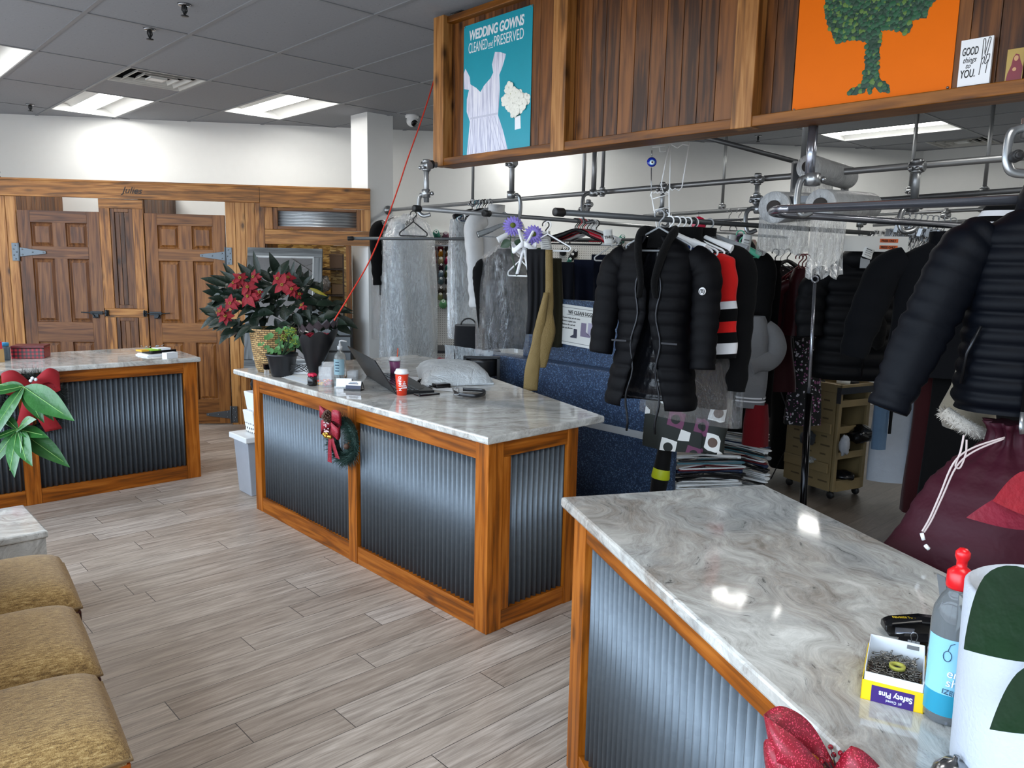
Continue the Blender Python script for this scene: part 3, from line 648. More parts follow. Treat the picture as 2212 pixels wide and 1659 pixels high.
# brackets that carry C hooks
h1 = D(921, 437, depth(Lpt(921)))
bracket('chrome C hook on a short pole at the far left end of the rails', vert(913, 356, h1), h1, .0165, [vert(913, 358, h1)], [(920, 418), (908, 422), (905, 436), (905, 456), (914, 466), (930, 463)], depth(Lpt(921))-.02, cap=(vert(905, 353, h1)-Vector((.0, -.03, 0)), (0, -1, 0)))
rail('stub of top pipe with tee behind the left end of the sign', vert(907, 354, h1), vert(907, 354, h1)+Vector((.06, -.02, 0)), .0165, gp, (0,), name='steel_pipe')
h2 = D(1105, 425, depth(Lpt(1115))); bracket('chrome C hook above the purple flowers', vert(1105, 340, h2)+Vector((0, 0, .08)), h2, .0175, [vert(1105, 352, h2)], [(1104, 421), (1118, 422), (1124, 436), (1123, 462), (1116, 477), (1101, 474)], depth(Lpt(1115))-.02)
h3 = D(1282, 418, depth(Lpt(1268))); bracket('chrome C hook above the red and white hangers', vert(1283, 325, h3)+Vector((0, 0, .08)), h3, .0185, [], [(1282, 417), (1268, 418), (1259, 430), (1258, 462), (1264, 480), (1282, 477)], depth(Lpt(1268))-.02)
bracket('stub pole hanging below the third chrome hook', D(1272, 432, depth(Lpt(1268))+.05), D(1270, 458, depth(Lpt(1268))+.05), .013, [D(1271, 442, depth(Lpt(1268))+.05)])
u4 = Upt(1432); bracket('bracket beside the evil eye charm carrying the dark rail', vert(1432, 402, u4), vert(1431, 462, u4), .014, [vert(1432, 406, u4)], [(1430, 455), (1441, 458), (1447, 466), (1446, 480), (1438, 490), (1428, 486)], depth(u4)-.02)
u5 = Upt(1637); bracket('bracket with two clamps and a dark C hook left of the film rolls', vert(1637, 384, u5), vert(1635, 458, u5), .0135, [vert(1637, 388, u5), vert(1636, 430, u5)], [(1637, 452), (1622, 450), (1612, 462), (1611, 486), (1617, 502), (1634, 497)], depth(u5)-.02)
b6 = W(1757, 275, 2.2); bracket('shiny pole with C hook holding the bend of the bright chrome rail', Vector((b6.x, b6.y, 2.204)), vert(1752, 392, b6), .019, [], [(1755, 388), (1738, 385), (1728, 394), (1722, 425), (1723, 450), (1734, 464), (1752, 457)], depth(b6)-.03, chd, hr=.0105, collar=True)
u7 = Upt(1982); bracket('cast tee bracket with C hook above the empty clip hangers', vert(1984, 352, u7), vert(1980, 428, u7), .018, [vert(1984, 360, u7)], [(1972, 447), (1956, 449), (1946, 462), (1944, 485), (1953, 500), (1972, 497), (1980, 487)], depth(u7)-.02, hr=.011)
k8 = Kpt(1870); bracket('C hook at the right end of the dark rail', vert(1862, 470, k8)+Vector((0, 0, .1)), vert(1860, 480, k8), .012, [], [(1858, 482), (1856, 500), (1862, 512), (1876, 512), (1884, 506)], depth(k8)-.02)
big = [(2240, 276), (2205, 278), (2184, 290), (2176, 325), (2177, 358), (2192, 373), (2240, 376)]
t9 = bracket('large cast C hook cut by the right edge of the view', D(2250, 200, 1.75), D(2250, 290, 1.75), .02, [], big, 1.75, None, hr=.0085)
MB().lathe(D(2203, 334, 1.72), [(0, 0), (.011, 0), (.013, .004), (.013, .02), (0, .02)], 20, axis=_f).lathe(D(2203, 334, 1.715), [(.004, 0), (.008, 0), (.008, .006), (.004, .006)], 16, axis=_f).build('plug', rub, t9, world=True)
# plastic film rolls on the right
def film(name, op, tint='#e8edf0', scale=14, gl=.5):
    if name in MC: return MC[name]
    t = NT(name); t.t.nodes.remove(t.p); co = t.coord((1, 1, .35)); a = t.noise(co, scale, 6, .65, 1.5); w_ = t.noise(co, scale*3, 5, .7, 2.5)
    bp = t.n('ShaderNodeBump', {'Height': t.math('ADD', a.outputs[0], t.math('MULTIPLY', w_.outputs[0], .35)), 'Strength': .9, 'Distance': .035}).outputs[0]
    tr = t.n('ShaderNodeBsdfTransparent', {'Color': (.97, .98, .99, 1)}); df = t.n('ShaderNodeBsdfDiffuse', {'Color': lin(tint)}); gs = t.n('ShaderNodeBsdfGlossy', {'Color': (1, 1, 1, 1), 'Roughness': .12})
    t.set(gs, 'Normal', bp); t.set(df, 'Normal', bp)
    fr_ = t.n('ShaderNodeFresnel', {'IOR': 1.45, 'Normal': bp})
    m1 = t.n('ShaderNodeMixShader'); t.set(m1, 0, t.math('MULTIPLY_ADD', t.ramp(w_.outputs[0], [(.42, 0.0), (.62, 1.0)]), op*.6, op*.55)); t.set(m1, 1, tr); t.set(m1, 2, df)
    m2 = t.n('ShaderNodeMixShader'); t.set(m2, 0, t.math('MULTIPLY_ADD', fr_, gl, gl*.08, clamp=True)); t.set(m2, 1, m1); t.set(m2, 2, gs)
    t.t.links.new(m2.outputs[0], t.out.inputs[0]); MC[name] = t.mat; return t.mat
clear = film('clear_garment_film', .05, gl=.4); milky = film('milky_garment_film', .62, '#ccd6dc', 9, .45); rollf = film('rolled_film', 1.6, '#b9bcbd', 10, .5)
core = flat('cardboard_core', '#2c2724', .8)
def filmroll(label, a, b, r, sheet):
    a = Vector(a); b = Vector(b); d = (b-a); L = d.length; t = thing('plastic_film_roll', label, 'film roll', a, group='garment film rolls')
    MB().lathe(a, [(r*.45, .0), (r*.97, 0), (r, .006), (r, L-.006), (r*.97, L), (r*.45, L), (r*.45, L-.02)], 32, axis=d, cap=False).build('roll', rollf, t, world=True)
    MB().lathe(a-d.normalized()*.01, [(r*.34, 0), (r*.44, 0), (r*.44, L+.02), (r*.34, L+.02)], 24, axis=d).build('core', core, t, world=True)
    if sheet:
        p0, p1, dz = sheet; g_ = []
        for i in range(15):
            row = []
            for j in range(17):
                p = Vector(p0).lerp(Vector(p1), j/16); p = p+Vector((0, 0, -dz*i/14-.012*sin(j*1.1)*(i/14))); p += WN*(.012*sin(j*1.7+i*.35)*(i/14)); row.append(p)
            g_.append(row)
        MB().sheet(g_).build('hanging_film', film('hanging_clear_film', .62, '#c4c7c7', 12, .45), t, world=True)
    return t
filmroll('upper roll of clear garment film hanging highest of the three', D(1745, 360, 3.9), D(1830, 384, 4.25), .062, (D(1710, 385, 4.0), D(1800, 400, 4.2), .12))
filmroll('clear film roll at lower left with its end facing the camera', D(1672, 448, 3.55), D(1790, 446, 4.5), .072, (D(1640, 462, 3.75), D(1752, 462, 3.75), .19))
filmroll('clear film roll at right whose film hangs lowest', D(1772, 442, 3.4), D(1876, 446, 3.9), .068, (D(1752, 462, 3.35), D(1830, 464, 3.4), .27))
st = thing('film_roll_stand', 'grey steel upright frame carrying the film rolls', 'stand', D(1716, 430, 4.0))
MB().bar(D(1718, 350, 4.0), D(1712, 470, 4.0), .03, .02, WN).build('upright', gpd, st, world=True); MB().bar(D(1826, 385, 4.3), D(1824, 420, 4.3), .03, .03, WN).build('upright', gpd, st, world=True)
MB().bar(D(1690, 432, 3.6), D(1775, 430, 3.4), .02, .03).build('crossbar', gpd, st, world=True)
# ================================================================== clothes, hangers
def cloth(name, col, rough=.85, sheen=.3, bump=.25, scale=90, **kw):
    if name in MC: return MC[name]
    t = NT(name); co = t.coord(); n1 = t.noise(co, 6, 4, .6); n2 = t.noise(co, scale, 3, .6); c = lin(col)
    kw.setdefault('spec', .18); t.P(col=t.mix(n1.outputs[0], c, tuple(x*.72 for x in c[:3])+(1,)), rough=rough, sheen=sheen*.3, **kw)
    t.bump(t.math('ADD', n1.outputs[0], t.math('MULTIPLY', n2.outputs[0], .25)), bump, .02); MC[name] = t.mat; return t.mat
def ring(cx, cy, z, a, b, n=36, e=2.4, t0=0.0, t1=2*pi, fold=0, k=5, ph=0):
    out = []
    N = n if t1-t0 > 6.28 else n+1
    for i in range(N):
        th = t0+(t1-t0)*i/n; c, s = cos(th), sin(th); rr = 1+fold*sin(k*th+ph)+fold*.5*sin((k*2+1)*th+ph*1.7)
        out.append(Vector((cx+a*rr*(abs(c)**(2/e))*(1 if c >= 0 else -1), cy+b*(1+fold*2.2*sin(k*th+ph))*(abs(s)**(2/e))*(1 if s >= 0 else -1), z)))
    return out
def interp(keys, z):
    """keys: [(z, v1, v2, ..)] descending z"""
    for i in range(len(keys)-1):
        if z >= keys[i+1][0]:
            f = (keys[i][0]-z)/max(1e-9, keys[i][0]-keys[i+1][0]); f = f*f*(3-2*f) if f < 1 else 1
            return [keys[i][j]+(keys[i+1][j]-keys[i][j])*f for j in range(1, len(keys[0]))]
    return list(keys[-1][1:])
def puffy(s, p, a):
    return a*((abs(sin(pi*s/p)))**.55-.55) if p else 0
def body(keys, puff=0, pa=.0, n=40, gap=None, fold=.012, k=5, ph=0, step=None, open_bottom=True):
    z0, z1 = keys[0][0], keys[-1][0]; step = step or (puff/6 if puff else .03); R = max(8, int((z0-z1)/step)); rings = []
    for i in range(R+1):
        z = z0-(z0-z1)*i/R; a, b = interp(keys, z)[:2]; q = puffy(-z, puff, pa); f = fold*min(1, (z0-z)/(z0-z1)*1.6); gz = gap(z) if gap else None
        if gz is None: rings.append(ring(0, 0, z, a+q, b+q, n, 2.5, fold=f, k=k, ph=ph+z*3))
        else: rings.append(ring(0, 0, z, a+q, b+q, n, 2.5, -pi/2+gz, 1.5*pi-gz, fold=f, k=k, ph=ph+z*3))
    return rings
def sleeve(path, rad, puff=0, pa=0, n=20, flat_=.75, wr=.0):
    P_ = smooth(path, 14); L = 0; rings = []; prev = None; N = len(P_); acc = [0]
    for i in range(1, N): acc.append(acc[-1]+(P_[i]-P_[i-1]).length)
    for i, p in enumerate(P_):
        d = (P_[min(i+1, N-1)]-P_[max(i-1, 0)]).normalized(); u = Vector((0, 1, 0)); u = (u-d*u.dot(d)).normalized(); w = d.cross(u); f = i/(N-1)
        r = rad[0]+(rad[-1]-rad[0])*f if len(rad) == 2 else interp([(-j/(len(rad)-1), v) for j, v in enumerate(rad)], -f)[0]
        r += puffy(acc[i], puff, pa)+wr*sin(acc[i]*55)*f
        rings.append([p+u*(r*flat_*sin(2*pi*k/n))+w*(r*cos(2*pi*k/n)*(1+.05*sin(3*2*pi*k/n+acc[i]*9))) for k in range(n)])
    return MB().loft(rings)
def resample(path, k): return path
# ---- hangers
def hanger_mesh(kind='tube', w=.21, r=.005):
    m = MB(); zb = -.165
    hk = arc((0, 0, -.022), .022, radians(200), radians(-60), 12)
    hk = hk+[Vector((.0, 0, -.055)), Vector((0, 0, -.075))]
    if kind == 'wire': r = .0018
    m.tube(hk, r*.8 if kind != 'wire' else r, 6)
    if kind == 'wide':
        pts = smooth([(-w, 0, zb+.02), (-w*.55, 0, -.115), (0, 0, -.078), (w*.55, 0, -.115), (w, 0, zb+.02)], 6); m.tube(pts, [.011+.009*abs(sin(pi*i/(len(pts)-1)*1.0-pi/2)) for i in range(len(pts))], 10, flat=.6)
        m.tube([(-w*.88, 0, zb+.01), (w*.88, 0, zb+.01)], .003, 6)
    else:
        pts = [(0, 0, -.075)]+[(w*.5, 0, -.115), (w*.95, 0, -.150)]+[(w, 0, -.158), (w*.985, 0, zb-.006), (w*.93, 0, zb-.012)]
        pts = pts+[(-x, y, z) for x, y, z in pts[::-1]][:-1]; m.tube(pts, r, 6, loop=True)
    return m
HM = {}
plw = flat('white_hanger_plastic', '#eceeee', .35, var=.01); plb = flat('black_hanger_plastic', '#111113', .35); plr = flat('red_hanger_plastic', '#c4122b', .35); plg = flat('grey_hanger_plastic', '#8f9396', .4); plt = flat('teal_hanger_plastic', '#4c7f8c', .4); wir = flat('hanger_wire', '#9a9da0', .3, .9); wib = flat('black_hanger_wire', '#1a1a1c', .4, .3)
pln = flat('navy_hanger_plastic', '#20304e', .4); plc = flat('maroon_hanger_plastic', '#6d1620', .4)
def hanger(label, loc, rz, kind='tube', mat=None, group=None, w=.21, M=None):
    key = (kind, w, mat.name)
    if key not in HM:
        o = hanger_mesh(kind, w).build('clothes_hanger', mat, origin=(0, 0, 0)); HM[key] = o.data
    else: o = bpy.data.objects.new('clothes_hanger', HM[key]); COL.objects.link(o)
    o.matrix_world = M if M is not None else Matrix.Translation(loc) @ Matrix.Rotation(rz, 4, 'Z')
    XF[o.name] = o.matrix_world.copy(); return tag(o, label, 'hanger', group)
CAMZ = -YAW
def garm(name, label, cat, loc, rz, group=None): return thing(name, label, cat, loc, rz, group)
BASES = []
def simple(name, label, cat, loc, rz, mat, L, hw=(.06, .2, .22, .25), dp=(.05, .06, .07, .08), sl=None, slm=None, fold=.02, k=5, puff=0, pa=0, gap=None, group=None, sr=(.075, .055), spread=.10, top=-.075, collar=None, sides=(-1, 1), ph=0, n=40, wr=0.004, neck=True):
    """a hanging garment: body, sleeves and collar of their own; x = shoulder line"""
    t = garm(name, label, cat, loc, rz, group)
    keys = [(top, hw[0], dp[0]), (top-.055, hw[1]*.92, dp[1]), (top-.11, hw[1]*1.02, dp[1]*1.1), (top-.35, hw[2], dp[2]), (top-L, hw[3], dp[3])]
    MB().loft(body(keys, puff, pa, n, gap, fold, k, ph), gap is None, False).build('body', mat, t)
    if sl:
        for s in sides:
            a = Vector((s*(hw[1]*.80), 0, top-.095)); q = [a, Vector((s*(hw[1]+.055), 0, top-.15)), Vector((s*(hw[1]+.05+spread*.55), -.01, top-.15-sl*.5)), Vector((s*(hw[1]+.03+spread), -.02, top-.15-sl))]
            sleeve(q, (sr[0]*.9, sr[0], sr[0]*.93, sr[1]), puff, pa, wr=wr if not puff else 0).build('sleeve', slm or mat, t)
    if collar: MB().loft([ring(0, 0, top-.03, hw[0]*1.25, dp[0]*1.3, 24), ring(0, -.005, top+.01, hw[0]*1.1, dp[0]*1.2, 24), ring(0, -.005, top+.045, hw[0]*1.15, dp[0]*1.25, 24), ring(0, -.0, top+.045, hw[0]*.95, dp[0]*.95, 24), ring(0, 0, top, hw[0]*.85, dp[0]*.9, 24)], True, False).build('collar', collar, t)
    return t
# ---------------- the long black quilted coat (front facing the camera)
blk = cloth('black_quilted_nylon', '#060609', .6, .0, .12, spec=.10); fur = cloth('black_plush', '#070708', .95, .1, .8, 200); sat = cloth('black_satin_lining', '#121318', .35, .1, .5, 40, spec=.4); zpm = flat('zip_metal', '#2a2b2e', .3, .8); badge = flat('white_badge', '#e9e9ea', .5)
def longcoat():
    loc = Kpt(1416)-_f*.10; rz = radians(-72)
    t = garm('long_quilted_coat', 'long black quilted coat with plush collar and round white badge on one sleeve', 'coat', loc, rz)
    top = -.10; gap = lambda z: .34-.32*min(1, max(0, (-z-.12)/.22))+.5*max(0, (-z-.46)/.5)
    keys = [(top, .085, .075), (top-.04, .145, .085), (top-.09, .198, .10), (top-.16, .205, .115), (top-.40, .185, .12), (top-.52, .195, .125), (top-.65, .22, .135), (top-.77, .24, .14)]
    MB().sheet(body(keys, .062, .009, 56, gap, .012, 5, .4, step=.0085), .004).build('body', blk, t)
    # lining at the back, seen through the open front
    lk = [(top-.03, .07, .01), (top-.3, .14, .01), (top-.87, .18, .01)]
    g_ = []
    for i in range(90):
        z = top-.03-.72*i/89; a = interp(lk, z)[0]; g_.append([Vector((a*(j/12-1), .035+.02*cos(j/12*pi)-.012*puffy(-z, .075, 1.0)+.004*sin(j*2.1+i*.4), z)) for j in range(25)])
    MB().sheet(g_, .003).build('lining', sat, t)
    # plush collar lapels
    for s in (-1, 1):
        pts = smooth([(s*.03, .05, top+.02), (s*.08, .02, top+.025), (s*.08, -.06, top-.01), (s*.06, -.115, top-.09), (s*.035, -.13, top-.2), (s*.045, -.13, top-.27)], 8)
        MB().tube(pts, [.018+.012*sin(pi*i/(len(pts)-1)) for i in range(len(pts))], 12, flat=.6).build('collar', fur, t)
    MB().loft([ring(0, .03, top-.05, .07, .045, 20), ring(0, .035, top+.02, .062, .038, 20), ring(0, .03, top+.04, .05, .03, 20)], True, False).build('hood_stand', fur, t)
    for s in (-1, 1):
        z_ = [Vector((s*(.05+.012*sin(i*.9)+(i/20)*.035), -.118-.012*(i/20), top-.16-i*.036)) for i in range(21)]; MB().tube(z_, .006, 6).build('zip', zpm, t)
        sp_c = [Vector((s*.165, 0, top-.09)), Vector((s*.245, -.005, top-.15)), Vector((s*.262, -.015, top-.32)), Vector((s*.27, -.035, top-.58))] if s > 0 else [Vector((s*.155, 0, top-.09)), Vector((s*.225, -.02, top-.15)), Vector((s*.25, -.03, top-.32)), Vector((s*.265, -.05, top-.54))]
        so = sleeve(sp_c, (.062, .074, .068, .06), .062, .008, 24, .85).build('sleeve', blk, t)
        MB().box(s*.13-.04, s*.13+.04, -.148, -.142, top-.47, top-.462).build('pocket_zip', zpm, t)
    c = Vector((.262, -.088, top-.235)); MB().lathe(c, [(0, 0), (.017, 0), (.017, .004), (0, .004)], 24, axis=(.15, -1, .1)).build('badge', badge, t)
    t.scale = (.88, .90, .98)
    text('(B)', .022, frame(c+Vector((-.0005, -.0052, -.0065)), (1, .12, 0), (0, 0, 1)), sg, t, 'badge_letter', align='CENTER', bold=.0006)
    return t
longcoat()
hanger('pale grey hanger holding the long black coat', Kpt(1416)-_f*.10+Vector((0, 0, .017)), radians(-72), 'tube', plg, w=.15)
RK = -pi/2    # garments on the dark rail: shoulders across it
red = cloth('red_jersey_knit', '#d21a17', .8); whi = cloth('white_knit_stripe', '#e8e8ea', .8); bkk = cloth('black_wool', '#050506', .95, .05); nav = cloth('navy_wool', '#10162a', .9, .4); dnav = cloth('dark_navy_cloth', '#0b0f1c', .85)
blu = cloth('blue_shirt', '#20489a', .8); lbl = cloth('light_blue_stripe', '#6fb0dd', .8)
loc = Kpt(1469); t = simple('striped_blue_shirt', 'blue shirt with light blue sleeve stripes, tucked between the black coat and the red jersey', 'shirt', loc, RK, blu, .6, sl=.28, sr=(.046, .038), hw=(.05, .11, .12, .13), dp=(.04, .035, .04, .045), spread=.04)
for z, c_ in ((-.38, lbl), (-.415, whi)): MB().loft([ring(.172, -.01, z, .043, .034, 20), ring(.173, -.01, z-.03, .043, .034, 20)], True, False).build('stripe', c_, t)
def striped_sleeve(t, s, base, bands, mats, sl=.42, r=(.062, .066)):
    q = [Vector((s*.13, 0, -.155)), Vector((s*.20, 0, -.20)), Vector((s*.225, -.01, -.20-sl*.5)), Vector((s*.245, -.02, -.20-sl))]
    P_ = smooth(q, 20); N = len(P_)
    for (f0, f1), m_ in zip(bands, mats):
        seg = P_[int(f0*(N-1)):int(f1*(N-1))+1]; rings = []
        for i, p in enumerate(seg):
            f = f0+(f1-f0)*i/max(1, len(seg)-1); rr = r[0]+(r[1]-r[0])*f+.004*sin(f*30); d = Vector((s*.12, 0, -1)).normalized(); u = Vector((0, 1, 0)); w = d.cross(u)
            rings.append([p+u*(rr*.62*sin(2*pi*k/20))+w*(rr*cos(2*pi*k/20)) for k in range(20)])
        MB().loft(rings, True, f1 > .99 or f0 < .01).build('sleeve_band', m_, t)
loc = Kpt(1486); t = simple('hockey_jersey', 'red, black and white striped hockey jersey hanging beside the long black coat', 'jersey', loc, RK, bkk, .58, hw=(.07, .16, .17, .19), dp=(.04, .045, .05, .055), collar=bkk)
for s in (-1, 1): striped_sleeve(t, s, bkk, [(0, .60), (.60, .66), (.66, .74), (.74, .81), (.81, .88), (.88, .95), (.95, 1)], [red, whi, bkk, red, bkk, whi, bkk])
MB().loft([ring(0, 0, z, .192, .06, 32) for z in (-.52, -.57)], True, False).build('hem_stripe', whi, t)
ctag = flat('paper_tag', '#e9eae6', .7, var=.01); ink = flat('tag_ink', '#44464a', .7)
t = simple('black_suit_jacket', 'black suit jacket under clear film beside the red jersey', 'jacket', Kpt(1514), RK, bkk, .80, sl=.55, hw=(.07, .17, .19, .20), dp=(.05, .06, .06, .065), collar=bkk, sr=(.075, .06), spread=.04)
MB().loft(body([(-.07, .10, .05), (-.14, .20, .08), (-.3, .285, .085), (-.95, .285, .085)], n=36, fold=.03), True, False).build('garment_film', clear, t)
for px, m_, w_, kd in ((1447, plw, .20, 'wide'), (1462, plw, .20, 'tube'), (1474, plw, .20, 'tube'), (1486, plw, .205, 'tube'), (1500, plw, .21, 'wide'), (1497, plb, .2, 'tube'), (1533, plg, .21, 'wide')):
    hanger({1447: 'first white hanger right of the black coat collar', 1462: 'second white hanger right of the black coat collar', 1474: 'third white hanger right of the black coat collar', 1486: 'fourth white hanger, next to the black one', 1500: 'wide white hanger inside the red hockey jersey', 1497: 'black hanger hook among the white ones near the coat', 1533: 'grey hanger of the black suit jacket'}[px],
           Kpt(px)+Vector((0, 0, .016)), RK, kd, m_, 'hangers beside the black coat', w_)
def tagcard(label, px, py, dep, w, h, tw=0, txt=None, col=None, tilt=0, lines=6, size=None, group=None):
    p = D(px, py, dep); R = Matrix.Rotation(CAMZ+tw, 4, 'Z') @ Matrix.Rotation(tilt, 4, 'Y'); t = thing('paper_tag', label, 'tag', p, rot=R, group=group)
    MB().sheet([[Vector((x*w/2, .006*sin(i*.6), -h*i/8)) for x in (-1, -.3, .3, 1)] for i in range(9)][::-1], .0006).build('card', col or ctag, t)
    if txt: text(txt, size or w*.36, frame((0, -.0015, -h*.62), (1, 0, 0), (0, 0, 1)), sg, t, align='CENTER', bold=.0005)
    elif lines:
        m = MB()
        for i in range(lines): z = -h*(.14+.8*i/lines); m.box(-w*.36, w*(.34 if i % 2 else .2), -.0098 if i in (2, 3) else -.0082, -.0078 if i in (2, 3) else -.0066, z-.0016 if i else z-.004, z)
        m.build('printed_lines', ink, t)
    return t
for px, py, h_, tl in ((1575, 510, .11, .25), (1580, 525, .07, .6)): tagcard('crumpled paper tag %s' % ('hanging high beside the rail hook' if tl < .5 else 'tilted below the higher crumpled tag'), px, py, 4.4, .035, h_, .7, tilt=tl)
tagcard('long printed care tag, left of the two hanging by the teal hanger', 1584, 507, 4.3, .045, .27, .2, tilt=.12, lines=9)
tagcard('long printed care tag, right of the two, hanging lower and covering the black dress', 1616, 507, 4.3, .052, .20, .0, tilt=.12, lines=9)
# floral garments, teal hanger, bulky dark dresses behind
def floral(name, base, c1, c2, sc=26):
    if name in MC: return MC[name]
    t = NT(name); co = t.coord(); v = t.n('ShaderNodeTexVoronoi', {'Vector': t.n('ShaderNodeVectorMath', {0: co, 1: t.n('ShaderNodeVectorMath', {0: t.noise(co, 20, 3).outputs['Color'], 'Scale': .05}, operation='SCALE').outputs[0]}, operation='ADD').outputs[0], 'Scale': sc})
    pick = t.n('ShaderNodeSeparateColor', {0: v.outputs['Color']}).outputs
    m = t.math('MULTIPLY', t.math('LESS_THAN', v.outputs['Distance'], .42), t.math('GREATER_THAN', pick[0], .5))
    t.P(col=t.mix(m, lin(base), t.mix(t.math('GREATER_THAN', pick[1], .5), lin(c1), lin(c2))), rough=.8); MC[name] = t.mat; return t.mat
simple('floral_blouse', 'black blouse with mauve flowers hanging beside the care tags', 'blouse', D(1602, 480, 4.7), RK, floral('mauve_floral', '#0c0b10', '#7d4a72', '#c6a1b4'), .48, hw=(.03, .1, .09, .1), dp=(.03, .05, .05, .05), fold=.05)
simple('scarf_bundle', 'cream and pink scarf bundle looped over the rear rail', 'scarf', D(1618, 492, 5.0), 0, floral('cream_floral', '#d8cbb4', '#e6b9b4', '#9fc7b0'), .24, hw=(.05, .09, .08, .05), dp=(.04, .06, .05, .03), fold=.08)
hanger('teal plastic hanger between the two care tags', D(1600, 498, 4.55), radians(-65), 'wide', flat('mint_hanger_plastic', '#58b795', .35), w=.12)
simple('black_trousers', 'black trousers folded over a bar behind the longest care tag', 'trousers', D(1640, 503, 4.9), CAMZ-.5, bkk, 1.0, hw=(.15, .155, .155, .15), dp=(.02, .025, .03, .03), top=-.17)
simple('black_long_dress', 'black long dress hanging to the hanger stacks', 'dress', D(1582, 500, 4.75), RK, bkk, 1.15, hw=(.06, .17, .14, .17), dp=(.05, .06, .06, .07), sl=.5, spread=.02)
simple('black_trouser_suit', 'narrow black trousers ending just above the nearer hanger stack', 'trousers', D(1580, 640, 4.6), RK, bkk, .62, hw=(.1, .1, .1, .09), dp=(.03, .04, .05, .05))
# grey hoodie with striped hem, red skirt below
gh = cloth('grey_fleece', '#77787a', .95, .5, .5)
t = simple('grey_hoodie', 'grey fleece hoodie with white striped hem, sleeve bent at the waist', 'hoodie', D(1632, 655, 4.55), RK+.5, gh, .54, hw=(.06, .09, .10, .09), dp=(.05, .06, .07, .07))
sleeve([Vector((.06, 0, -.13)), Vector((.12, .0, -.20)), Vector((.12, -.02, -.31)), Vector((.0, -.07, -.37))], (.045, .055, .055, .045), 0, 0, wr=.005).build('sleeve', gh, t)
for z in (-.55, -.57): MB().loft([ring(0, 0, z, .095, .074, 32), ring(0, 0, z-.009, .095, .074, 32)], True, False).build('hem_stripe', whi, t)
simple('dark_red_skirt', 'dark red skirt below the grey hoodie', 'skirt', D(1638, 845, 4.6), RK, cloth('dark_red_cloth', '#6f0f17', .85), .25, hw=(.06, .07, .08, .06), dp=(.05, .06, .06, .05))
# black, white and plum geometric print garment
def geo():
    t = NT('geometric_print'); c = t.coord((1, 1, 1)); mp = t.n('ShaderNodeMapping', {'Vector': c, 'Scale': (9, 9, 9), 'Rotation': (0, .6, 0)}).outputs[0]
    v = t.n('ShaderNodeTexVoronoi', {'Vector': mp, 'Scale': 1.0, 'Randomness': .35}, distance='MANHATTAN'); v2 = t.n('ShaderNodeTexVoronoi', {'Vector': mp, 'Scale': 1.0, 'Randomness': .35})
    k = t.n('ShaderNodeSeparateColor', {0: v.outputs['Color']}).outputs
    outer = t.math('LESS_THAN', v.outputs['Distance'], .62); inner = t.math('LESS_THAN', v2.outputs['Distance'], .24); on = t.math('GREATER_THAN', k[0], .35)
    a = t.mix(t.math('MULTIPLY', outer, on), lin('#1c211e'), t.mix(t.math('GREATER_THAN', k[1], .68), lin('#e2e2de'), lin('#6c3a58')))
    a = t.mix(t.math('MULTIPLY', inner, on), a, t.mix(t.math('GREATER_THAN', k[2], .5), lin('#1c211e'), lin('#5d4a40'))); t.P(col=a, rough=.7); return t.mat
gm_ = geo()
t = simple('geometric_print_coat', 'black coat with white and plum geometric shapes hanging under the long black coat', 'coat', D(1478, 695, 4.25), RK+.4, gm_, .66, hw=(.08, .17, .18, .185), dp=(.06, .07, .08, .085), fold=.05, top=-.05)
sleeve([Vector((.15, -.02, -.2)), Vector((.20, -.04, -.4)), Vector((.205, -.06, -.7))], (.06, .075, .06), 0, 0, wr=.003).build('sleeve', gm_, t)
# black sequin dress, maroon leather jacket, dark floral
def sequin(name, base='#14060a', sc=90):
    t = NT(name); co = t.coord(); v = t.n('ShaderNodeTexVoronoi', {'Vector': co, 'Scale': float(sc)}); k = t.n('ShaderNodeSeparateColor', {0: v.outputs['Color']}).outputs
    m = t.math('MULTIPLY', t.math('LESS_THAN', v.outputs['Distance'], .28), t.math('GREATER_THAN', k[0], .86))
    t.P(col=t.mix(m, lin(base), lin('#fbeef0')), rough=t.math('MULTIPLY_ADD', m, -.5, .75), metal=t.math('MULTIPLY', m, .2)); return t.mat
simple('sequin_dress', 'black evening dress with tiny silver sequins', 'dress', D(1690, 555, 5.2), CAMZ-.3, sequin('sequin_cloth'), .8, hw=(.08, .105, .10, .15), dp=(.04, .06, .07, .09), fold=.04, top=-.06)
t = simple('burgundy_velvet_dress', 'burgundy velvet dress with puffed cup beside the sequin dress', 'dress', D(1697, 570, 5.0), CAMZ-.3, cloth('burgundy_velvet', '#2b070d', .9, .8), .75, hw=(.05, .09, .07, .12), dp=(.04, .05, .06, .07), fold=.05)
MB().ball((.075, -.03, -.17), .052, 14).build('cup', MC['burgundy_velvet'], t)
for i, (dx, m_) in enumerate(((-12, plb), (0, wib), (14, plb))): hanger(['thin black hanger above the sequin dress, left one', 'wire hanger above the sequin dress, middle one', 'black shaped hanger above the sequin dress, right one'][i], D(1688+dx, 538, 5.15), CAMZ-.3+i*.2, ('tube', 'wire', 'wide')[i], m_, 'hangers above the sequin dress', .13)
mar = cloth('maroon_leather', '#41141a', .45, .1, .5, 30)
simple('maroon_leather_jacket', 'maroon leather jacket hanging left of the tall chrome pole', 'jacket', D(1738, 560, 4.9), CAMZ-.2, mar, .42, hw=(.06, .09, .095, .11), dp=(.05, .07, .07, .07), fold=.05, top=-.06, sl=.28, sr=(.04, .035), spread=.02)
for i in range(3): hanger(['maroon hanger, leftmost above the leather jacket', 'maroon hanger, middle one above the leather jacket', 'maroon hanger, rightmost above the leather jacket'][i], D(1727+i*8, 549, 4.9), radians(-75), 'tube', plc, 'maroon hangers', .1)
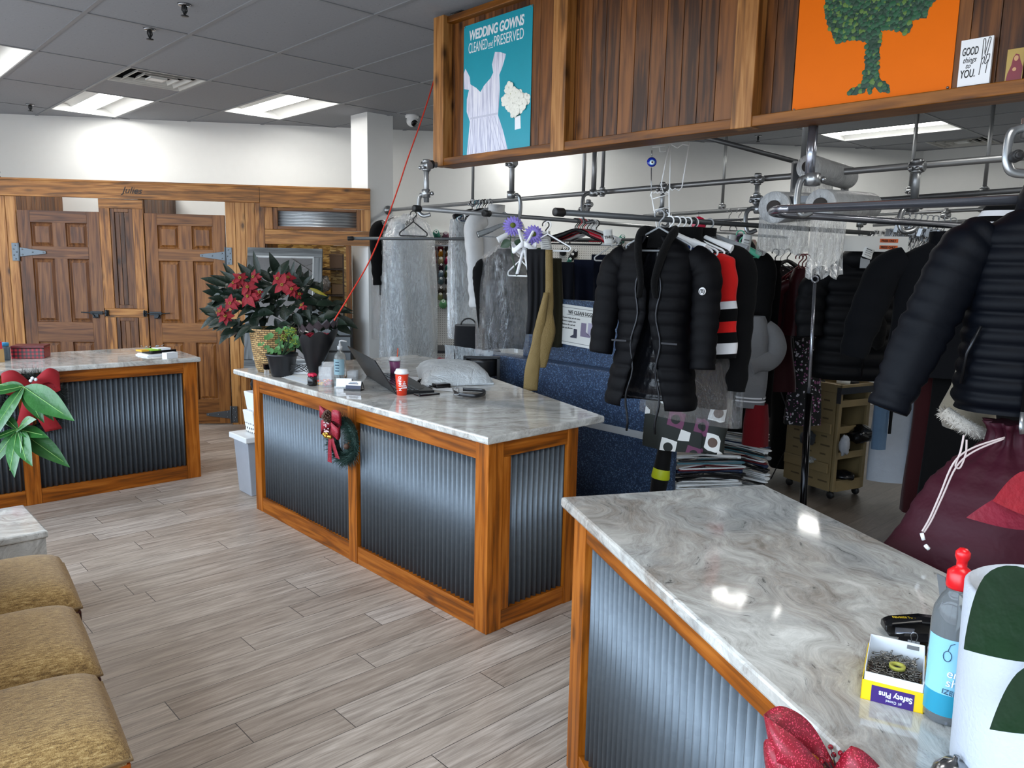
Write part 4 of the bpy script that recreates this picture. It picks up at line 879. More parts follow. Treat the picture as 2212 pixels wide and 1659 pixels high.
simple('black_floral_dress', 'black dress with tiny pale flowers behind the chrome pole', 'dress', D(1757, 585, 5.1), CAMZ, floral('small_floral', '#08080a', '#b9b4bb', '#8a5078', 60), .95, hw=(.05, .08, .08, .12), dp=(.04, .05, .05, .07), fold=.04)
simple('cream_blouse', 'cream blouse peeking between the leather jacket and the pole', 'blouse', D(1752, 560, 5.2), CAMZ, cloth('cream_cloth', '#bdb5a4', .9), .4, hw=(.03, .045, .045, .05), dp=(.04, .04, .04, .04))
# dark quilted puffer with fur pocket
dq = cloth('charcoal_quilted_nylon', '#0c0d10', .6, .0, .15, spec=.12)
p = Kpt(1868); t = garm('hooded_puffer_jacket', 'charcoal hooded puffer jacket with a fur patch, hanging right of the film rolls', 'jacket', p, radians(-50))
keys = [(-.13, .09, .07), (-.18, .16, .09), (-.24, .21, .11), (-.45, .20, .13), (-.62, .215, .14), (-.80, .235, .145), (-.84, .225, .13)]
MB().loft(body(keys, .085, .02, 48, None, .012, 4, .3, step=.011), True, False).build('body', dq, t)
for s in (-1, 1): sleeve([Vector((s*.17, 0, -.24)), Vector((s*.25, -.01, -.32)), Vector((s*.275, -.02, -.46)), Vector((s*.265, -.04, -.60))], (.07, .085, .078, .066), .085, .014, 22, .85).build('sleeve', dq, t)
MB().loft([ring(0, -.02, -.20, .11, .10, 24), ring(0, -.03, -.14, .13, .11, 24), ring(0, -.02, -.10, .10, .08, 24), ring(0, .0, -.09, .04, .03, 24)], True, True).build('hood', dq, t)
MB().lathe((.075, -.15, -.66), [(0, 0), (.035, .03), (.045, .10), (.04, .16), (.02, .2), (0, .21)], 14).build('fur_patch', fur, t)
MB().tube([(.0, -.145, -.22), (.0, -.16, -.5), (.0, -.165, -.82)], .005, 6).build('zip', zpm, t)
MB().box(-.05, -.0, -.135, -.13, -.20, -.14).build('brand_label', flat('grey_label', '#9fa3a6', .6), t)
tagcard('white notice tag pinned to the charcoal puffer collar', 1880, 536, 4.15, .055, .055, 0, tilt=.35, lines=4)
# jeans, white sheet, long navy coats
simple('light_blue_jeans', 'pair of light blue jeans hanging behind the beige cart', 'jeans', D(1922, 700, 5.0), CAMZ, cloth('pale_denim', '#5d7690', .9, .2, .4), .75, hw=(.05, .05, .05, .045), dp=(.03, .03, .03, .03), fold=.03)
simple('black_belt_strap', 'black strap hanging beside the light blue jeans', 'belt', D(1942, 720, 4.95), CAMZ+.4, bkk, .58, hw=(.012, .012, .014, .012), dp=(.006, .006, .006, .006), fold=0, n=10)
wsh = cloth('white_satin_sheet', '#c9d2de', .35, .2, .35, 20)
t = simple('white_gown_bag', 'long white garment bag reaching almost to the floor beyond the cart', 'garment bag', D(1972, 560, 5.35), CAMZ-.15, wsh, 1.50, hw=(.06, .12, .145, .165), dp=(.04, .06, .06, .07), fold=.03, k=4)
simple('grey_white_gown', 'narrow pale grey gown hanging right of the long white bag', 'gown', D(2008, 700, 5.3), CAMZ, cloth('pale_grey_cloth', '#9a9ca3', .7), 1.0, hw=(.03, .035, .035, .05), dp=(.04, .05, .06, .06), fold=.05)
simple('white_dress_shirt', 'white shirt on a black hanger behind the clip hangers', 'shirt', D(1958, 520, 5.6), CAMZ-.5, cloth('white_cotton', '#b9bcbc', .8), .8, hw=(.07, .2, .19, .2), dp=(.05, .06, .07, .07), top=-.1)
nv2 = cloth('midnight_wool', '#06080d', .95, .05)
simple('navy_overcoat', 'long midnight navy overcoat behind the navy quilted jacket', 'coat', Cpt(2052), radians(-60), nv2, .62, sl=.40, hw=(.07, .2, .2, .22), dp=(.06, .08, .09, .1), sr=(.085, .06), spread=.13, fold=.02, collar=nv2)
simple('maroon_evening_gown', 'dark maroon gown hanging behind the laundry bag', 'gown', D(2045, 700, 3.7), CAMZ, cloth('deep_maroon', '#2b0508', .9), .85, hw=(.06, .12, .11, .13), dp=(.05, .06, .06, .08), fold=.04)
simple('black_gown_behind', 'black gown in the shade behind the navy jacket', 'gown', D(2140, 640, 3.6), CAMZ, bkk, 1.1, hw=(.1, .2, .22, .25), dp=(.05, .06, .06, .08), fold=.04)
# ---------------- navy quilted jacket at the right edge
nq = cloth('navy_quilted_nylon', '#04070f', .55, .0, .12, spec=.12)
p = Bpt(2286); t = garm('navy_quilted_jacket', 'navy quilted jacket cut by the right edge, sleeve hanging over the laundry bag', 'jacket', p, radians(-62))
keys = [(-.02, .075, .06), (-.05, .13, .08), (-.10, .19, .10), (-.2, .20, .115), (-.40, .20, .12), (-.57, .21, .13), (-.61, .20, .12)]
MB().loft(body(keys, .046, .012, 56, None, .01, 4, .3, step=.0068), True, False).build('body', nq, t)
sleeve([Vector((-.15, 0, -.10)), Vector((-.225, -.02, -.17)), Vector((-.31, -.05, -.38)), Vector((-.39, -.09, -.62))], (.062, .08, .072, .055), .05, .012, 26, .85).build('sleeve', nq, t)
sleeve([Vector((.15, 0, -.10)), Vector((.23, -.0, -.17)), Vector((.25, -.02, -.36)), Vector((.25, -.04, -.6))], (.07, .085, .08, .06), .05, .012, 22, .85).build('sleeve', nq, t)
MB().loft([ring(0, 0, -.04, .10, .09, 24), ring(0, -.005, .01, .095, .085, 24), ring(0, -.005, .04, .085, .07, 24), ring(0, 0, .02, .06, .05, 24)], True, False).build('collar', nq, t)
MB().tube([(-.05, -.10, -.08), (-.055, -.135, -.3), (-.06, -.145, -.61)], .006, 8).build('zip', zpm, t)
MB().tube([(-.175, -.10, -.36), (-.20, -.085, -.44), (-.205, -.08, -.53)], .005, 8).build('pocket_zip', zpm, t)
MB().tube([(-.06, -.15, -.59), (-.062, -.158, -.63), (-.058, -.16, -.65)], .007, 8, flat=.4).build('zip_pull', cst, t)
# fur trimmed tan hood below it
tan = cloth('tan_suede', '#8f8674', .85, .5, .4)
def furmat():
    return cloth('white_fur', '#d8d0c4', .98, .8, 1.0, 260)
t = garm('fur_trimmed_hood', 'tan hood with white fur trim hanging below the navy jacket', 'hood', D(2098, 800, 2.5), CAMZ)
MB().loft([ring(.02, .03, .02, .035, .05, 24), ring(.01, .0, -.06, .055, .07, 24), ring(0, 0, -.13, .075, .08, 24), ring(.015, 0, -.19, .075, .075, 24)], True, True).build('hood', tan, t)
fm_ = MB(); random.seed(3); pth = smooth([D(2042, 890, 2.38)-D(2098, 800, 2.5)+Vector((0, 0, 0)), D(2062, 905, 2.36)-D(2098, 800, 2.5), D(2090, 922, 2.35)-D(2098, 800, 2.5), D(2120, 936, 2.38)-D(2098, 800, 2.5)], 8)
RM = Matrix.Rotation(-CAMZ, 4, 'Z'); pth = [RM @ q for q in pth]
for q in pth:
    for k in range(34):
        d = Vector((random.gauss(0, 1), random.gauss(0, 1), random.gauss(0, 1))).normalized(); b0 = q+d*.012; b1 = q+d*.03+Vector((0, 0, -.004)); s_ = d.orthogonal().normalized()*.003; fm_.add([b0-s_, b0+s_, b1], [(0, 1, 2)])
fm_.tube(pth, .02, 10); fm_.build('fur_trim', furmat(), t)
# striped cloth above the jacket
t = garm('black_and_white_shirt', 'black and white striped top behind the navy jacket shoulder', 'shirt', D(2200, 440, 2.75), CAMZ-.3)
for i in range(6): MB().loft([ring(0, 0, -.02*i-.005, .10+.012*i, .05, 20), ring(0, 0, -.02*i-.025, .112+.012*i, .05, 20)], True, i == 0).build('stripe', whi if i % 2 else bkk, t)
# ================================================================== left group of garments on the upper rail and the worn silver rail
def filmcover(t, keys, mat, n=36, fold=.035, k=6): MB().loft(body(keys, n=n, fold=fold, k=k), True, False).build('garment_film', mat, t)
t = simple('black_dress_in_film', 'black dress under clear film, leftmost garment on the rails', 'dress', Upt(857), 0, bkk, .75, hw=(.05, .17, .2, .2), dp=(.03, .05, .05, .06), sl=.5, sides=(-1,), spread=.02)
filmcover(t, [(-.06, .05, .04), (-.15, .24, .07), (-.4, .27, .08), (-1.25, .27, .09)], clear)
gry = cloth('pale_grey_gown', '#aeb6bc', .6)
t = simple('wrapped_gown', 'full length gown under milky plastic film beside the pegboard', 'gown', Upt(884), 0, gry, 1.25, hw=(.05, .16, .2, .26), dp=(.04, .06, .08, .12), fold=.05)
filmcover(t, [(-.05, .05, .05), (-.14, .22, .10), (-.3, .275, .13), (-.8, .29, .15), (-1.48, .30, .16)], milky, 60, .045, 7)
MB().box(-.12, -.01, -.105, -.103, -.24, -.13).build('paper_label', ctag, t)
text('sROOY', .05, frame((-.115, -.107, -.17), (1, 0, .5), (-.5, 0, 1)), sg, t, 'label_writing')
hanger('empty black wire hanger in front of the milky wrapped gown', D(893, 456, 5.6), CAMZ, 'tube', wib, None, .10)
for i, (px, m_, kd) in enumerate(((1020, plb, 'wide'), (1025, plw, 'tube'), (1030, plt, 'tube'), (1035, pln, 'tube'), (1039, plw, 'wide'), (1043, plb, 'wide'), (1048, plb, 'tube'), (1053, plw, 'tube'), (1059, plg, 'wide'))):
    hanger(['leftmost black wide hanger of the tight bunch on the upper rail', 'white hanger second in the bunch on the upper rail', 'teal hanger in the bunch on the upper rail', 'navy hanger in the bunch on the upper rail', 'wide white hanger in the middle of the bunch', 'black wide hanger right of the wide white one', 'thin black hanger near the right of the bunch', 'thin white hanger at the right of the bunch', 'grey hanger closing the bunch on the right'][i], Upt(px)+Vector((0, 0, .02)), .12*sin(i*2), kd, m_, 'bunch of hangers on the upper rail', .2)
t = simple('wrapped_trousers', 'grey trousers in clear film beside the thread cones', 'trousers', Upt(1003), 0, cloth('mid_grey_cloth', '#8b8f93', .8), .7, hw=(.06, .08, .08, .08), dp=(.02, .03, .03, .03), top=-.12)
filmcover(t, [(-.08, .05, .03), (-.15, .15, .05), (-.5, .16, .07), (-1.15, .15, .08)], milky)
wsc = cloth('white_shirt_cotton', '#dcdddd', .8, .1, .35, 40)
simple('white_shirt', 'white long-sleeved shirt hanging on the upper rail', 'shirt', Upt(1072), .1, wsc, .60, sl=.62, hw=(.07, .2, .2, .21), dp=(.04, .06, .07, .08), spread=-.02, fold=.05, collar=wsc, sr=(.085, .08), wr=.006)
t = simple('wrapped_black_jacket', 'black quilted jacket under clear film with a transparent hanger', 'jacket', Lpt(1090)+Vector((0, 0, -.09)), radians(-25), bkk, .64, hw=(.04, .10, .11, .125), dp=(.05, .07, .08, .085), puff=.04, pa=.006, sl=.50, spread=-.03, sr=(.05, .04), top=-.12)
filmcover(t, [(-.10, .05, .05), (-.18, .15, .10), (-.4, .175, .12), (-.80, .17, .12)], clear)
hanger('transparent hanger of the film-wrapped black jacket', Lpt(1090)+Vector((0, 0, .017)), radians(-25), 'wide', flat('clear_plastic', '#c9d0d4', .1, trans=.8), None, .18)
# purple flowers with white ribbon
pur = flat('lilac_petal', '#8f7fd6', .6, var=.12); lf = flat('artificial_leaf', '#24452a', .5, var=.2); yg = flat('flower_eye', '#5d6b22', .8); rib = flat('white_ribbon', '#e7e9ec', .3, var=.02)
def petals(m, c, nrm, r, n, w, lift=.2, ph=0, mi=0):
    nrm = Vector(nrm).normalized(); u = nrm.orthogonal().normalized(); v = nrm.cross(u)
    for i in range(n):
        a = 2*pi*i/n+ph; d = u*cos(a)+v*sin(a); sd = nrm.cross(d)
        rows = []
        for q, ww in ((.12, .35), (.45, .95), (.75, 1.0), (.93, .6), (1.0, .08)):
            p = Vector(c)+d*(r*q)+nrm*(r*lift*q*(1.6-q)); rows.append([p-sd*(w*ww), p+nrm*(w*.25), p+sd*(w*ww)])
        m.loft(rows, False, False, mi, True)
    return m
def flower(label, px, py, dep, r=.064):
    c = D(px, py, dep); t = thing('artificial_flower', label, 'flower', c, group='artificial purple flowers'); nr = (-_f+Vector((0, 0, .1)))
    m = MB(); 
    for k, (rr, n) in enumerate(((1.0, 18), (.85, 16), (.65, 14))): petals(m, nr*.006*k, nr, r*rr, n, r*.12, .15+.2*k, k*.2)
    m.build('petals', pur, t); MB().ball(nr*.02, r*.28, 8).build('centre', yg, t)
    MB().tube(smooth([(0, 0, 0), (0, .02, -.1), _r*.03+Vector((0, .0, -.3))], 5), .004, 6).build('stem', lf, t)
    m = MB()
    for q in (-1, 1): leaf(m, Vector((0, 0, -.09))+_r*.01*q, (_r*q*.8+Vector((0, 0, -.4))).normalized(), -_f, .075, .028)
    m.build('leaf', lf, t); return t
def leaf(m, base, d, nrm, L, w, mi=0, droop=.25, n=8, cup=.25, tip=1.3):
    """a pointed leaf: a folded blade with a slight droop"""
    d = Vector(d).normalized(); nrm = Vector(nrm); nrm = (nrm-d*nrm.dot(d)).normalized(); s = d.cross(nrm); rows = []
    for i in range(n+1):
        f = i/n; p = Vector(base)+d*(L*f)-nrm*(L*droop*f*f); ww = w*(sin(pi*min(1, f**.8))**.9)*(1 if f < .5 else (1-(f-.5)*2*.12)); ww = max(ww, .0004)
        rows.append([p-s*ww+nrm*(cup*ww), p-s*ww*.5+nrm*(cup*ww*.35), p, p+s*ww*.5+nrm*(cup*ww*.35), p+s*ww+nrm*(cup*ww)])
    m.loft(rows, False, False, mi, True); return m
flower('purple artificial flower hanging left of the white ribbon', 1108, 489, 4.75); flower('purple artificial flower hanging right of the white ribbon', 1152, 508, 4.75)
t = thing('ribbon_bow', 'white satin ribbon bow between the two purple flowers', 'bow', D(1132, 535, 4.7))
m = MB()
for s in (-1, 1):
    m.sheet([[Vector((0, 0, 0))+_r*(s*.075*sin(pi*j/10))+Vector((0, 0, .012*i-.02+.02*cos(j)))-_f*(.03*cos(pi*j/10)) for j in range(11)] for i in range(4)], .001)
m.build('loop', rib, t); m = MB()
for dx, L in ((-.04, .16), (.03, .14), (.055, -.1), (-.035, -.11)): m.sheet([[_r*(dx*(i/8)+w_)+Vector((0, 0, -L*i/8)) - _f*.01*sin(i) for w_ in (-.009, .009)] for i in range(9)], .001)
m.build('tail', rib, t); MB().ball((0, 0, 0), .016, 8).build('knot', rib, t)
hanger('white plastic hanger behind the left purple flower', D(1112, 470, 4.95), CAMZ+.3, 'wide', plw, 'white hangers behind the ribbon', .11); hanger('white plastic hanger loop low under the ribbon', D(1125, 535, 4.9), CAMZ-.5, 'tube', plw, 'white hangers behind the ribbon', .09)
tagcard('curled white shipping label around the hanger right of the flowers', 1177, 500, 4.75, .075, .11, .4, lines=7, tilt=-.1)
hanger('white hanger holding the gold trousers', D(1184, 478, 4.7), radians(-75), 'tube', plw, 'trouser hangers', .16); hanger('black hanger holding the black trousers', D(1179, 478, 4.75), radians(-68), 'tube', plb, 'trouser hangers', .16)
def drape(name, label, px, py, dep, w0, w1, L0, L1, rz, mat, folds=3):
    """folded trousers over a hanger bar: two hanging layers"""
    t = thing(name, label, 'trousers', D(px, py, dep), rz); g_ = []
    for i in range(44):
        f = i/43; ang = (f-.5)*2
        if abs(ang) < .08: y = ang/.08*.012; z = 0.006-abs(ang)*.05; ww = w0; e = 0
        else: e = (abs(ang)-.08)/.92; y = (1 if ang > 0 else -1)*(.014+.02*e); z = -e*(L1 if ang > 0 else L0); ww = w0+(w1-w0)*e
        g_.append([Vector((ww*(j/16-.5)+.02*e*sin(3*e), y+.012*sin(j/16*pi*2*folds+e*2)*min(1, e*3), z)) for j in range(17)])
    MB().sheet(g_, .003).build('cloth', mat, t); return t
gol = cloth('gold_lurex', '#857046', .45, .1, .7, 160)
tk = drape('black_trousers', 'black trousers folded over a hanger, next to the gold trousers', 1158, 541, 4.65, .11, .10, .50, .47, radians(-50), cloth('charcoal_cloth', '#17181b', .8, .1))
t = thing('gold_trousers', 'glittery gold trousers hanging down in front of the blue desk panel', 'trousers', D(1186, 540, 4.6), CAMZ)
def rings_path(pts, rads, n=18, lob=3, fl=.45, amp=.18):
    P_ = smooth(pts, 8); R = len(P_); out = []
    for i, p in enumerate(P_):
        f = i/(R-1); r = interp([(-j/(len(rads)-1), v) for j, v in enumerate(rads)], -f)[0]
        out.append([p+Vector((r*cos(2*pi*k/n)*(1+amp*sin(lob*2*pi*k/n+i*.15)), r*fl*sin(2*pi*k/n), 0)) for k in range(n)])
    return out
MB().loft(rings_path([(0, 0, 0), (.005, -.0, -.25), (-.01, -.01, -.42), (-.03, -.02, -.60), (-.035, -.02, -.70)], (.02, .022, .032, .062, .05, .04))).build('leg', gol, t)
MB().loft(rings_path([(-.01, -.03, -.25), (-.055, -.035, -.50), (-.085, -.035, -.70), (-.09, -.03, -.84)], (.015, .03, .042, .04))).build('leg', gol, t)
# red, white and black hangers
bun = [(plb, 'tube'), (plb, 'wide'), (plr, 'wide'), (plg, 'wide'), (plb, 'wide'), (plr, 'wide'), (plw, 'tube'), (plb, 'wide'), (plw, 'wide'), (plg, 'tube'), (plw, 'tube'), (plw, 'wide'), (plb, 'tube')]
nm = ['first thin black', 'second, wide black', 'third, wide red', 'fourth, wide grey', 'fifth, wide black', 'sixth, wide red', 'seventh, thin white', 'eighth, wide black', 'ninth, wide white', 'tenth, thin grey', 'eleventh, thin white', 'twelfth, wide white', 'last thin black']
for i, (m_, kd) in enumerate(bun): hanger('%s hanger from the left in the red, white and black bunch' % nm[i], Lpt(1243+i*3.8)+Vector((0, 0, .017)), radians(-50+8*sin(i*1.7)), kd, m_, 'red, white and black hangers', .19)
hanger('white hanger swinging at the right of the red and white bunch', D(1322, 508, 5.4), CAMZ+.5, 'tube', plw, None, .14)
for i, (px, dy, m_, c_) in enumerate(((1218, 568, 'navy_cloth_a', '#0b0e18'), (1262, 563, 'navy_cloth_b', '#0d1428'), (1300, 552, 'navy_cloth_c', '#0a0f22'), (1335, 560, 'olive_cloth', '#4a4433'))):
    drape('folded_trousers', ['near-black folded trousers, leftmost behind the blue desk', 'navy folded trousers in the middle behind the blue desk', 'navy folded trousers right, behind the blue desk', 'olive folded trousers rightmost behind the blue desk'][i], px, dy, 5.6+.1*i, .15, .17, .75, .7, radians(-55), cloth(m_, c_, .85, .1), 2)
drape('olive_trousers', 'dark olive trousers showing beside the gold trousers', 1200, 560, 5.3, .08, .12, .6, .6, radians(-40), cloth('dark_olive', '#2b2819', .85), 2)
tagcard('white divider card reading THU on the rear rail', 1313, 496, 4.9, .058, .09, .1, 'THU', size=.026, tilt=-.1)
# wire hanger chain and evil eye
t = thing('wire_hanger_chain', 'silver wire display hangers chained under the sign board', 'wire hanger', D(1440, 320, 3.9))
def wire(pts, dep, nme, r=.003, mat=None): return MB().tube([D(x, y, dep) for x, y in pts], r, 6).build(nme, mat or plw, t, world=True)
wire([(1409, 318), (1437, 316), (1437, 328), (1426, 328), (1425, 318)], 3.9, 'hook'); wire([(1445, 316), (1428, 400), (1432, 412)], 3.9, 'strand'); wire([(1449, 318), (1446, 420), (1447, 470)], 3.9, 'strand')
wire([(1489, 306), (1473, 405), (1466, 412), (1458, 407), (1452, 411), (1446, 405)], 3.9, 'strand'); wire([(1450, 312), (1463, 320), (1474, 312), (1489, 314)], 3.9, 'hook')
wire([(1407, 420), (1416, 470), (1424, 530)], 3.7, 'strand'); zz = [(1424, 530)]+[(1428+i*4.2, 540+(3 if i % 2 else -1)) for i in range(6)]+[(1453, 537), (1446, 470), (1445, 410)]
wire(zz, 3.7, 'frame'); wire([(1405, 425)]+[(1408+i*4, 416+(2 if i % 2 else -2)) for i in range(10)], 3.75, 'frame'); wire([(1409, 430), (1445, 420)], 3.75, 'strand'); wire([(1411, 455), (1447, 446)], 3.75, 'strand')
MB().tube([D(1408, 325, 3.8), D(1408, 338, 3.8)], .0025, 6).tube([D(1407, 362, 3.8), D(1407, 425, 3.8)], .0025, 6).build('chain', wir, t, world=True)
ev = thing('evil_eye_charm', 'blue glass evil eye charm hanging on wire below the sign', 'charm', D(1408, 350, 3.8)); nf = -_f
eb = flat('cobalt_glass', '#1b2f9c', .05, var=.02)
MB().lathe(-nf*.006, [(0, 0), (.018, .0), (.024, .006), (.018, .012), (0, .013)], 22, axis=nf).build('bead', eb, ev)
MB().lathe(nf*.0062-_u*.004, [(0, 0), (.013, 0), (.013, .002), (0, .002)], 20, axis=nf).build('eye_white', flat('pale_blue_enamel', '#9fd4ee', .1, var=0), ev); MB().lathe(nf*.0084-_u*.004, [(0, 0), (.009, 0), (.009, .001), (0, .001)], 20, axis=nf).build('iris', flat('white_enamel', '#f4f8fb', .1, var=0), ev)
MB().lathe(nf*.0096-_u*.004, [(0, 0), (.0045, 0), (.0045, .001), (0, .001)], 16, axis=nf).build('pupil', bk, ev)
cb = thing('red_disc', 'round crimson plastic disc hanging behind the white hanger hooks', 'disc', D(1509, 484, 3.95)); MB().lathe(nf*0, [(0, 0), (.034, 0), (.038, .006), (.034, .012), (0, .014)], 26, axis=nf).build('disc', flat('crimson_plastic', '#b01238', .3), cb); MB().tube([D(1509, 472, 4.3), D(1509, 458, 4.3)], .0015, 6).build('loop', wir, cb, world=True)
for i, px in enumerate((1576, 1597)): hanger('%s wire hanger hook on the rear rail above the care tags' % ('left' if i == 0 else 'right'), Upt(1590)*0+D(px, 452, 6.5), CAMZ+.3, 'tube', wir, 'hooks above the care tags', .08)
# ------------------------------------------------------------------ pegboard with thread cones
def pegmat():
    t = NT('white_pegboard'); co = t.coord(); s = t.n('ShaderNodeSeparateXYZ', {0: co}).outputs
    def c_(v): return t.math('SUBTRACT', t.math('FRACT', t.math('DIVIDE', v, .0254)), .5)
    d = t.math('SQRT', t.math('ADD', t.math('POWER', c_(s[0]), 2), t.math('POWER', c_(s[2]), 2)))
    t.P(col=t.mix(t.math('LESS_THAN', d, .16), lin('#c9c9c5'), lin('#2a2a2a')), rough=.6); return t.mat
PBo = VP(1003, 503, (5.19, 7.21), (WD.x, WD.y)); pgm = pegmat()
def PB(px, py, off=0):
    p = VP(px, py, (5.19+WN.x*.04, 7.21+WN.y*.04), (WD.x, WD.y)); return p+WN*off
def pegboard(label, x0, x1, y0, y1):
    a = PB(x0, y0); b = PB(x1, y0); c = PB(x0, y1); t = thing('pegboard', label, 'pegboard', (a.x, a.y, c.z), RZ); L = (b-a).length
    MB().box(0, L, -.006, .006, 0, a.z-c.z).build('board', pgm, t); MB().box(0, L, .006, .03, 0, .03).box(0, L, .006, .03, a.z-c.z-.03, a.z-c.z).build('batten', white, t); return t
pegboard('white pegboard full of thread cones on the back wall, left section', 915, 1012, 501, 775)
pegboard('white pegboard section showing between the hanging trousers', 1160, 1385, 512, 640)
conec = {}
def cone(label, px, py, col, r=.032, h=.11):
    p = PB(px, py); key = (col, r)
    ax = (WN+Vector((0, 0, .55))).normalized()
    if key in conec: o = copy_tree(conec[key], loc=p, label=label); return o
    t = thing('thread_cone', label, 'thread cone', p, group='thread cones on the pegboard')
    MB().lathe(ax*.02, [(r*.98, 0), (r, .004), (r*.62, h*.86), (r*.5, h*.9)], 16, axis=ax).build('thread', flat('thread_'+col[1:], col, .8, var=.12, bump=.3, bscale=400), t)
    MB().lathe(ax*.012, [(r*.42, h*.86), (r*.42, h*1.0), (r*.22, h*1.0), (r*.22, h*.86)], 14, axis=ax).build('spool', pw, t); MB().tube([(0, 0, 0), ax*.13], .003, 6).build('peg', wir, t); kids(t); conec[key] = t; return t
K6 = lambda x, y: (740+x/5.82, 400+y/5.82)
cl = [((1175, 640), '#2f7a68', .05, 'green cone at the top of the pegboard'), ((1295, 655), '#7b4f63', .04, 'mauve cone beside the top green one'), ((1385, 650), '#c4671c', .03, 'orange cone at the top right'),
 ((1145, 795), '#541322', .03, 'maroon cone, left in the second row'), ((1230, 800), '#651225', .034, 'wine cone in the second row'), ((1315, 800), '#2a2628', .034, 'near-black cone in the second row'),
 ((1150, 885), '#b0603c', .03, 'rust cone, left in the third row'), ((1232, 870), '#c58a1d', .028, 'mustard cone in the third row'), ((1325, 885), '#6a4a22', .034, 'brown cone in the third row'), ((1402, 880), '#8b2b44', .028, 'raspberry cone right in the third row'),
 ((1145, 965), '#b3194a', .034, 'magenta cone, left in the fourth row'), ((1232, 965), '#cabf94', .034, 'cream cone in the fourth row'), ((1322, 962), '#c01552', .042, 'large pink cone in the fourth row'), ((1400, 965), '#4e4138', .03, 'dark taupe cone in the fourth row'),
 ((1145, 1055), '#6e1430', .032, 'wine cone, left in the fifth row'), ((1238, 1045), '#3c2230', .028, 'plum cone in the fifth row'), ((1318, 1052), '#2c7d6e', .03, 'teal cone in the fifth row'), ((1402, 1050), '#c2c66c', .028, 'lime cone in the fifth row'),
 ((1145, 1130), '#3d4145', .028, 'slate cone, left in the sixth row'), ((1235, 1130), '#8aa4b6', .032, 'pale blue cone in the sixth row'), ((1320, 1130), '#454e1e', .042, 'large olive cone in the sixth row'), ((1405, 1135), '#5b5b4b', .03, 'khaki cone right in the sixth row'),
 ((1145, 1210), '#3a4038', .02, 'small dark cone left in the seventh row'), ((1235, 1215), '#6d8a94', .032, 'blue grey cone in the seventh row'), ((1315, 1215), '#17181b', .03, 'black cone in the seventh row'), ((1398, 1220), '#3f4a3c', .032, 'forest cone right in the seventh row'),
 ((1145, 1325), '#a5193e', .034, 'crimson cone, left in the eighth row'), ((1235, 1330), '#4c463f', .032, 'brown grey cone in the eighth row'), ((1322, 1330), '#6f655e', .042, 'large taupe cone in the eighth row'), ((1408, 1335), '#b7b3ab', .026, 'light grey cone in the eighth row'),
 ((1228, 1410), '#a0a375', .032, 'sage cone in the ninth row'), ((1312, 1410), '#77706c', .03, 'grey cone in the ninth row'), ((1400, 1435), '#b9bdc2', .032, 'silver cone right in the ninth row'), ((1262, 1500), '#7fc78b', .045, 'large mint green cone near the bottom'), ((1345, 1505), '#b8b3a6', .028, 'beige cone beside the mint one')]
for (x, y), c_, r_, lb in cl: px, py = K6(x, y); cone(lb+' on the left pegboard', px, py+3, c_, r_)
for i, (px, py, c_, r_) in enumerate(((1215, 548, '#1c1c1e', .04), (1240, 552, '#232427', .04), (1228, 570, '#2f7a68', .03), (1233, 560, '#19191b', .035), (1248, 573, '#c9b23c', .03), (1340, 522, '#2f7a68', .045), (1352, 540, '#17181b', .035))):
    cone(['black cone high on the right pegboard by the trousers', 'charcoal cone right of the black one on the right pegboard', 'green cone low at the left of the right pegboard', 'small black cone under the two dark ones', 'yellow cone low on the right pegboard', 'large teal cone near the THU card', 'black cone beside the teal one near the THU card'][i], px, py, c_, r_)
sc_ = thing('scissor_row', 'row of small scissors hanging under the thread cones', 'scissors', PB(962, 676)); m = MB()
for i in range(4): q = Vector(WD)*(.05*i-.05); m.tube(arc(q, .012, 0, 2*pi, 10, WD, (0, 0, 1)), .003, 5).tube([q-Vector((0, 0, .012)), q-Vector((0, 0, .055))], .0035, 5)
m.build('scissors', dkm, sc_)
# sewing corner behind the counter
tb_ = flat('dark_laminate', '#24262a', .5)
a = PB(925, 750, .5); st_ = thing('sewing_table', 'dark sewing table under the pegboard with red fabric on it', 'table', (a.x, a.y, 0), RZ)
MB().box(-.2, .75, -.25, .3, .70, .73).build('tabletop', tb_, st_, bevel=.004)
for x, y in ((-.17, -.22), (.72, -.22), (-.17, .27), (.72, .27)): MB().box(x-.02, x+.02, y-.02, y+.02, 0, .7).build('leg', tb_, st_)
random.seed(5); p = D(958, 742, 7.0); fb = thing('fabric_pile', 'crumpled red and wine fabric on the sewing table', 'fabric', (p.x, p.y, .73)); m = MB(); g_ = [[Vector((.16*(j/12-.5)*2, .10*(i/8-.5)*2, .035+.025*sin(j*1.3+i)*cos(i*1.1)-.03*((j/6-1)**4))) for j in range(13)] for i in range(9)]; m.sheet(g_, .004); m.build('cloth', cloth('wine_satin', '#6e1420', .4, .3, .5), fb)
for nme, lb, px0, px1, py0, py1, dep, col, cat in (('garment_carrier', 'upright black fabric garment carrier behind the white shirt', 980, 1042, 702, 790, 6.0, '#1d1e21', 'garment bag'),):
    t = thing(nme, lb, cat, D((px0+px1)/2, py1, dep), CAMZ); w_ = (px1-px0)*dep/FPX; hh = (py1-py0)*dep/FPX
    MB().loft([ring(0, 0, z, w_/2*(1-.15*abs(z/hh-.5)), .12, 24, 4) for z in (0, .02, hh*.3, hh*.7, hh-.03, hh)], True, True).build('body', cloth('black_canvas', '#1c1d20', .8), t); MB().tube(arc((0, 0, hh-.01), .06, 0, pi, 10), .006, 6).build('handle', rub, t)
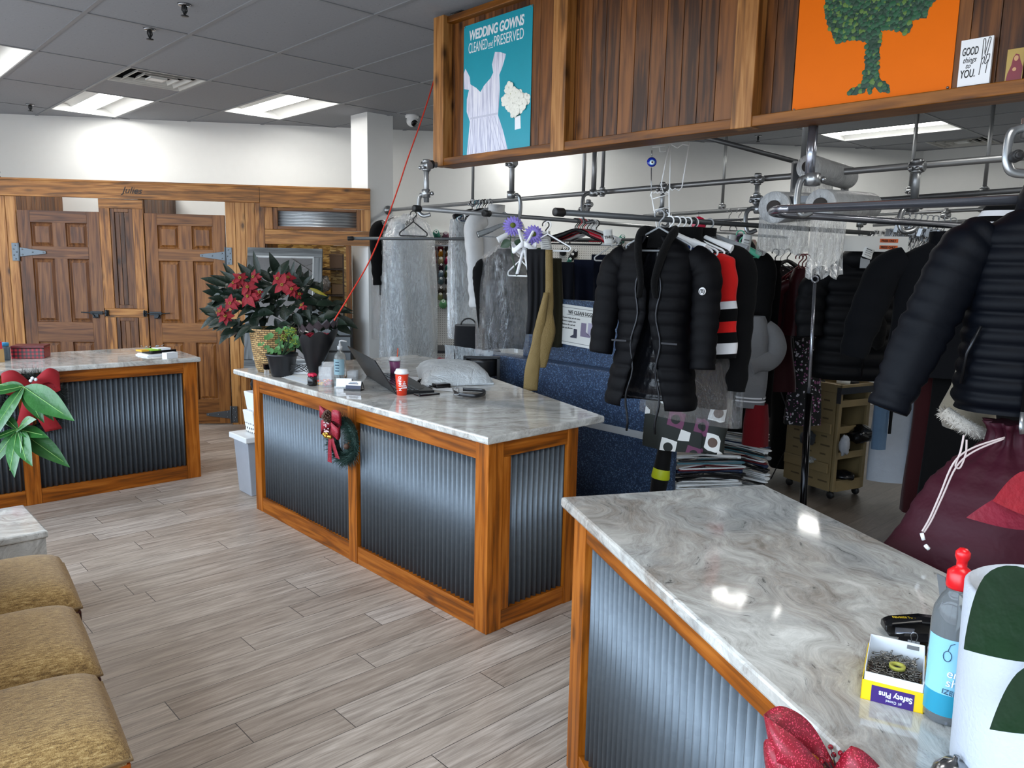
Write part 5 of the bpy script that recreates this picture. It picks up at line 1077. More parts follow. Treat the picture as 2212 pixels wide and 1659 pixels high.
# ------------------------------------------------------------------ blue speckled desk
def terr():
    t = NT('blue_speckled_laminate'); c = t.coord(); v = t.n('ShaderNodeTexVoronoi', {'Vector': c, 'Scale': 170.0}); k = t.n('ShaderNodeSeparateColor', {0: v.outputs['Color']}).outputs
    col = t.ramp(k[0], [(0, '#22334d'), (.55, '#2c415f'), (.75, '#3d5575'), (.9, '#566f8d'), (1, '#8499af')], 'CONSTANT'); t.P(col=col, rough=.45); return t.mat
ter = terr(); dk_ = thing('blue_reception_desk', 'blue speckled desk with raised back panel and pale stripe behind the middle counter', 'desk', (3.75, 2.70, 0))
MB().box(.0, .05, .0, 2.0, .0, .985).build('front_panel', ter, dk_, bevel=.01); m = MB(); m.loft([[Vector((.05*(1-cos(a))+0, -.05*sin(a)+.0, z)) for a in [pi/2*k/6 for k in range(7)]]+[Vector((.07, -.05, z)), Vector((.07, 0, z)), Vector((.02, .0, z))] for z in (0, .985)], True, True, 0, False); m.build('end_panel', ter, dk_)
MB().box(.14, .18, .19, 1.38, .0, 1.41).build('raised_panel', ter, dk_, bevel=.006); MB().box(.051, .139, .0, 2.0, .95, .984).build('desktop', ter, dk_, bevel=.006)
MB().box(-.004, .0, .0, 2.0, .60, .645).build('stripe', flat('pale_grey_stripe', '#a9b0b6', .5), dk_)
# sign: WE CLEAN UGGS
def paper_on_desk():
    x0 = 3.888; P_ = lambda px, py: VP(px, py, (x0, 0), (0, 1)); a = P_(1207, 655); b = P_(1302, 668); c = P_(1203, 740); M = frame(c, b-a, (0, 0, 1)); M = Matrix.Translation((-.004, 0, 0)) @ M; Wd = (b-a).length; Hh = (a-c).length
    t = thing('printed_notice', 'paper notice about cleaning boots taped to the blue desk', 'notice', M.translation, rot=M.to_3x3().to_4x4())
    MB().box(0, Wd, 0, Hh, -.001, 0).build('sheet', ctag, t)
    bd = MB(); e = .018
    for q in ((e, Wd-e, e, e+.003), (e, Wd-e, Hh-e-.003, Hh-e), (e, e+.003, e, Hh-e), (Wd-e-.003, Wd-e, e, Hh-e)): bd.box(q[0], q[1], q[2], q[3], 0, .0008)
    bd.build('border', flat('mid_grey_ink', '#6f7275', .6), t)
    text('WE CLEAN UGGS', .034, Matrix.Translation((Wd*.52, Hh*.78, .001)), sg, t, align='CENTER', bold=.0006, sx=Wd*.64/.30)
    MB().box(Wd*.2, Wd*.84, Hh*.755, Hh*.763, 0, .0008).build('underline', sg, t)
    for i, s in enumerate(('Remove wear and salt stains', 'Restore original color', 'Remove dirt and soil', 'Safe and effective')): text('\u2022 '+s, .0165, Matrix.Translation((Wd*.09, Hh*(.66-.085*i), .001)), sg, t, sx=.85)
    def boot(cx, cz, sc, flip, col):
        m = MB(); pl = [(-.30, 1.0), (.26, 1.0), (.25, .30), (.55, .14), (.78, .02), (.74, -.12), (-.32, -.12), (-.34, .2)]; m.prism([(cx+flip*x*sc, cz+z*sc) for x, z in (pl if flip > 0 else pl[::-1])], .001, Matrix(((1, 0, 0, 0), (0, 0, 1, 0), (0, 1, 0, 0), (0, 0, 0, 1)))); m.build('boot_picture', flat('boot_'+col[1:], col, .6, var=.1), t)
    boot(Wd*.76, Hh*.36, Hh*.26, 1, '#b9b3ca'); boot(Wd*.61, Hh*.30, Hh*.30, 1, '#8a8099'); boot(Wd*.42, Hh*.22, Hh*.2, -1, '#3e4052')
paper_on_desk()
t = thing('label_tag', 'narrow white tag on the blue desk panel left of the gold trousers', 'tag', VP(1115, 762, (3.745, 0), (0, 1)), 0); MB().box(-.001, .001, -.02, .02, 0, .10).build('card', ctag, t); MB().tube([(0, 0, .1), (0, 0, .115)], .002, 5).build('string', ctag, t)
t = thing('draped_film', 'clear film bunched over the left end of the blue desk', 'plastic film', (3.70, 4.45, .4)); g_ = [[Vector((-.02-.03*abs(sin(j*1.1+i*.2)), .28*(j/14-.5)*2, .62-.75*i/16)) for j in range(15)] for i in range(17)]; MB().sheet(g_).build('film', milky, t)
# chair behind the counter
t = thing('office_chair', 'black chair back showing behind the silver mailing bag', 'chair', D(1040, 812, 5.55), CAMZ); zb = t.location.z
MB().loft([[Vector((x, .02-.06*(1-(x/.11)**2), z)) for x in [-.11+.022*k for k in range(11)]]+[Vector((x, .045-.06*(1-(x/.11)**2), z)) for x in [.11-.022*k for k in range(11)]] for z in (0, .012, .05, .10, .125)], True, True).build('backrest', flat('black_leather', '#151517', .35, bump=.2), t)
for x in (-.13, .11): MB().box(x, x+.02, -.01, .03, -zb, .135).build('back_post', tb_, t)
MB().box(-.13, .13, -.01, .03, .125, .14).build('top_rail', tb_, t); MB().box(-.13, .13, -.25, .03, .42-zb, .46-zb).build('seat', MC['black_leather'], t, bevel=.01)
for x in (-.13, .11): MB().box(x, x+.02, -.25, -.23, -zb, .42-zb).build('leg', tb_, t)
# ================================================================== hanger stacks, trolley, hamper, bag
random.seed(11)
stackcols = [plw, plw, plb, plw, pln, plw, plg, plb, plw, plc, plw, plt, plb, plw]
def stack(n, px, py_top, py_bot, dep, rz0, who, z0=None):
    top = D(px, py_top, dep).z; base = D(px, py_bot, dep); zb = .012; dz = (top-zb)/n
    for i in range(n):
        z = zb+dz*i; c = Vector((base.x, base.y, 0)); c += _r*random.uniform(-.012, .012)+Vector((random.uniform(-.01, .01), random.uniform(-.01, .01), 0))
        R = Matrix.Rotation(rz0+random.uniform(-.09, .09), 4, 'Z') @ Matrix.Rotation(radians(-90)+random.uniform(-.03, .03), 4, 'X') @ Matrix.Rotation(random.uniform(-.05, .05)*.4, 4, 'Z')
        mt = stackcols[(i*5+i//3) % len(stackcols)]; nmx = {plw.name: 'white', plb.name: 'black', pln.name: 'navy', plg.name: 'grey', plc.name: 'maroon', plt.name: 'teal'}[mt.name]
        hanger('%s hanger lying in the %s stack on the floor, %s' % (nmx, who, 'near its top' if i > n*.66 else ('halfway up' if i > n*.33 else 'near its foot')), None, 0, 'wide' if i % 3 == 0 else 'tube', mt, 'hangers stacked in the %s pile' % who, .215, Matrix.Translation((c.x, c.y, z+.01)) @ R)
stack(34, 1502, 968, 1128, 4.95, CAMZ+.15, 'nearer, left'); stack(44, 1612, 905, 1080, 5.25, CAMZ-.85, 'farther, right')
# folded umbrella
t = thing('folded_umbrella', 'folded black umbrella with a neon yellow band beside the hanger stacks', 'umbrella', D(1422, 1060, 4.7), CAMZ, rot=Matrix.Rotation(CAMZ, 4, 'Z') @ Matrix.Rotation(.12, 4, 'Y'))
MB().lathe((0, 0, -.1), [(.01, 0), (.05, .08), (.055, .2), (.04, .45), (.012, .62), (.008, .7)], 14).build('canopy', cloth('black_umbrella', '#0c0c0d', .7), t); MB().lathe((0, 0, .08), [(.056, 0), (.058, .01), (.053, .06), (.048, .07)], 14, cap=False).build('band', flat('neon_yellow', '#c6d21e', .5), t)
# beige service trolley
cm_ = flat('beige_plastic', '#85734f', .5, var=.05); A_ = W(1798, 1064, .06); Lp = W(1712, 1020, .06); Rp = W(1866, 1052, .06)
ux = (Rp-A_); ux.z = 0; wR = .36; ux.normalize(); uy = Vector((-ux.y, ux.x, 0)); 
if (Lp-A_).dot(uy) < 0: uy = -uy
trM = Matrix(((ux.x, uy.x, 0, A_.x), (ux.y, uy.y, 0, A_.y), (0, 0, 1, .06), (0, 0, 0, 1))); t = thing('beige_trolley', 'tall beige plastic trolley with open shelves and slotted sides on casters', 'trolley', trM.translation, rot=trM.to_3x3().to_4x4())
TW, TD, TH = .33, .46, .77
for x, y in ((0, 0), (TW-.03, 0), (0, TD-.03), (TW-.03, TD-.03)):
    MB().box(x, x+.03, y, y+.03, 0, TH-.03).build('corner_post', cm_, t, bevel=.006)
MB().box(-.008, .003, .03, TD-.03, 0, TH-.02).build('side_panel', cm_, t, bevel=.002); m = MB()
for i in range(11):
    for j in (0, 1, 2): m.box(-.0095, -.006, .05+j*.125+(.03 if i % 2 else 0), .13+j*.125, .06+i*.066, .072+i*.066)
m.build('side_slots', flat('slot_shade', '#54472f', .6), t)['kind'] = 'stuff'; MB().box(TW-.003, TW+.004, .03, TD-.03, 0, TH-.02).build('side_panel', cm_, t)  # raised strips in a darker colour stand for the shade in the slots
m = MB(); m.box(.03, TW-.03, TD-.006, TD, 0, TH-.02)
for i in range(10): m.box(.06, .16, TD-.012, TD-.005, .06+i*.07, .07+i*.07).box(.18, .28, TD-.012, TD-.005, .09+i*.07, .10+i*.07)
m.build('back_panel', cm_, t, bevel=.002)
for z in (.03, .24, .43, .62):
    m = MB(); m.box(.02, TW-.02, .02, TD-.02, z, z+.008).box(.02, TW-.02, -.0, .008, z, z+.05).box(.10, .104, .0, TD-.05, z, z+.05); m.build('shelf_tray', cm_, t, bevel=.003)
for z in (.13, .42): MB().box(-.03, -.012, .04, TD-.02, z, z+.075).build('side_bin', cm_, t, bevel=.005)
m = MB()
for q in ((-.012, TW+.012, -.012, .006), (-.012, TW+.012, TD-.006, TD+.012)): m.box(q[0], q[1], q[2], q[3], TH-.05, TH+.015)
m.box(-.012, .006, -.012, TD+.012, TH-.05, TH+.015).box(TW-.006, TW+.012, -.012, TD+.012, TH-.05, TH+.015).box(0, TW, 0, TD, TH-.04, TH-.03); m.build('top_tray', cm_, t, bevel=.006)
MB().box(-.014, TW+.014, -.015, -.011, TH-.052, TH-.005).box(-.015, -.011, -.015, .02, TH-.12, TH-.005).build('dark_tape', flat('dark_duct_tape', '#1d2129', .4), t)
MB().box(.03, TW-.03, -.002, .001, .0, .075).build('drawer_front', cm_, t)
for x, y in ((.03, .04), (TW-.03, .04), (.03, TD-.04), (TW-.03, TD-.04)): MB().lathe((x-.012, y, -.032), [(0, 0), (.026, 0), (.028, .004), (.028, .02), (.026, .024), (0, .024)], 14, axis=(1, 0, 0)).box(x-.008, x+.008, y-.008, y+.008, -.03, 0).build('caster', rub, t)
def TR(x, y, z): return trM @ Vector((x, y, z))
q = TR(.12, .14, TH-.0); lr = thing('lint_roller', 'lint roller with pale sleeve lying on top of the beige trolley', 'lint roller', q); dv = (_r*.9-_f*.3+Vector((0, 0, -.12))).normalized(); MB().lathe(Vector((0, 0, .02)), [(.0, 0), (.026, 0), (.026, .09), (0, .09)], 18, axis=dv).build('paper_roll', ctag, lr); MB().tube([Vector((0, 0, .02))+dv*.09, Vector((0, 0, .02))+dv*.15], .012, 10).build('handle', rub, lr)
def crumple(name, label, cat, p, r, mat, sz=.7, seed=0, part='wad'):
    t = thing(name, label, cat, p); n, k = 14, 18; rings = []
    for i in range(n+1):
        a = pi*i/n; rw = []
        for j in range(k):
            b = 2*pi*j/k; d = Vector((sin(a)*cos(b), sin(a)*sin(b), cos(a)*sz)); f = 1+.35*noise.noise(d*2.3+Vector((seed, seed, 0))); rw.append(d*r*f)
        rings.append(rw)
    m = MB().loft(rings, True, False); o = m.build(part, mat, t); return t
crumple('crumpled_film', 'wad of clear film in the upper side bin of the trolley', 'plastic film', TR(-.03, .20, .50), .055, milky, .6, 1); crumple('crumpled_film', 'wad of clear film in the lower side bin of the trolley', 'plastic film', TR(-.03, .2, .20), .05, milky, .5, 2)
crumple('grey_cloth', 'grey cloth stuffed below the upper side bin of the trolley', 'cloth', TR(-.04, .22, .36), .055, cloth('slate_cloth', '#3b3e42', .9), 1.0, 3); crumple('black_plastic_bag', 'black plastic bag spilling from the trolley shelf', 'bag', TR(.20, -.04, .42), .09, flat('black_poly', '#08080a', .15), .7, 4)
crumple('white_rag', 'white rag with a pink mark knotted on the trolley corner', 'rag', TR(.02, -.05, .36), .035, cloth('white_rag', '#b9bcc2', .8), 2.0, 5); crumple('black_folder', 'dark packages on the lowest trolley shelf', 'package', TR(.16, .06, .10), .09, flat('black_poly2', '#101114', .25), .35, 6)
# hamper with crossed legs
t = thing('folding_hamper', 'black folding laundry hamper with a crossed wire frame', 'hamper', W(1705, 1035, 0), CAMZ-.25); hb_ = cloth('black_hamper_cloth', '#060607', .85, .05)
MB().loft([ring(0, .1, z, .17+w_, .2, 28, 5) for z, w_ in ((.1, -.01), (.12, 0), (.5, .0), (.76, .02), (.80, .025))], True, True).build('bag', hb_, t)
for s in (-1, 1): MB().tube([(s*.15, -.125, .02), (0, -.135, .42), (-s*.15, -.125, .78)], .004, 6).build('leg', dkm, t)
MB().tube([(-.19, -.1, .81), (.19, -.1, .81), (.19, .3, .81), (-.19, .3, .81)], .005, 6, loop=True).build('rim', dkm, t)
crumple('light_blue_cloth', 'light blue folded cloth on the hamper behind the pole', 'cloth', D(1780, 795, 5.3), .09, cloth('sky_blue_cloth', '#6fa9bf', .8), .25, 7)
# chromed telescopic pole
a = D(1760, 612, 3.9); b = D(1735, 1090, 3.9); tt = thing('telescopic_pole', 'tall telescopic chrome pole with a ring end standing behind the near counter', 'pole', (b.x, b.y, 0))
d = (a-b).normalized(); b0 = b+d*((0.02-b.z)/d.z); m_ = D(1747, 850, 3.9)
MB().tube([b0, m_], .0175, 12).build('lower_tube', flat('black_chrome', '#1a1a1c', .15, .9), tt, world=True); MB().tube([m_, a], .008, 10).build('upper_tube', chd, tt, world=True); MB().tube(arc(a+d*.02, .016, 0, 2*pi, 14, _r, _u), .005, 8).build('ring', chd, tt, world=True); MB().lathe(b0, [(0, 0), (.14, 0), (.14, .008), (.02, .02), (0, .02)], 20).build('foot', flat('black_foot', '#161618', .5), tt, world=True)
# maroon laundry bag with drawstring
mb_ = cloth('maroon_nylon', '#3c0d1d', .6, 0, .5, 20, spec=.25); c = D(2165, 1085, 2.3); t = thing('laundry_bag', 'big maroon laundry bag with a white drawstring on the dark shelf', 'laundry bag', (c.x, c.y, .72), CAMZ)
n, k = 30, 48; rings = []
prof = [(.0, .20), (.03, .27), (.08, .285), (.14, .275), (.22, .25), (.30, .21), (.36, .16), (.40, .10), (.44, .05), (.47, .045), (.50, .065)]
for i in range(n+1):
    z = .50*i/n; r = interp([(-a_, v) for a_, v in prof], -z)[0]; rw = []
    for j in range(k):
        b = 2*pi*j/k; d = Vector((cos(b), sin(b)*.8, 0)); pl = .018*sin(9*b+z*4)*max(0, (z-.22)/.3)+.03*noise.noise(Vector((cos(b)*1.6, sin(b)*1.6, z*4))); corner = .07*max(0, -cos(b))**8*max(0, 1-abs(z-.05)/.12); rw.append(Vector((d.x*(r+pl+corner), d.y*(r+pl), z)))
    rings.append(rw)
MB().loft(rings, True, True).build('sack', mb_, t)
cord = flat('white_cord', '#c9b8b6', .7); RMc = Matrix.Rotation(-CAMZ, 4, 'Z')
for pts in ([(2170, 945), (2100, 968), (2060, 1000), (2030, 1070), (2008, 1120), (1992, 1148)], [(2168, 948), (2104, 975), (2066, 1008), (2036, 1072), (2013, 1122), (1996, 1150)], [(2082, 940), (2075, 975), (2064, 1005), (2074, 1010), (2086, 980), (2088, 950)]):
    ps = smooth([D(x, y, 1.985-.0*i) for i, (x, y) in enumerate(pts)], 5); MB().tube(ps, .0026, 6).build('drawstring', cord, t, world=True)
MB().tube([D(1991, 1152, 1.98), D(1995, 1166, 1.98)], .005, 8).tube([D(1999, 1178, 1.98), D(2006, 1186, 1.98)], .005, 8).build('cord_tip', plw, t, world=True)
sh = thing('dark_side_table', 'black low table carrying the maroon laundry bag', 'table', (c.x, c.y, 0), CAMZ); MB().box(-.24, .5, -.22, .35, .68, .718).build('tabletop', flat('black_table', '#0b0b0c', .6), sh, bevel=.004)
for x, y in ((-.22, -.2), (.45, -.2), (-.22, .3), (.45, .3)): MB().box(x, x+.04, y, y+.04, 0, .68).build('leg', MC['black_table'], sh)
# clip hangers, divider discs and cards at right
def clip_mesh():
    m = MB(); m.tube(arc((0, 0, -.02), .018, radians(200), radians(-60), 10)+[Vector((0, 0, -.05)), Vector((0, 0, -.085))], .0028, 6); m.tube([(-.05, 0, -.085), (.05, 0, -.085)], .004, 6)
    for s in (-1, 1): m.box(s*.035-.010, s*.035+.010, -.006, .006, -.125, -.08).tube([(s*.035-.008, 0, -.12), (s*.02, .01, -.16), (s*.035+.008, 0, -.12)], .0025, 5)
    m.tube([(-.01, 0, -.085), (-.06, 0, -.29)]+[(-.06+.017*i, 0, -.29+(.004 if i % 2 else -.004)) for i in range(8)]+[(.06, 0, -.29), (.01, 0, -.085)], .0025, 5); return m
cm0 = clip_mesh().build('clip_hanger', wir, origin=(0, 0, 0)); rows = 0
p0 = D(1962, 458, 4.5); p1 = D(2062, 470, 4.5)
for i in range(18):
    o = cm0 if i == 0 else bpy.data.objects.new('clip_hanger', cm0.data)
    if i: COL.objects.link(o)
    q = p0.lerp(p1, (i % 9)/8)+Vector((0, .0, -.0))+(_f*(.12 if i > 8 else 0)); o.matrix_world = Matrix.Translation(q) @ Matrix.Rotation(radians(-62+10*sin(i*2.2)), 4, 'Z') @ Matrix.Rotation(.22+.08*sin(i*1.3), 4, 'Y'); XF[o.name] = o.matrix_world.copy()
    tag(o, 'empty chrome clip hanger in the tangled row left of the MON card', 'hanger', 'empty chrome clip hangers')
for i, s in enumerate(('TUE', 'FRI', 'SAT', 'MON', 'S', 'M', 'L')):
    q = D(1893+i*13.5, 512+i*1.2, 5.1+.05*i); t = thing('divider_disc', 'white round rail divider reading %s, %s of the seven' % (s, ['leftmost', 'second from the left', 'third from the left', 'in the middle', 'fifth from the left', 'second from the right', 'rightmost'][i]), 'rail divider', q, CAMZ+.5, 'round rail dividers')
    MB().loft([[Vector((r*cos(a), -.0015, r*sin(a))) for a in [2*pi*k/28 for k in range(28)]] for r in (.048, .018)]+[], True, False, 0, False).loft([[Vector((r*cos(a), .0015, r*sin(a))) for a in [2*pi*k/28 for k in range(28)]] for r in (.018, .048)], True, False, 0, False).build('disc', plw, t)
    text(s, .024, frame((0, -.003, .022), (1, 0, 0), (0, 0, 1)), sg, t, align='CENTER', bold=.0004)
tagcard('grey divider card reading MON above the navy overcoat', 2073, 500, 4.1, .075, .11, 0, 'MON', col=flat('grey_card', '#9b9ea0', .6), size=.030)
t = thing('press_label_strip', 'long white strip with two orange PRESS ONLY stickers', 'paper strip', D(1892, 510, 4.3), CAMZ); w_ = .175
MB().box(-w_, w_*1.05, 0, .001, -.085, .0).build('strip', ctag, t); og = flat('orange_sticker', '#e2672a', .5)
for z in (-.022, -.058): MB().box(.025, .125, -.0022, -.0005, z-.012, z+.008).build('sticker', og, t); text('PRESS ONLY', .0165, frame((.032, -.003, z-.008), (1, 0, 0), (0, 0, 1)), sg, t, bold=.0003, sx=.9)
tagcard('white folded ticket on the navy overcoat shoulder', 2045, 530, 3.9, .09, .03, .1, lines=0); tagcard('pale ticket hanging high on the right of the MON card', 2102, 508, 3.9, .02, .05, 0, lines=3)
t = thing('yellow_green_strip', 'thin neon green plastic strip leaning on the navy jacket shoulder', 'strip', D(2086, 533, 3.0), CAMZ); MB().tube([(-.012, 0, -.03), (.012, 0, .045)], .0025, 6, flat=.3).build('strip', MC['neon_yellow'], t)
wcl = cloth('dark_batch_cloth', '#0c0c0f', .9, .05)
for i in range(6): simple('hanging_garment', ['dark garment first behind the white hangers at the rear rail', 'dark garment second at the rear rail', 'brown garment third at the rear rail', 'black garment fourth at the rear rail', 'black garment fifth at the rear rail, by the leather jacket', 'black garment last at the rear rail, by the fur patch'][i], 'garment', D((1345, 1385, 1560, 1655, 1715, 1772)[i], (530, 535, 540, 560, 575, 560)[i], (6.3, 6.4, 6.3, 6.2, 6.1, 6.2)[i]), CAMZ-.4, [cloth('deep_green_cloth', '#203029', .9), bkk, cloth('dark_brown_cloth', '#241d18', .9), bkk, wcl, bkk][i], 1.1, hw=(.06, .16, .15, .19), dp=(.05, .07, .07, .09), fold=.04)
# ================================================================== posters on the sign board
PX = 2.932
def onsign(px, py, x=PX): return VP(px, py, (x, 0), (0, 1))
def poster(name, label, cat, a, b, c, th=.0015, x=PX, col=None):
    """a = top left, b = top right, c = bottom left pixels on the plank face; local x right, y up"""
    A, B, C_ = onsign(*a, x), onsign(*b, x), onsign(*c, x); Wd = A.y-B.y; Hh = A.z-C_.z
    M = frame((x, A.y, C_.z), (0, -1, 0), (0, 0, 1)); t = thing(name, label, cat, M.translation, rot=M.to_3x3().to_4x4()); MB().box(0, Wd, 0, Hh, 0, th).build('sheet', col, t); return t, Wd, Hh
def flatshape(t, pts, z, mat, name, holes=None): m = MB(); m.add([Vector((x, y, z)) for x, y in pts]+[Vector((x, y, z+.0004)) for x, y in pts], [tuple(range(len(pts), 2*len(pts)))]+[(i, (i+1) % len(pts), len(pts)+(i+1) % len(pts), len(pts)+i) for i in range(len(pts))]); return m.build(name, mat, t)
teal = flat('teal_poster', '#1597ab', .35, var=.03); pwt = flat('printed_white', '#e8edf2', .4, var=.02)
t, Wd, Hh = poster('wedding_gown_poster', 'teal poster of a white gown and bouquet, wedding gowns cleaned and preserved', 'poster', (1003, 58), (1152, 2), (997, 345), col=teal)
# lettering
text('WEDDING GOWNS', .072, Matrix.Translation((Wd*.085, Hh*.885, .002)), pwt, t, bold=.0022, fit=Wd*.80, shear=.12, sp=.95)
text('CLEANED', .078, Matrix.Translation((Wd*.075, Hh*.79, .002)), pwt, t, fit=Wd*.29); text('and', .042, Matrix.Translation((Wd*.378, Hh*.80, .002)), pwt, t, fit=Wd*.07, shear=.4); text('PRESERVED', .078, Matrix.Translation((Wd*.46, Hh*.79, .002)), pwt, t, fit=Wd*.42)
MB().box(Wd*.378, Wd*.45, Hh*.787, Hh*.791, .0016, .002).build('underline', pwt, t)
def gown():
    def lace(): 
        T = NT('gown_print'); c = T.coord((60, 3, 1)); n1 = T.noise(c, 1.5, 4, .6); T.P(col=T.ramp(n1.outputs[0], [(.35, '#a9adc6'), (.5, '#d6d9ea'), (.65, '#eceef7')]), rough=.4); return T.mat
    gp_ = lace(); fy = lambda v: Hh*(1-v)
    pts = [(.06, .995), (.11, .72), (.055, .64), (.055, .55), (.09, .48), (.01, .465), (.0, .35), (.03, .315), (.10, .385), (.11, .44), (.20, .475), (.27, .515), (.32, .475), (.42, .43), (.46, .395), (.44, .335), (.48, .25), (.56, .262), (.64, .285), (.63, .31), (.59, .375), (.55, .42), (.56, .515), (.55, .65), (.54, .71), (.62, .83), (.70, .99)]
    pts = [(x*Wd, fy(y)) for x, y in pts]; flatshape(t, [(max(.002, x), max(.003, y)) for x, y in pts], .0016, gp_, 'gown_picture')
    m = MB()
    for i in range(9): x0 = .14+.043*i; x1 = .08+.070*i; m.add([Vector((x0*Wd, fy(.71), .0022)), Vector(((x0+.008)*Wd, fy(.71), .0022)), Vector(((x1+.012)*Wd, fy(.96), .0022)), Vector((x1*Wd, fy(.96), .0022))], [(0, 1, 2, 3)])
    m.build('skirt_folds', flat('fold_print', '#b9bdd3', .4), t)
    MB().box(.115*Wd, .535*Wd, fy(.705), fy(.69), .0021, .0023).build('waistband', flat('waist_print', '#c3c7da', .4), t)
gown()
fl = MB(); random.seed(2); cx, cy = Wd*.80, Hh*.39
for i in range(24):
    a = random.uniform(0, 2*pi); r = .066*sqrt(random.random()); petals(fl, Vector((cx+r*cos(a)*1.25, cy+r*sin(a)*1.1, .0022+.0003*i)), (0, 0, 1), .034, 5, .015, .05, a)
fl.build('bouquet_picture', flat('bloom_print', '#f0f2e8', .5, var=.1), t)
m = MB()
for i in range(17): q = Vector((cx+(i-8)*.0045, cy+.02*cos(i*3), .0085)); m.ball(q+Vector((.02*sin(i*5), .03*cos(i*7), -.001)), .0035, 5)
m.build('flower_centres', flat('centre_print', '#7d8a35', .6), t); m = MB()
for i in range(9): m.add([Vector((cx+(i-4)*.009, cy-.07, .0021)), Vector((cx+(i-4)*.009+.004, cy-.07, .0021)), Vector((cx+.012+(i-4)*.0042+.003, cy-.12, .0021)), Vector((cx+.012+(i-4)*.0042, cy-.12, .0021))], [(0, 1, 2, 3)])
m.build('stems_picture', flat('stem_print', '#47603a', .5), t)
flatshape(t, [(cx-.006, cy-.165), (cx+.04, cy-.162), (cx+.035, cy-.095), (cx-.008, cy-.10)], .0024, pwt, 'handle_wrap')
m = MB()
for x, y in ((.006, .006), (Wd-.008, .006), (.006, Hh-.006), (Wd-.006, Hh-.006)): m.lathe((x, y, .001), [(0, 0), (.005, 0), (.004, .004), (0, .005)], 10)
m.build('pushpin', cst, t)
# orange poster with a tree of green broccoli-like foliage
orn = flat('orange_poster', '#e46c00', .5, var=.02, spec=.15)
t, Wd, Hh = poster('tree_poster', 'orange poster with a bushy green tree, cut by the top of the view', 'poster', (1733, -60), (2088, -140), (1710, 243), col=orn)
grn = [flat('foliage_print_%s' % n, c, .5, var=.15) for n, c in (('dark', '#123d28'), ('mid', '#1f5a38'), ('light', '#5c7f33'))]
def blob(px, py): q = onsign(px, py); M = XF[t.name].inverted(); return M @ q
pts = []; random.seed(9)
crown = [(1782, -60), (1784, 20), (1790, 60), (1810, 92), (1845, 84), (1868, 90), (1878, 75), (1903, 66), (1940, 64), (1952, 74), (1966, 68), (1970, 40), (2002, 40), (2006, 20), (2024, -10), (2030, -60)]
def inside(x, y, P_):
    c_ = False; j = len(P_)-1
    for i in range(len(P_)):
        if (P_[i][1] > y) != (P_[j][1] > y) and x < (P_[j][0]-P_[i][0])*(y-P_[i][1])/(P_[j][1]-P_[i][1]+1e-9)+P_[i][0]: c_ = not c_
        j = i
    return c_
trunk = [(1874, 60), (1904, 60), (1900, 110), (1896, 150), (1902, 172), (1922, 184), (1920, 200), (1898, 198), (1890, 188), (1880, 200), (1875, 190), (1850, 206), (1834, 206), (1836, 196), (1862, 180), (1868, 150), (1872, 110)]
ms = [MB(), MB(), MB()]
for poly, n_, x0, x1, y0, y1 in ((crown, 1500, 1780, 2032, -60, 95), (trunk, 420, 1832, 1924, 58, 208)):
    for i in range(n_):
        x = random.uniform(x0, x1); y = random.uniform(y0, y1)
        if inside(x, y, poly):
            q = blob(x, y); r = random.uniform(.006, .0105); k = 0 if random.random() < .45 else (1 if random.random() < .75 else 2); q.z = .0018+.0022*random.random(); n8 = 7
            b = len(ms[k].v); ms[k].add([q+Vector((0, 0, r*.25))]+[q+Vector((r*cos(2*pi*j/n8), r*sin(2*pi*j/n8), -.0002)) for j in range(n8)], [(0, 1+j, 1+(j+1) % n8) for j in range(n8)], 0, True)
for k, nme in enumerate(('dark_foliage', 'mid_foliage', 'light_foliage')): ms[k].build(nme, grn[k], t)
flatshape(t, [tuple(blob(x, y))[:2] for x, y in crown], .0012, grn[0], 'tree_ground'); flatshape(t, [tuple(blob(x, y))[:2] for x, y in trunk], .0012, grn[0], 'trunk_ground')
m = MB()
for x, y in ((.008, .008), (Wd-.01, .012)): m.lathe((x, y, .001), [(0, 0), (.005, 0), (.004, .004), (0, .005)], 10)
m.build('pushpin', cst, t)
# small white sign
sh = flat('sign_white', '#e9ebed', .35, var=.01)
t, Wd, Hh = poster('good_things_sign', 'small white sign with hand-lettered words and a drawn hand making a peace gesture', 'sign', (2080, 90), (2150, 77), (2067, 190), .012, 2.918, sh)
Mz = lambda x, y: Matrix.Translation((Wd*x, Hh*y, .0125))
text('GOOD', Hh*.24, Mz(.06, .66), sg, t, bold=.0005, fit=Wd*.50, shear=.1); text('things', Hh*.17, Mz(.10, .50), sg, t, fit=Wd*.42, shear=.4); text('to', Hh*.15, Mz(.2, .38), sg, t, fit=Wd*.15, shear=.4); text('YOU.', Hh*.24, Mz(.06, .18), sg, t, bold=.0005, fit=Wd*.46, shear=.1)
hand = [[(.66, .2), (.70, .55), (.70, .92), (.74, .96), (.77, .9), (.78, .62), (.86, .95), (.90, .97), (.92, .92), (.85, .6)], [(.85, .6), (.93, .62), (.92, .5), (.88, .4), (.86, .22)], [(.80, .62), (.84, .56), (.80, .45), (.84, .42), (.90, .5)], [(.70, .52), (.77, .58), (.78, .5), (.73, .42)]]
m = MB()
for s_ in hand: m.tube(smooth([(Wd*x, Hh*y, .0125) for x, y in s_], 3), Wd*.011, 5)
m.build('hand_drawing', sg, t)
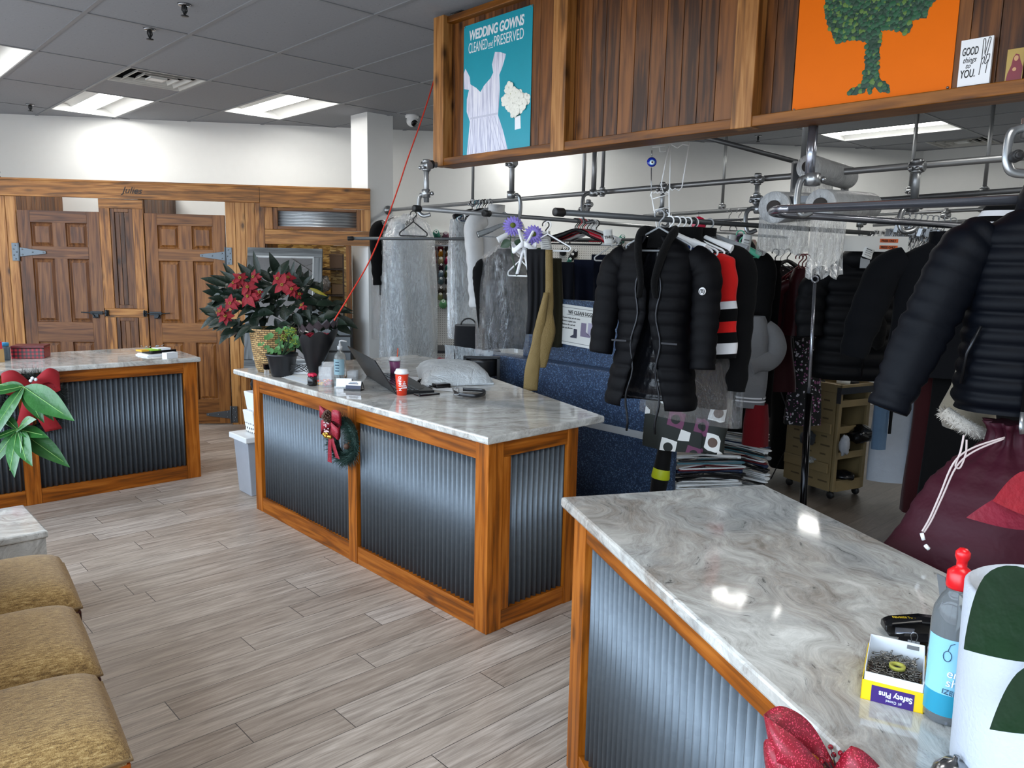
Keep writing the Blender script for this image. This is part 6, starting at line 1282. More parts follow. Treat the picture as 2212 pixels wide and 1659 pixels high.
# small devotional style picture: generic figure in red robes
t, Wd, Hh = poster('small_icon_picture', 'small laminated picture of a red-robed figure, standing by the right batten of the sign', 'picture', (2178, 108), (2216, 100), (2168, 178), .003, 2.915, flat('ochre_print', '#b69a4c', .3, var=.1))
flatshape(t, [(Wd*x, Hh*y) for x, y in ((.05, .02), (.95, .02), (.98, .4), (.80, .62), (.70, .80), (.50, .84), (.36, .72), (.30, .5), (.12, .25))], .0031, flat('robe_print', '#7c1f2c', .4), 'robe_picture'); flatshape(t, [(Wd*(.55+.13*cos(a)), Hh*(.70+.085*sin(a))) for a in [2*pi*k/14 for k in range(14)]], .0037, flat('face_print', '#c99a6a', .4), 'face_picture')
flatshape(t, [(Wd*(.5+.12*cos(a)), Hh*(.36+.06*sin(a))) for a in [2*pi*k/12 for k in range(12)]], .0037, MC['face_print'], 'hands_picture')
# red cord from the sign to the flower cone
t = thing('red_rope', 'thin red rope running from the sign board down to the black flower cone', 'rope', D(722, 692, 4.6))
MB().tube(smooth([D(938, 172, 4.95), D(925, 215, 4.92), D(905, 275, 4.9), D(880, 345, 4.87), D(862, 400, 4.85), D(838, 468, 4.8), D(800, 560, 4.7), D(760, 630, 4.6), D(722, 692, 4.5)], 6), .0045, 8).build('strand', flat('red_orange_rubber', '#cf3320', .4), t, world=True)
# ================================================================== mirror and shelf by the fitting rooms
mt_ = thing('wall_mirror', 'leaning mirror in a wide grey wooden frame beside the right door', 'mirror', (F0+WD*.225+WN*.42)+Vector((0, 0, .62)), rot=Matrix.Rotation(RZ, 4, 'Z') @ Matrix.Rotation(radians(-17), 4, 'X'))
gw = wood('grey_weathered_wood', '#7c7f80', '#64686a', '#4a4d4f', 'X', knots=.2); gwz = wood('grey_weathered_upright', '#7c7f80', '#64686a', '#4a4d4f', 'Z', knots=.2); WM, HM_ = .705, 1.18; e = .088
for q in ((0, WM, 0, e), (0, WM, HM_-e, HM_)): MB().box(q[0]+.001, q[1]-.001, 0, .03, q[2], q[3]).build('frame_rail', gw, mt_, bevel=.003)
for q in ((0, e), (WM-e, WM)): MB().box(q[0], q[1], -.001, .029, e+.001, HM_-e-.001).build('frame_stile', gwz, mt_, bevel=.003)
mm = NT('mirror_silver'); mm.P(col=(.86, .88, .88, 1), metal=1.0, rough=.015); MB().box(e, WM-e, .012, .015, e, HM_-e).build('glass', mm.mat, mt_)
bt = MB()
for q in ((e-.006, WM-e+.006, e-.006, e+.004), (e-.006, WM-e+.006, HM_-e-.004, HM_-e+.006), (e-.006, e+.004, e, HM_-e), (WM-e-.004, WM-e+.006, e, HM_-e)): bt.box(q[0], q[1], -.003, .012, q[2], q[3])
bt.build('inner_bead', flat('pale_bead', '#b9bdbd', .4), mt_)
st_ = thing('mirror_stand_bench', 'low wooden bench carrying the grey framed mirror', 'bench', F0+WD*.2+WN*.02, RZ); MB().box(0, .8, -.48, -.1, .56, .615).build('seat', dz2, st_); MB().box(.03, .07, -.33, -.06, 0, .56).build('leg', dz2, st_); MB().box(.73, .77, -.33, -.06, 0, .56).build('leg', dz2, st_)
shv = thing('alcove_shelf', 'dark shelves in the alcove right of the mirror', 'shelf', F0+WD*.70-WN*.1, RZ)
for z in (.95, 1.30, 1.56): MB().box(0, .40, 0, .18, z-.018, z).build('shelf_board', flat('dark_brown_board', '#3c2b1d', .7), shv)
MB().box(-.02, 0, 0, .18, 0, 1.75).build('side_board', MC['dark_brown_board'], shv); MB().box(.40, .42, 0, .18, 0, 1.7).build('side_board', MC['dark_brown_board'], shv)
def AL(s, t_, z): return F0+WD*s+WN*t_+Vector((0, 0, z))
for nme, lb, s, z, w_, h_, c_ in (('brown_box', 'brown cardboard box on the top alcove shelf', .97, 1.563, .13, .14, '#6d5138'), ('brown_box', 'tan cardboard box on the middle alcove shelf', .99, 1.303, .12, .10, '#8a6a48'), ('white_storage_box', 'off-white storage box with a dark lid on the lower alcove shelf', .95, .953, .16, .24, '#a9a08e')):
    t = thing(nme, lb, 'box', AL(s, -.14, z), RZ); MB().box(0, w_, 0, .12, 0, h_*.86).build('body', flat('card_'+c_[1:], c_, .7), t, bevel=.002); MB().box(-.003, w_+.003, -.003, .123, h_*.86, h_).build('lid', flat('lid_'+c_[1:], '#3a2b20' if 'white' in nme else c_, .7), t, bevel=.002)
crumple('clear_bag', 'crumpled clear plastic bag on the middle alcove shelf', 'plastic bag', AL(.92, -.12, 1.40), .06, milky, 1.3, 8)
dr = thing('drawer_tower', 'plastic drawer tower with translucent drawers standing in the alcove', 'drawer unit', AL(.93, .12, .12), RZ)
MB().box(0, .27, 0, .2, 0, .95).build('frame', flat('black_drawer_frame', '#161718', .5), dr, bevel=.004)
for i in range(6): o = MB().box(.012, .258, -.012, .0, .03+i*.153, .165+i*.153).build('drawer', flat('translucent_drawer', '#7f868a', .3), dr, bevel=.004); MB().box(.09, .18, -.02, -.012, .14+i*.153, .15+i*.153).build('handle', MC['translucent_drawer'], o)
# ================================================================== items on the counters
def grid_mat(name, a, b, c, s):
    T = NT(name); co = T.coord(); sx_ = T.n('ShaderNodeSeparateXYZ', {0: co}).outputs
    f = lambda v: T.math('GREATER_THAN', T.math('FRACT', T.math('DIVIDE', v, s)), .5)
    u = f(sx_[0]); v = f(T.math('ADD', sx_[2], sx_[1])); T.P(col=T.mix(T.math('MULTIPLY', u, v), T.mix(T.math('MAXIMUM', u, v), lin(a), lin(b)), lin(c)), rough=.35); return T.mat
ZC = .915
def onc(px, py, z=ZC): return W(px, py, z)
p = onc(24, 775); q = onc(97, 774); t = thing('plaid_tin', 'red and black plaid tin box on the far left counter', 'tin', (p.x, p.y, ZC), math.atan2((q-p).y, (q-p).x)); L_ = (q-p).length
MB().box(0, L_, 0, .15, 0, .072).build('body', grid_mat('buffalo_plaid', '#a61622', '#5d0c14', '#14070a', .026), t, bevel=.004); MB().box(-.002, L_+.002, -.002, .152, .072, .09).build('lid', flat('wine_lid', '#6d1019', .35, var=.3, bscale=200), t, bevel=.004)
p = onc(372, 774); t = thing('white_carton', 'small white carton at the right end of the far left counter', 'box', (p.x, p.y, ZC), .35); MB().box(-.045, .05, 0, .05, 0, .042).build('carton', pwt, t, bevel=.001); MB().box(.051, .0515, .012, .038, .016, .028).build('print', ink, t)
p = onc(318, 771); t = thing('paper_pile', 'pile of papers and a black tray with white tags on the far left counter', 'papers', (p.x, p.y, ZC), .2)
random.seed(4)
for i, (w_, d_, h_, m__) in enumerate(((.26, .2, .008, pwt), (.24, .19, .008, ctag), (.25, .16, .022, bk), (.10, .12, .01, flat('lime_paper', '#9ccf3d', .6)), (.07, .1, .012, flat('yellow_pencil', '#d9a520', .5)), (.12, .12, .014, pwt))):
    z0 = (0, .008, .017, .04, .04, .04)[i]; x0 = (0, .01, .03, .03, -.04, .09)[i]; MB().box(x0-.0, x0+w_*.8, 0, d_*.8, z0, z0+h_).build(('sheets', 'sheets', 'tray', 'lime_card', 'pencil', 'tag_bundle')[i], m__, t)
m = MB(); 
for i in range(14): a = random.uniform(0, 6); q = Vector((.02+.18*random.random(), .05+.06*random.random(), .06)); m.tube([q, q+Vector((.02*cos(a), .02*sin(a), .012))], .0018, 5)
m.build('key_tags', wir, t)
p = onc(12, 778); t = thing('candy_jar', 'clear jar with a blue lid at the left edge of the far left counter', 'jar', (p.x, p.y, ZC)); MB().lathe((0, 0, 0), [(0, 0), (.03, 0), (.032, .01), (.032, .09), (.024, .1)], 18).build('jar', flat('blue_grey_glass', '#6a7d8c', .1, var=.3), t); MB().lathe((0, 0, .1), [(.027, 0), (.027, .022), (0, .024)], 18).build('lid', flat('sky_lid', '#2f95c9', .4), t)
p = onc(-2, 782); t = thing('gift_bag', 'small kraft and red gift bag cut by the left edge', 'bag', (p.x, p.y, ZC)); MB().box(-.05, .03, -.02, .03, 0, .09).build('bag', flat('kraft_paper', '#a8824f', .8), t); MB().box(-.05, .022, -.018, .028, .09, .14).build('tissue', flat('red_tissue', '#b3202b', .7), t)
# ---- middle counter
p = onc(745, 842); ang = math.atan2((onc(858, 850)-onc(790, 836)).y, (onc(858, 850)-onc(790, 836)).x)
def laptop(label, hinge_a, hinge_b, top_a, logo=None, dep_=.23, open_dir=None, lidc='#17181b'):
    """lid seen from behind: hinge line a..b on the counter, lid rises towards top_a"""
    A, B = Vector(hinge_a), Vector(hinge_b); X = (B-A); L = X.length; X.normalize(); up = Vector(top_a)-A; up -= X*up.dot(X); Hh = up.length; up.normalize(); N = X.cross(up)
    t = thing('laptop', label, 'laptop', A, math.atan2(X.y, X.x)); lm = flat('laptop_'+lidc[1:], lidc, .35, .1)
    MB().add([A, B, B+up*Hh, A+up*Hh]+[v+N*.006 for v in (A, B, B+up*Hh, A+up*Hh)], [(3, 2, 1, 0), (4, 5, 6, 7), (0, 1, 5, 4), (1, 2, 6, 5), (2, 3, 7, 6), (3, 0, 4, 7)]).build('lid', lm, t, world=True, bevel=.002)
    side = Vector((-X.y, X.x, 0)); s_ = 1 if (open_dir is None or side.dot(open_dir) > 0) else -1; side *= s_
    mb = MB(); mb.add([A, B, B+side*dep_, A+side*dep_]+[v+Vector((0, 0, .016)) for v in (A, B, B+side*dep_, A+side*dep_)], [(0, 3, 2, 1) , (4, 5, 6, 7), (0, 1, 5, 4), (1, 2, 6, 5), (2, 3, 7, 6), (3, 0, 4, 7)]); b_ = mb.build('base', lm, t, world=True, bevel=.002)
    k = MB()
    for i in range(5):
        for j in range(12): c_ = A+X*(L*(.06+.075*j))+side*(.03+.024*i)+Vector((0, 0, .0175)); k.obox(c_, X, side, (0, 0, 1), L*.032, .0095, .0012)
    k.build('keys', bk, t, world=True)
    if logo: o_, xd, yd, s2, txt = logo; MB().obox(o_+Vector(xd).normalized()*.045, xd, yd, Vector(xd).cross(Vector(yd)), .052, .013, .0006).build('logo_plate', flat('logo_silver', '#8a8f94', .3, .6), t, world=True); o = text(txt, s2, Matrix.Identity(4), sg, t, 'logo_text'); o.matrix_local = XF[t.name].inverted() @ frame(o_-Vector(yd).normalized()*.006, xd, yd) @ Matrix.Translation((0, 0, .001))
    return t
laptop('open black laptop with its lid back turned to the camera on the middle counter', onc(856, 853), onc(792, 812), D(803, 776, depth(onc(856, 853))-.02), dep_=.22, open_dir=_r)
cupw = flat('cup_lid_white', '#eceef0', .3, var=.01)
def cup(label, px, py, h, r0, r1, col, txt=None, tcol=None, straw=None, seg='tumbler', lidh=.02):
    p = onc(px, py); t = thing('drink_cup', label, 'cup', (p.x, p.y, ZC), CAMZ); m_ = flat('cup_'+col[1:], col, .35, var=.04)
    MB().lathe((0, 0, 0), [(0, 0), (r0, 0), (r1, h), (0, h)], 28).build('cup', m_, t); MB().lathe((0, 0, h), [(r1+.003, -.006), (r1+.003, .004), (r1-.002, .008), (r1-.006, lidh), (0, lidh)], 28).build('lid', cupw, t)
    if txt:
        zf = .5
        for i, ch_ in enumerate(txt):
            z = h*.87-i*h*.105; rr = r0+(r1-r0)*z/h; a = radians(-100); o = text(ch_, .021, Matrix.Identity(4), tcol, t, 'cup_letter', ext=.0003, bold=.0006); nr = Vector((cos(a), sin(a), 0)); tx = Vector((-nr.y, nr.x, 0)); o.matrix_local = frame(nr*(rr+.0008)+Vector((0, 0, z))-tx*.006, (0, 0, -1), tx)
        m = MB()
        for i in range(9): a = radians(-140+37*i); z = h*(.2+.62*((i*7) % 9)/9); rr = r0+(r1-r0)*z/h; m.ball(Vector((cos(a)*rr, sin(a)*rr, z)), .0022, 5)
        for k in range(4): w_ = .004+.004*k; z = h*(.62-.09*k); a = radians(-58); rr = r0+(r1-r0)*z/h; m.obox(Vector((cos(a)*rr, sin(a)*rr, z)), (-sin(a), cos(a), 0), (0, 0, 1), (cos(a), sin(a), 0), w_, .0028, .001)
        m.build('printed_stars', cupw, t)
    if straw: MB().tube([(.008, 0, h*.1), (.02, 0, h+straw)], .0035, 8).build('straw', flat('orange_straw', '#d9542a', .4), t)
    return t
cup('orange paper coffee cup with white lid and vertical white lettering', 868, 853, .125, .027, .038, '#dd3a1c', 'DUNKIN', cupw)
cup('purple iced drink cup with orange straw behind the orange coffee cup', 853, 812, .105, .028, .036, '#8a4a78', straw=.075)
def pillow(name, label, cat, corners, h, mat):
    """soft bag from four counter-top points"""
    A, B, C_, D_ = [Vector(c) for c in corners]; o = (A+B+C_+D_)/4; t = thing(name, label, cat, (o.x, o.y, A.z)); n = 16; top = []; bot = []
    for i in range(n+1):
        u = i/n; r1 = []; r2 = []
        for j in range(n+1):
            v = j/n; p = A.lerp(B, u).lerp(D_.lerp(C_, u), v); b = (max(0, (1-(2*u-1)**4))*max(0, (1-(2*v-1)**4)))**.6; pin = .05*(1-b); p = p+(o-p)*pin
            hh = h*b*(1+.10*noise.noise(Vector((u*5, v*5, 2)))+.05*noise.noise(Vector((u*14, v*9, 5)))); r1.append(p+Vector((0, 0, .012+hh))); r2.append(p+Vector((0, 0, .002)))
        top.append(r1); bot.append(r2)
    m = MB(); m.loft(top, False, False); m.loft(bot, False, False)
    for e1, e2 in ((top[0], bot[0]), (top[-1], bot[-1]), ([r[0] for r in top], [r[0] for r in bot]), ([r[-1] for r in top], [r[-1] for r in bot])): m.loft([e1, e2], False, False)
    m.build('bag', mat, t, world=True); return t
poly = NT('silver_poly_mailer'); pc = poly.coord(); pn = poly.noise(pc, 9, 6, .65, 1.4); poly.P(col='#cdd4d8', rough=.28, metal=.15, spec=.6); poly.bump(pn.outputs[0], .8, .03)
pillow('mailing_bag', 'plump silver-grey plastic mailing bag on the middle counter', 'bag', [onc(905, 838), onc(1072, 832), onc(1035, 800), onc(895, 796)], .085, poly.mat)
t = thing('belt_coil', 'folded black belt with silver buckle beside the mailing bag', 'belt', onc(1012, 852), 0)
for i in range(3): ps = smooth([onc(980+3*i, 846+2*i, ZC+.012+.008*i), onc(995, 852, ZC+.014+.008*i), onc(1030, 855, ZC+.012+.008*i), onc(1048, 850-i, ZC+.012+.008*i), onc(1040, 843, ZC+.012+.008*i), onc(1000, 841, ZC+.012+.008*i)], 5); MB().tube(ps, .010, 8, flat=.25).build('strap', flat('black_belt', '#17171a', .35), t, world=True)
MB().tube([onc(978, 838, ZC+.03), onc(990, 838, ZC+.035), onc(992, 852, ZC+.03), onc(980, 852, ZC+.025)], .003, 6, loop=True).build('buckle', cst, t, world=True)
p = onc(925, 853); t = thing('smartphone', 'black phone lying flat on the middle counter behind the orange cup', 'phone', (p.x, p.y, ZC), -.1); MB().box(-.075, .06, -.03, .035, 0, .009).build('body', bk, t, bevel=.004); MB().lathe((-.05, .01, .009), [(0, 0), (.009, 0), (.009, .002), (0, .002)], 12).build('camera_ring', dkm, t)
p = onc(921, 829); t = thing('computer_mouse', 'black computer mouse on the middle counter by the mailing bag', 'mouse', (p.x, p.y, ZC), -.6); MB().loft([[Vector((.055*cos(a)*k_, .033*sin(a)*k_, z)) for a in [2*pi*j/20 for j in range(20)]] for k_, z in ((1, .002), (1.03, .010), (.95, .022), (.7, .033), (.3, .038))], True, True).build('shell', bk, t); MB().lathe((.025, -.004, .034), [(0, 0), (.006, 0), (.006, .008), (0, .008)], 12, axis=(0, 1, 0)).build('scroll_wheel', dkm, t)
p = onc(956, 838); t = thing('card_reader', 'small black card terminal in front of the mailing bag', 'card reader', (p.x, p.y, ZC), -.2); MB().box(-.05, .045, -.02, .045, 0, .026).build('body', bk, t, bevel=.005)
t = thing('charger_cables', 'tangle of black cables beside the laptop on the middle counter', 'cable', onc(905, 845)); random.seed(8); ps = [onc(880+55*random.random(), 832+14*random.random(), ZC+.004+.012*random.random()) for i in range(14)]; MB().tube(smooth(ps, 5), .0028, 6).build('cable', rub, t, world=True)
t = thing('white_notes', 'white papers under the mouse on the middle counter', 'papers', onc(885, 822)); 
for (a_, b_, c_, d_), z in ((((868, 826), (925, 832), (915, 815), (865, 812)), .001), (((932, 842), (978, 846), (976, 838), (935, 836)), .001)): m = MB(); m.add([onc(*a_, ZC+z), onc(*b_, ZC+z), onc(*c_, ZC+z), onc(*d_, ZC+z)]+[onc(*k_, ZC+z+.0015) for k_ in (a_, b_, c_, d_)], [(4, 5, 6, 7), (0, 1, 5, 4), (1, 2, 6, 5), (2, 3, 7, 6), (3, 0, 4, 7)]); m.build('sheet', pwt, t, world=True)
# sanitiser pump bottle
gel = NT('clear_gel_bottle'); gel.P(col='#e6eef0', rough=.06, trans=.85, ior=1.3, spec=.5); gel = gel.mat
p = onc(735, 815); t = thing('pump_bottle', 'clear pump bottle of sanitiser with a pale blue label on the middle counter', 'bottle', (p.x, p.y, ZC), CAMZ)
MB().lathe((0, 0, 0), [(0, 0), (.036, .0), (.038, .006), (.038, .125), (.034, .145), (.018, .163), (.013, .17), (.013, .178)], 26).build('bottle', gel, t); MB().lathe((0, 0, .176), [(.016, 0), (.016, .022), (.008, .024), (.008, .036), (.005, .037), (.005, .055), (0, .055)], 16).tube([(0, 0, .228), (.012, -.004, .233), (.045, -.01, .228)], .005, 8).build('pump', cupw, t)
lb_ = flat('pale_blue_label', '#a8c9d3', .5); m = MB(); m.loft([[Vector((.0388*cos(a), .0388*sin(a), z)) for a in [radians(-160+14*k) for k in range(10)]] for z in (.02, .118)], False, False); m.build('label', lb_, t); m = MB()
for i in range(4): a = radians(-105); m.obox(Vector((.0393*cos(a), .0393*sin(a), .045+.018*i)), (-sin(a), cos(a), 0), (0, 0, 1), (cos(a), sin(a), 0), .014-.002*(i % 2), .003, .0004)
m.build('printed_lines', flat('label_navy', '#33536a', .5), t)
# candy container, holders, papers, small pots
clr = NT('clear_acrylic'); clr.P(col=(.85, .88, .9, 1), rough=.04, alpha=.2); clr = clr.mat
p = onc(706, 834); t = thing('candy_container', 'clear scalloped acrylic container with wrapped candy', 'container', (p.x, p.y, ZC), CAMZ)
def wallc(z0, z1, r): return [[Vector((x, y, z)) for x, y in ((-r, -r), (r, -r), (r, r), (-r, r))] for z in (z0, z1)]
m = MB(); k = .036
for (x0, y0), (x1, y1) in (((-k, -k), (k, -k)), ((k, -k), (k, k)), ((k, k), (-k, k)), ((-k, k), (-k, -k))):
    m.sheet([[Vector((x0+(x1-x0)*j/12, y0+(y1-y0)*j/12, (0 if i == 0 else .115+.006*abs(sin(j*pi/2.4))+ (.02 if y0 > 0 and y1 > 0 else 0)))) for j in range(13)] for i in range(2)], .0015)
m.build('box', clr, t); random.seed(6); cols = ['#e8641c', '#d9242a', '#e7b41f', '#e58a9c', '#d43f24', '#f0e4e4']
for i in range(26):
    q = Vector((random.uniform(-.026, .026), random.uniform(-.026, .026), .009+.011*(i//9))); c_ = flat('candy_'+cols[i % 6][1:], cols[i % 6], .25, var=.1)
    if i == 0: pass
    o = MB().lathe(q-Vector((.008, 0, 0)), [(.001, -.005), (.006, -.004), (.002, 0), (.007, .004), (.008, .008), (.007, .012), (.002, .016), (.006, .02), (.001, .021)], 8, axis=(cos(i*1.3), sin(i*1.3), .1)).build('wrapped_candy', c_, None, world=False)
    # candies are things of their own, standing in the container
    Mx = XF[t.name]; o.location = Mx @ (Vector(o.location)); XF[o.name] = Matrix.Translation(o.location); tag(o, '%s wrapped candy in the clear container, %s' % ({0: 'orange', 1: 'red', 2: 'yellow', 3: 'pink', 4: 'tomato red', 5: 'white'}[i % 6], ('at the bottom', 'in the middle', 'on top')[min(2, i//9)]), 'candy', 'wrapped candies in the container')
def cardholder(label, px, py, rz, two):
    p = onc(px, py); t = thing('card_holder', label, 'card holder', (p.x, p.y, ZC), CAMZ+rz); bl = flat('navy_card', '#1a2340', .4)
    R = Matrix.Rotation(radians(-20), 4, 'X'); MB().box(-.044, .044, 0, .004, .006, .056).xf(R).build('card_stack', pwt, t)
    if two: MB().box(-.044, .044, -.0012, 0, .006, .030).xf(R).build('card_band', bl, t); text('DRY CLEAN', .010, R @ frame((-.032, -.0016, .040), (1, 0, 0), (0, 0, 1)), bl, t) if False else MB().box(-.03, .028, -.001, 0, .038, .043).box(-.024, .022, -.001, 0, .047, .050).xf(R).build('printed_lines', bl, t)
    MB().box(-.05, .05, -.012, -.010, 0, .012).box(-.05, .05, -.012, .05, 0, .003).build('stand', bk if two else clr, t); m = MB().bar((.05, .0, .002), (.05, .02, .05), .002, .004).bar((.05, .02, .05), (.05, .05, .002), .002, .004); m.build('side_strut', bk, t); return t
cardholder('holder with plain white business cards beside the candy container', 742, 838, .05, False); cardholder('holder with white and navy business cards near the laptop', 762, 844, -.15, True)
p = onc(786, 818); t = thing('clear_cup_box', 'empty clear plastic box in front of the laptop lid', 'box', (p.x-.05, p.y+.05, ZC), CAMZ); m = MB(); k = .028
for (x0, y0), (x1, y1) in (((-k, -k), (k, -k)), ((k, -k), (k, k)), ((k, k), (-k, k)), ((-k, k), (-k, -k))): m.sheet([[Vector((x0+(x1-x0)*j/2, y0+(y1-y0)*j/2, .05*i)) for j in range(3)] for i in range(2)], .0012)
m.build('box', clr, t)
t = thing('flyer_fan', 'fan of white flyers at the far end of the middle counter', 'papers', onc(640, 823), 0)
for i in range(5): a_ = [(608+i*5, 815-i), (662+i*4, 832-i*2), (668+i*2, 822-i*2), (625+i*5, 806-i)]; m = MB(); z = ZC+.001+.0022*i; m.add([onc(x, y, z) for x, y in a_]+[onc(x, y, z+.0012) for x, y in a_], [(4, 5, 6, 7), (0, 1, 5, 4), (1, 2, 6, 5), (2, 3, 7, 6), (3, 0, 4, 7)]); m.build('flyer', pwt if i % 2 else ctag, t, world=True)
p = onc(612, 812); t = thing('white_envelope', 'large white envelope propped against the black flower pot', 'envelope', (p.x, p.y, ZC), CAMZ+.2); MB().box(-.02, .15, 0, .003, 0, .085).xf(Matrix.Rotation(radians(-30), 4, 'X')).build('envelope', pwt, t)
t = thing('earbud_cord', 'coiled dark cord on top of the white envelope', 'cable', onc(645, 805, ZC+.04)); random.seed(12); cc = D(646, 797, depth(onc(640, 815))); ps = [cc+_r*(.055*cos(i*1.35))+_u*(.025*sin(i*1.9)+.004)-_f*(.01*sin(i)) for i in range(16)]; MB().tube(smooth(ps, 5), .0022, 6).build('cord', rub, t, world=True)
p = onc(675, 833); t = thing('small_gift_pot', 'small black pot with a crimson ribbon at the foot of the flower cone', 'pot', (p.x, p.y, ZC)); MB().lathe((0, 0, 0), [(0, 0), (.024, 0), (.028, .01), (.027, .05), (.02, .058), (0, .058)], 16).build('pot', flat('black_foil', '#0b0b0d', .2, bump=.4), t); MB().loft([ring(0, 0, z, r, r, 18, 2, fold=.12, k=6) for z, r in ((.052, .02), (.066, .025), (.074, .018))], True, True).build('ribbon', flat('crimson_ribbon', '#c4143f', .35), t)
# bouquet cone in black paper
bk2 = flat('black_wrap_paper', '#0f0f12', .35, var=0, bump=.2, bscale=12); bt_ = onc(676, 826); bd_ = depth(bt_)
t = thing('bouquet_cone', 'rose bouquet in black wrapping paper standing as a tall cone', 'bouquet', (bt_.x, bt_.y, ZC), CAMZ); n = 28; base = Vector((0, .01, .02)); tilt = Vector((.03, .02, .26)); rings = []
for i in range(9):
    f = i/8; c_ = base+tilt*f; r = .016+.100*f**1.0; rings.append([c_+Vector((r*cos(2*pi*j/n), r*.85*sin(2*pi*j/n), (.028*abs(sin(j*pi/4)) if i == 8 else 0)+.02*f*cos(2*pi*j/n))) for j in range(n)])
MB().loft(rings, True, False).build('wrapping', bk2, t); m = MB()
for k_ in range(14): a = 2*pi*k_/14; c_ = base+tilt*1.0+Vector((.112*cos(a), .095*sin(a), .03+.02*cos(a))); m.add([c_, c_+Vector((-.03*sin(a), .03*cos(a), .028)), c_+Vector((0, 0, .058))+Vector((.01*cos(a), .01*sin(a), 0)), c_+Vector((.03*sin(a), -.03*cos(a), .028))], [(0, 1, 2, 3)])
m.build('wrapping_points', flat('sheer_black_mesh', '#2a1a20', .5, alpha=.85), t)
def rose(m, c, r, ph=0, up=(0, 0, 1)):
    for k_ in range(4): petals(m, Vector(c)+Vector(up)*(-.004*k_), up, r*(.45+.2*k_), 5, r*(.30+.1*k_), 1.1-.28*k_, ph+k_*.6)
m = MB()
for (x, y) in ((-.05, -.03), (-.01, -.045), (.04, -.03), (.06, .02), (-.05, .03), (0, .0), (.02, .045)): rose(m, base+tilt+Vector((x, y, .005)), .026, x*30)
m.build('rose_blooms', flat('rose_red', '#a3102e', .6, var=.2), t)
# ================================================================== plants, wreaths, chairs
def leafmat(name, c, vein, rough=.4, sc=14):
    T = NT(name); n1 = T.noise(T.coord(), sc, 4, .6); T.P(col=T.mix(n1.outputs[0], lin(c), lin(vein)), rough=rough, spec=.4); T.bump(T.noise(T.coord(), sc*4, 3).outputs[0], .3, .01); return T.mat
dkl = leafmat('dark_leaf', '#08120b', '#16291b', .45); redb = leafmat('poinsettia_bract', '#5c0414', '#93081c', .7, 30); grl = leafmat('geranium_leaf', '#2c5a30', '#5c8a4c', .6, 20); mny = leafmat('money_tree_leaf', '#15401a', '#357030', .4, 9); ylw = leafmat('yellow_leaf', '#a08a1e', '#5c6b22'); stm = flat('plant_stem', '#2d4a2a', .6)
def PXc(px, py, dep): return D(px, py, dep)
def bag(n, poly, dep, dj=.12, seed=1):
    random.seed(seed); out = []
    xs = [p[0] for p in poly]; ys = [p[1] for p in poly]
    while len(out) < n:
        x = random.uniform(min(xs), max(xs)); y = random.uniform(min(ys), max(ys))
        if inside(x, y, poly): out.append((x, y, dep+random.uniform(-dj, dj)))
    return out
# wicker basket with poinsettia and peace lily
def wicker():
    T = NT('wicker'); co = T.coord(); b = T.n('ShaderNodeTexBrick', {'Vector': T.n('ShaderNodeCombineXYZ', {0: T.math('MULTIPLY', T.math('ARCTAN2', T.n('ShaderNodeSeparateXYZ', {0: co}).outputs[0], T.n('ShaderNodeSeparateXYZ', {0: co}).outputs[1]), .14), 1: T.n('ShaderNodeSeparateXYZ', {0: co}).outputs[2]}).outputs[0], 'Color1': lin('#c5a26b'), 'Color2': lin('#8e6b3d'), 'Mortar': lin('#3a2814'), 'Scale': 1.0, 'Mortar Size': .002, 'Brick Width': .032, 'Row Height': .013})
    T.P(col=b.outputs[0], rough=.7); T.bump(b.outputs['Fac'], -.8, .006); return T.mat
pb = onc(592, 801); bdep = depth(pb)
t = thing('wicker_basket', 'tall wicker basket planter at the far end of the middle counter', 'basket', (pb.x, pb.y, ZC), CAMZ)
MB().lathe((0, 0, 0), [(0, 0), (.10, .0), (.115, .03), (.135, .14), (.15, .27), (.155, .285), (.145, .285), (.14, .26), (0, .255)], 36).build('basket', wicker(), t)
pl = thing('poinsettia_and_lily', 'big arrangement of red poinsettias and dark peace lily leaves in the wicker basket', 'plant', (pb.x, pb.y, ZC+.257))
cen = D(605, 690, bdep)
m = MB(); out = [(452, 680), (470, 620), (500, 590), (560, 590), (600, 580), (660, 600), (700, 640), (735, 665), (745, 700), (700, 712), (640, 735), (600, 745), (540, 720), (490, 720)]
for x, y, d_ in bag(230, out, bdep, .16, 21):
    p_ = D(x, y, d_); d = (p_-cen)*.8+Vector((random.uniform(-.5, .5), random.uniform(-.5, .5), random.uniform(-.5, .3)))*.4; leaf(m, p_-d.normalized()*.03, d, -_f+Vector((0, 0, .7)), random.uniform(.09, .17), random.uniform(.022, .036), 0, random.uniform(.1, .45))
m.build('leaves', dkl, pl, world=True)
m = MB()
for (a, b), (c_, d_), w_ in (((575, 640), (548, 552), .02), (((625, 640)), (632, 572), .014), ((640, 640), (668, 598), .014), ((600, 650), (602, 580), .012), ((640, 680), (732, 690), .03), ((560, 640), (483, 588), .02), ((500, 680), (455, 700), .018), ((500, 690), (448, 678), .014)):
    A = D(a, b, bdep-.1); B = D(c_, d_, bdep-.16); m.tube([A, A.lerp(B, .55)], .004, 5); leaf(m, A.lerp(B, .5), B-A, -_f+Vector((0, 0, .3)), (B-A).length*.62, w_, 0, .2)
m.build('long_leaves', dkl, pl, world=True)
m = MB(); A = D(668, 622, bdep-.15); leaf(m, A, D(708, 640, bdep-.15)-A, -_f, .12, .012, 0, .3); m.build('yellow_leaf', ylw, pl, world=True)
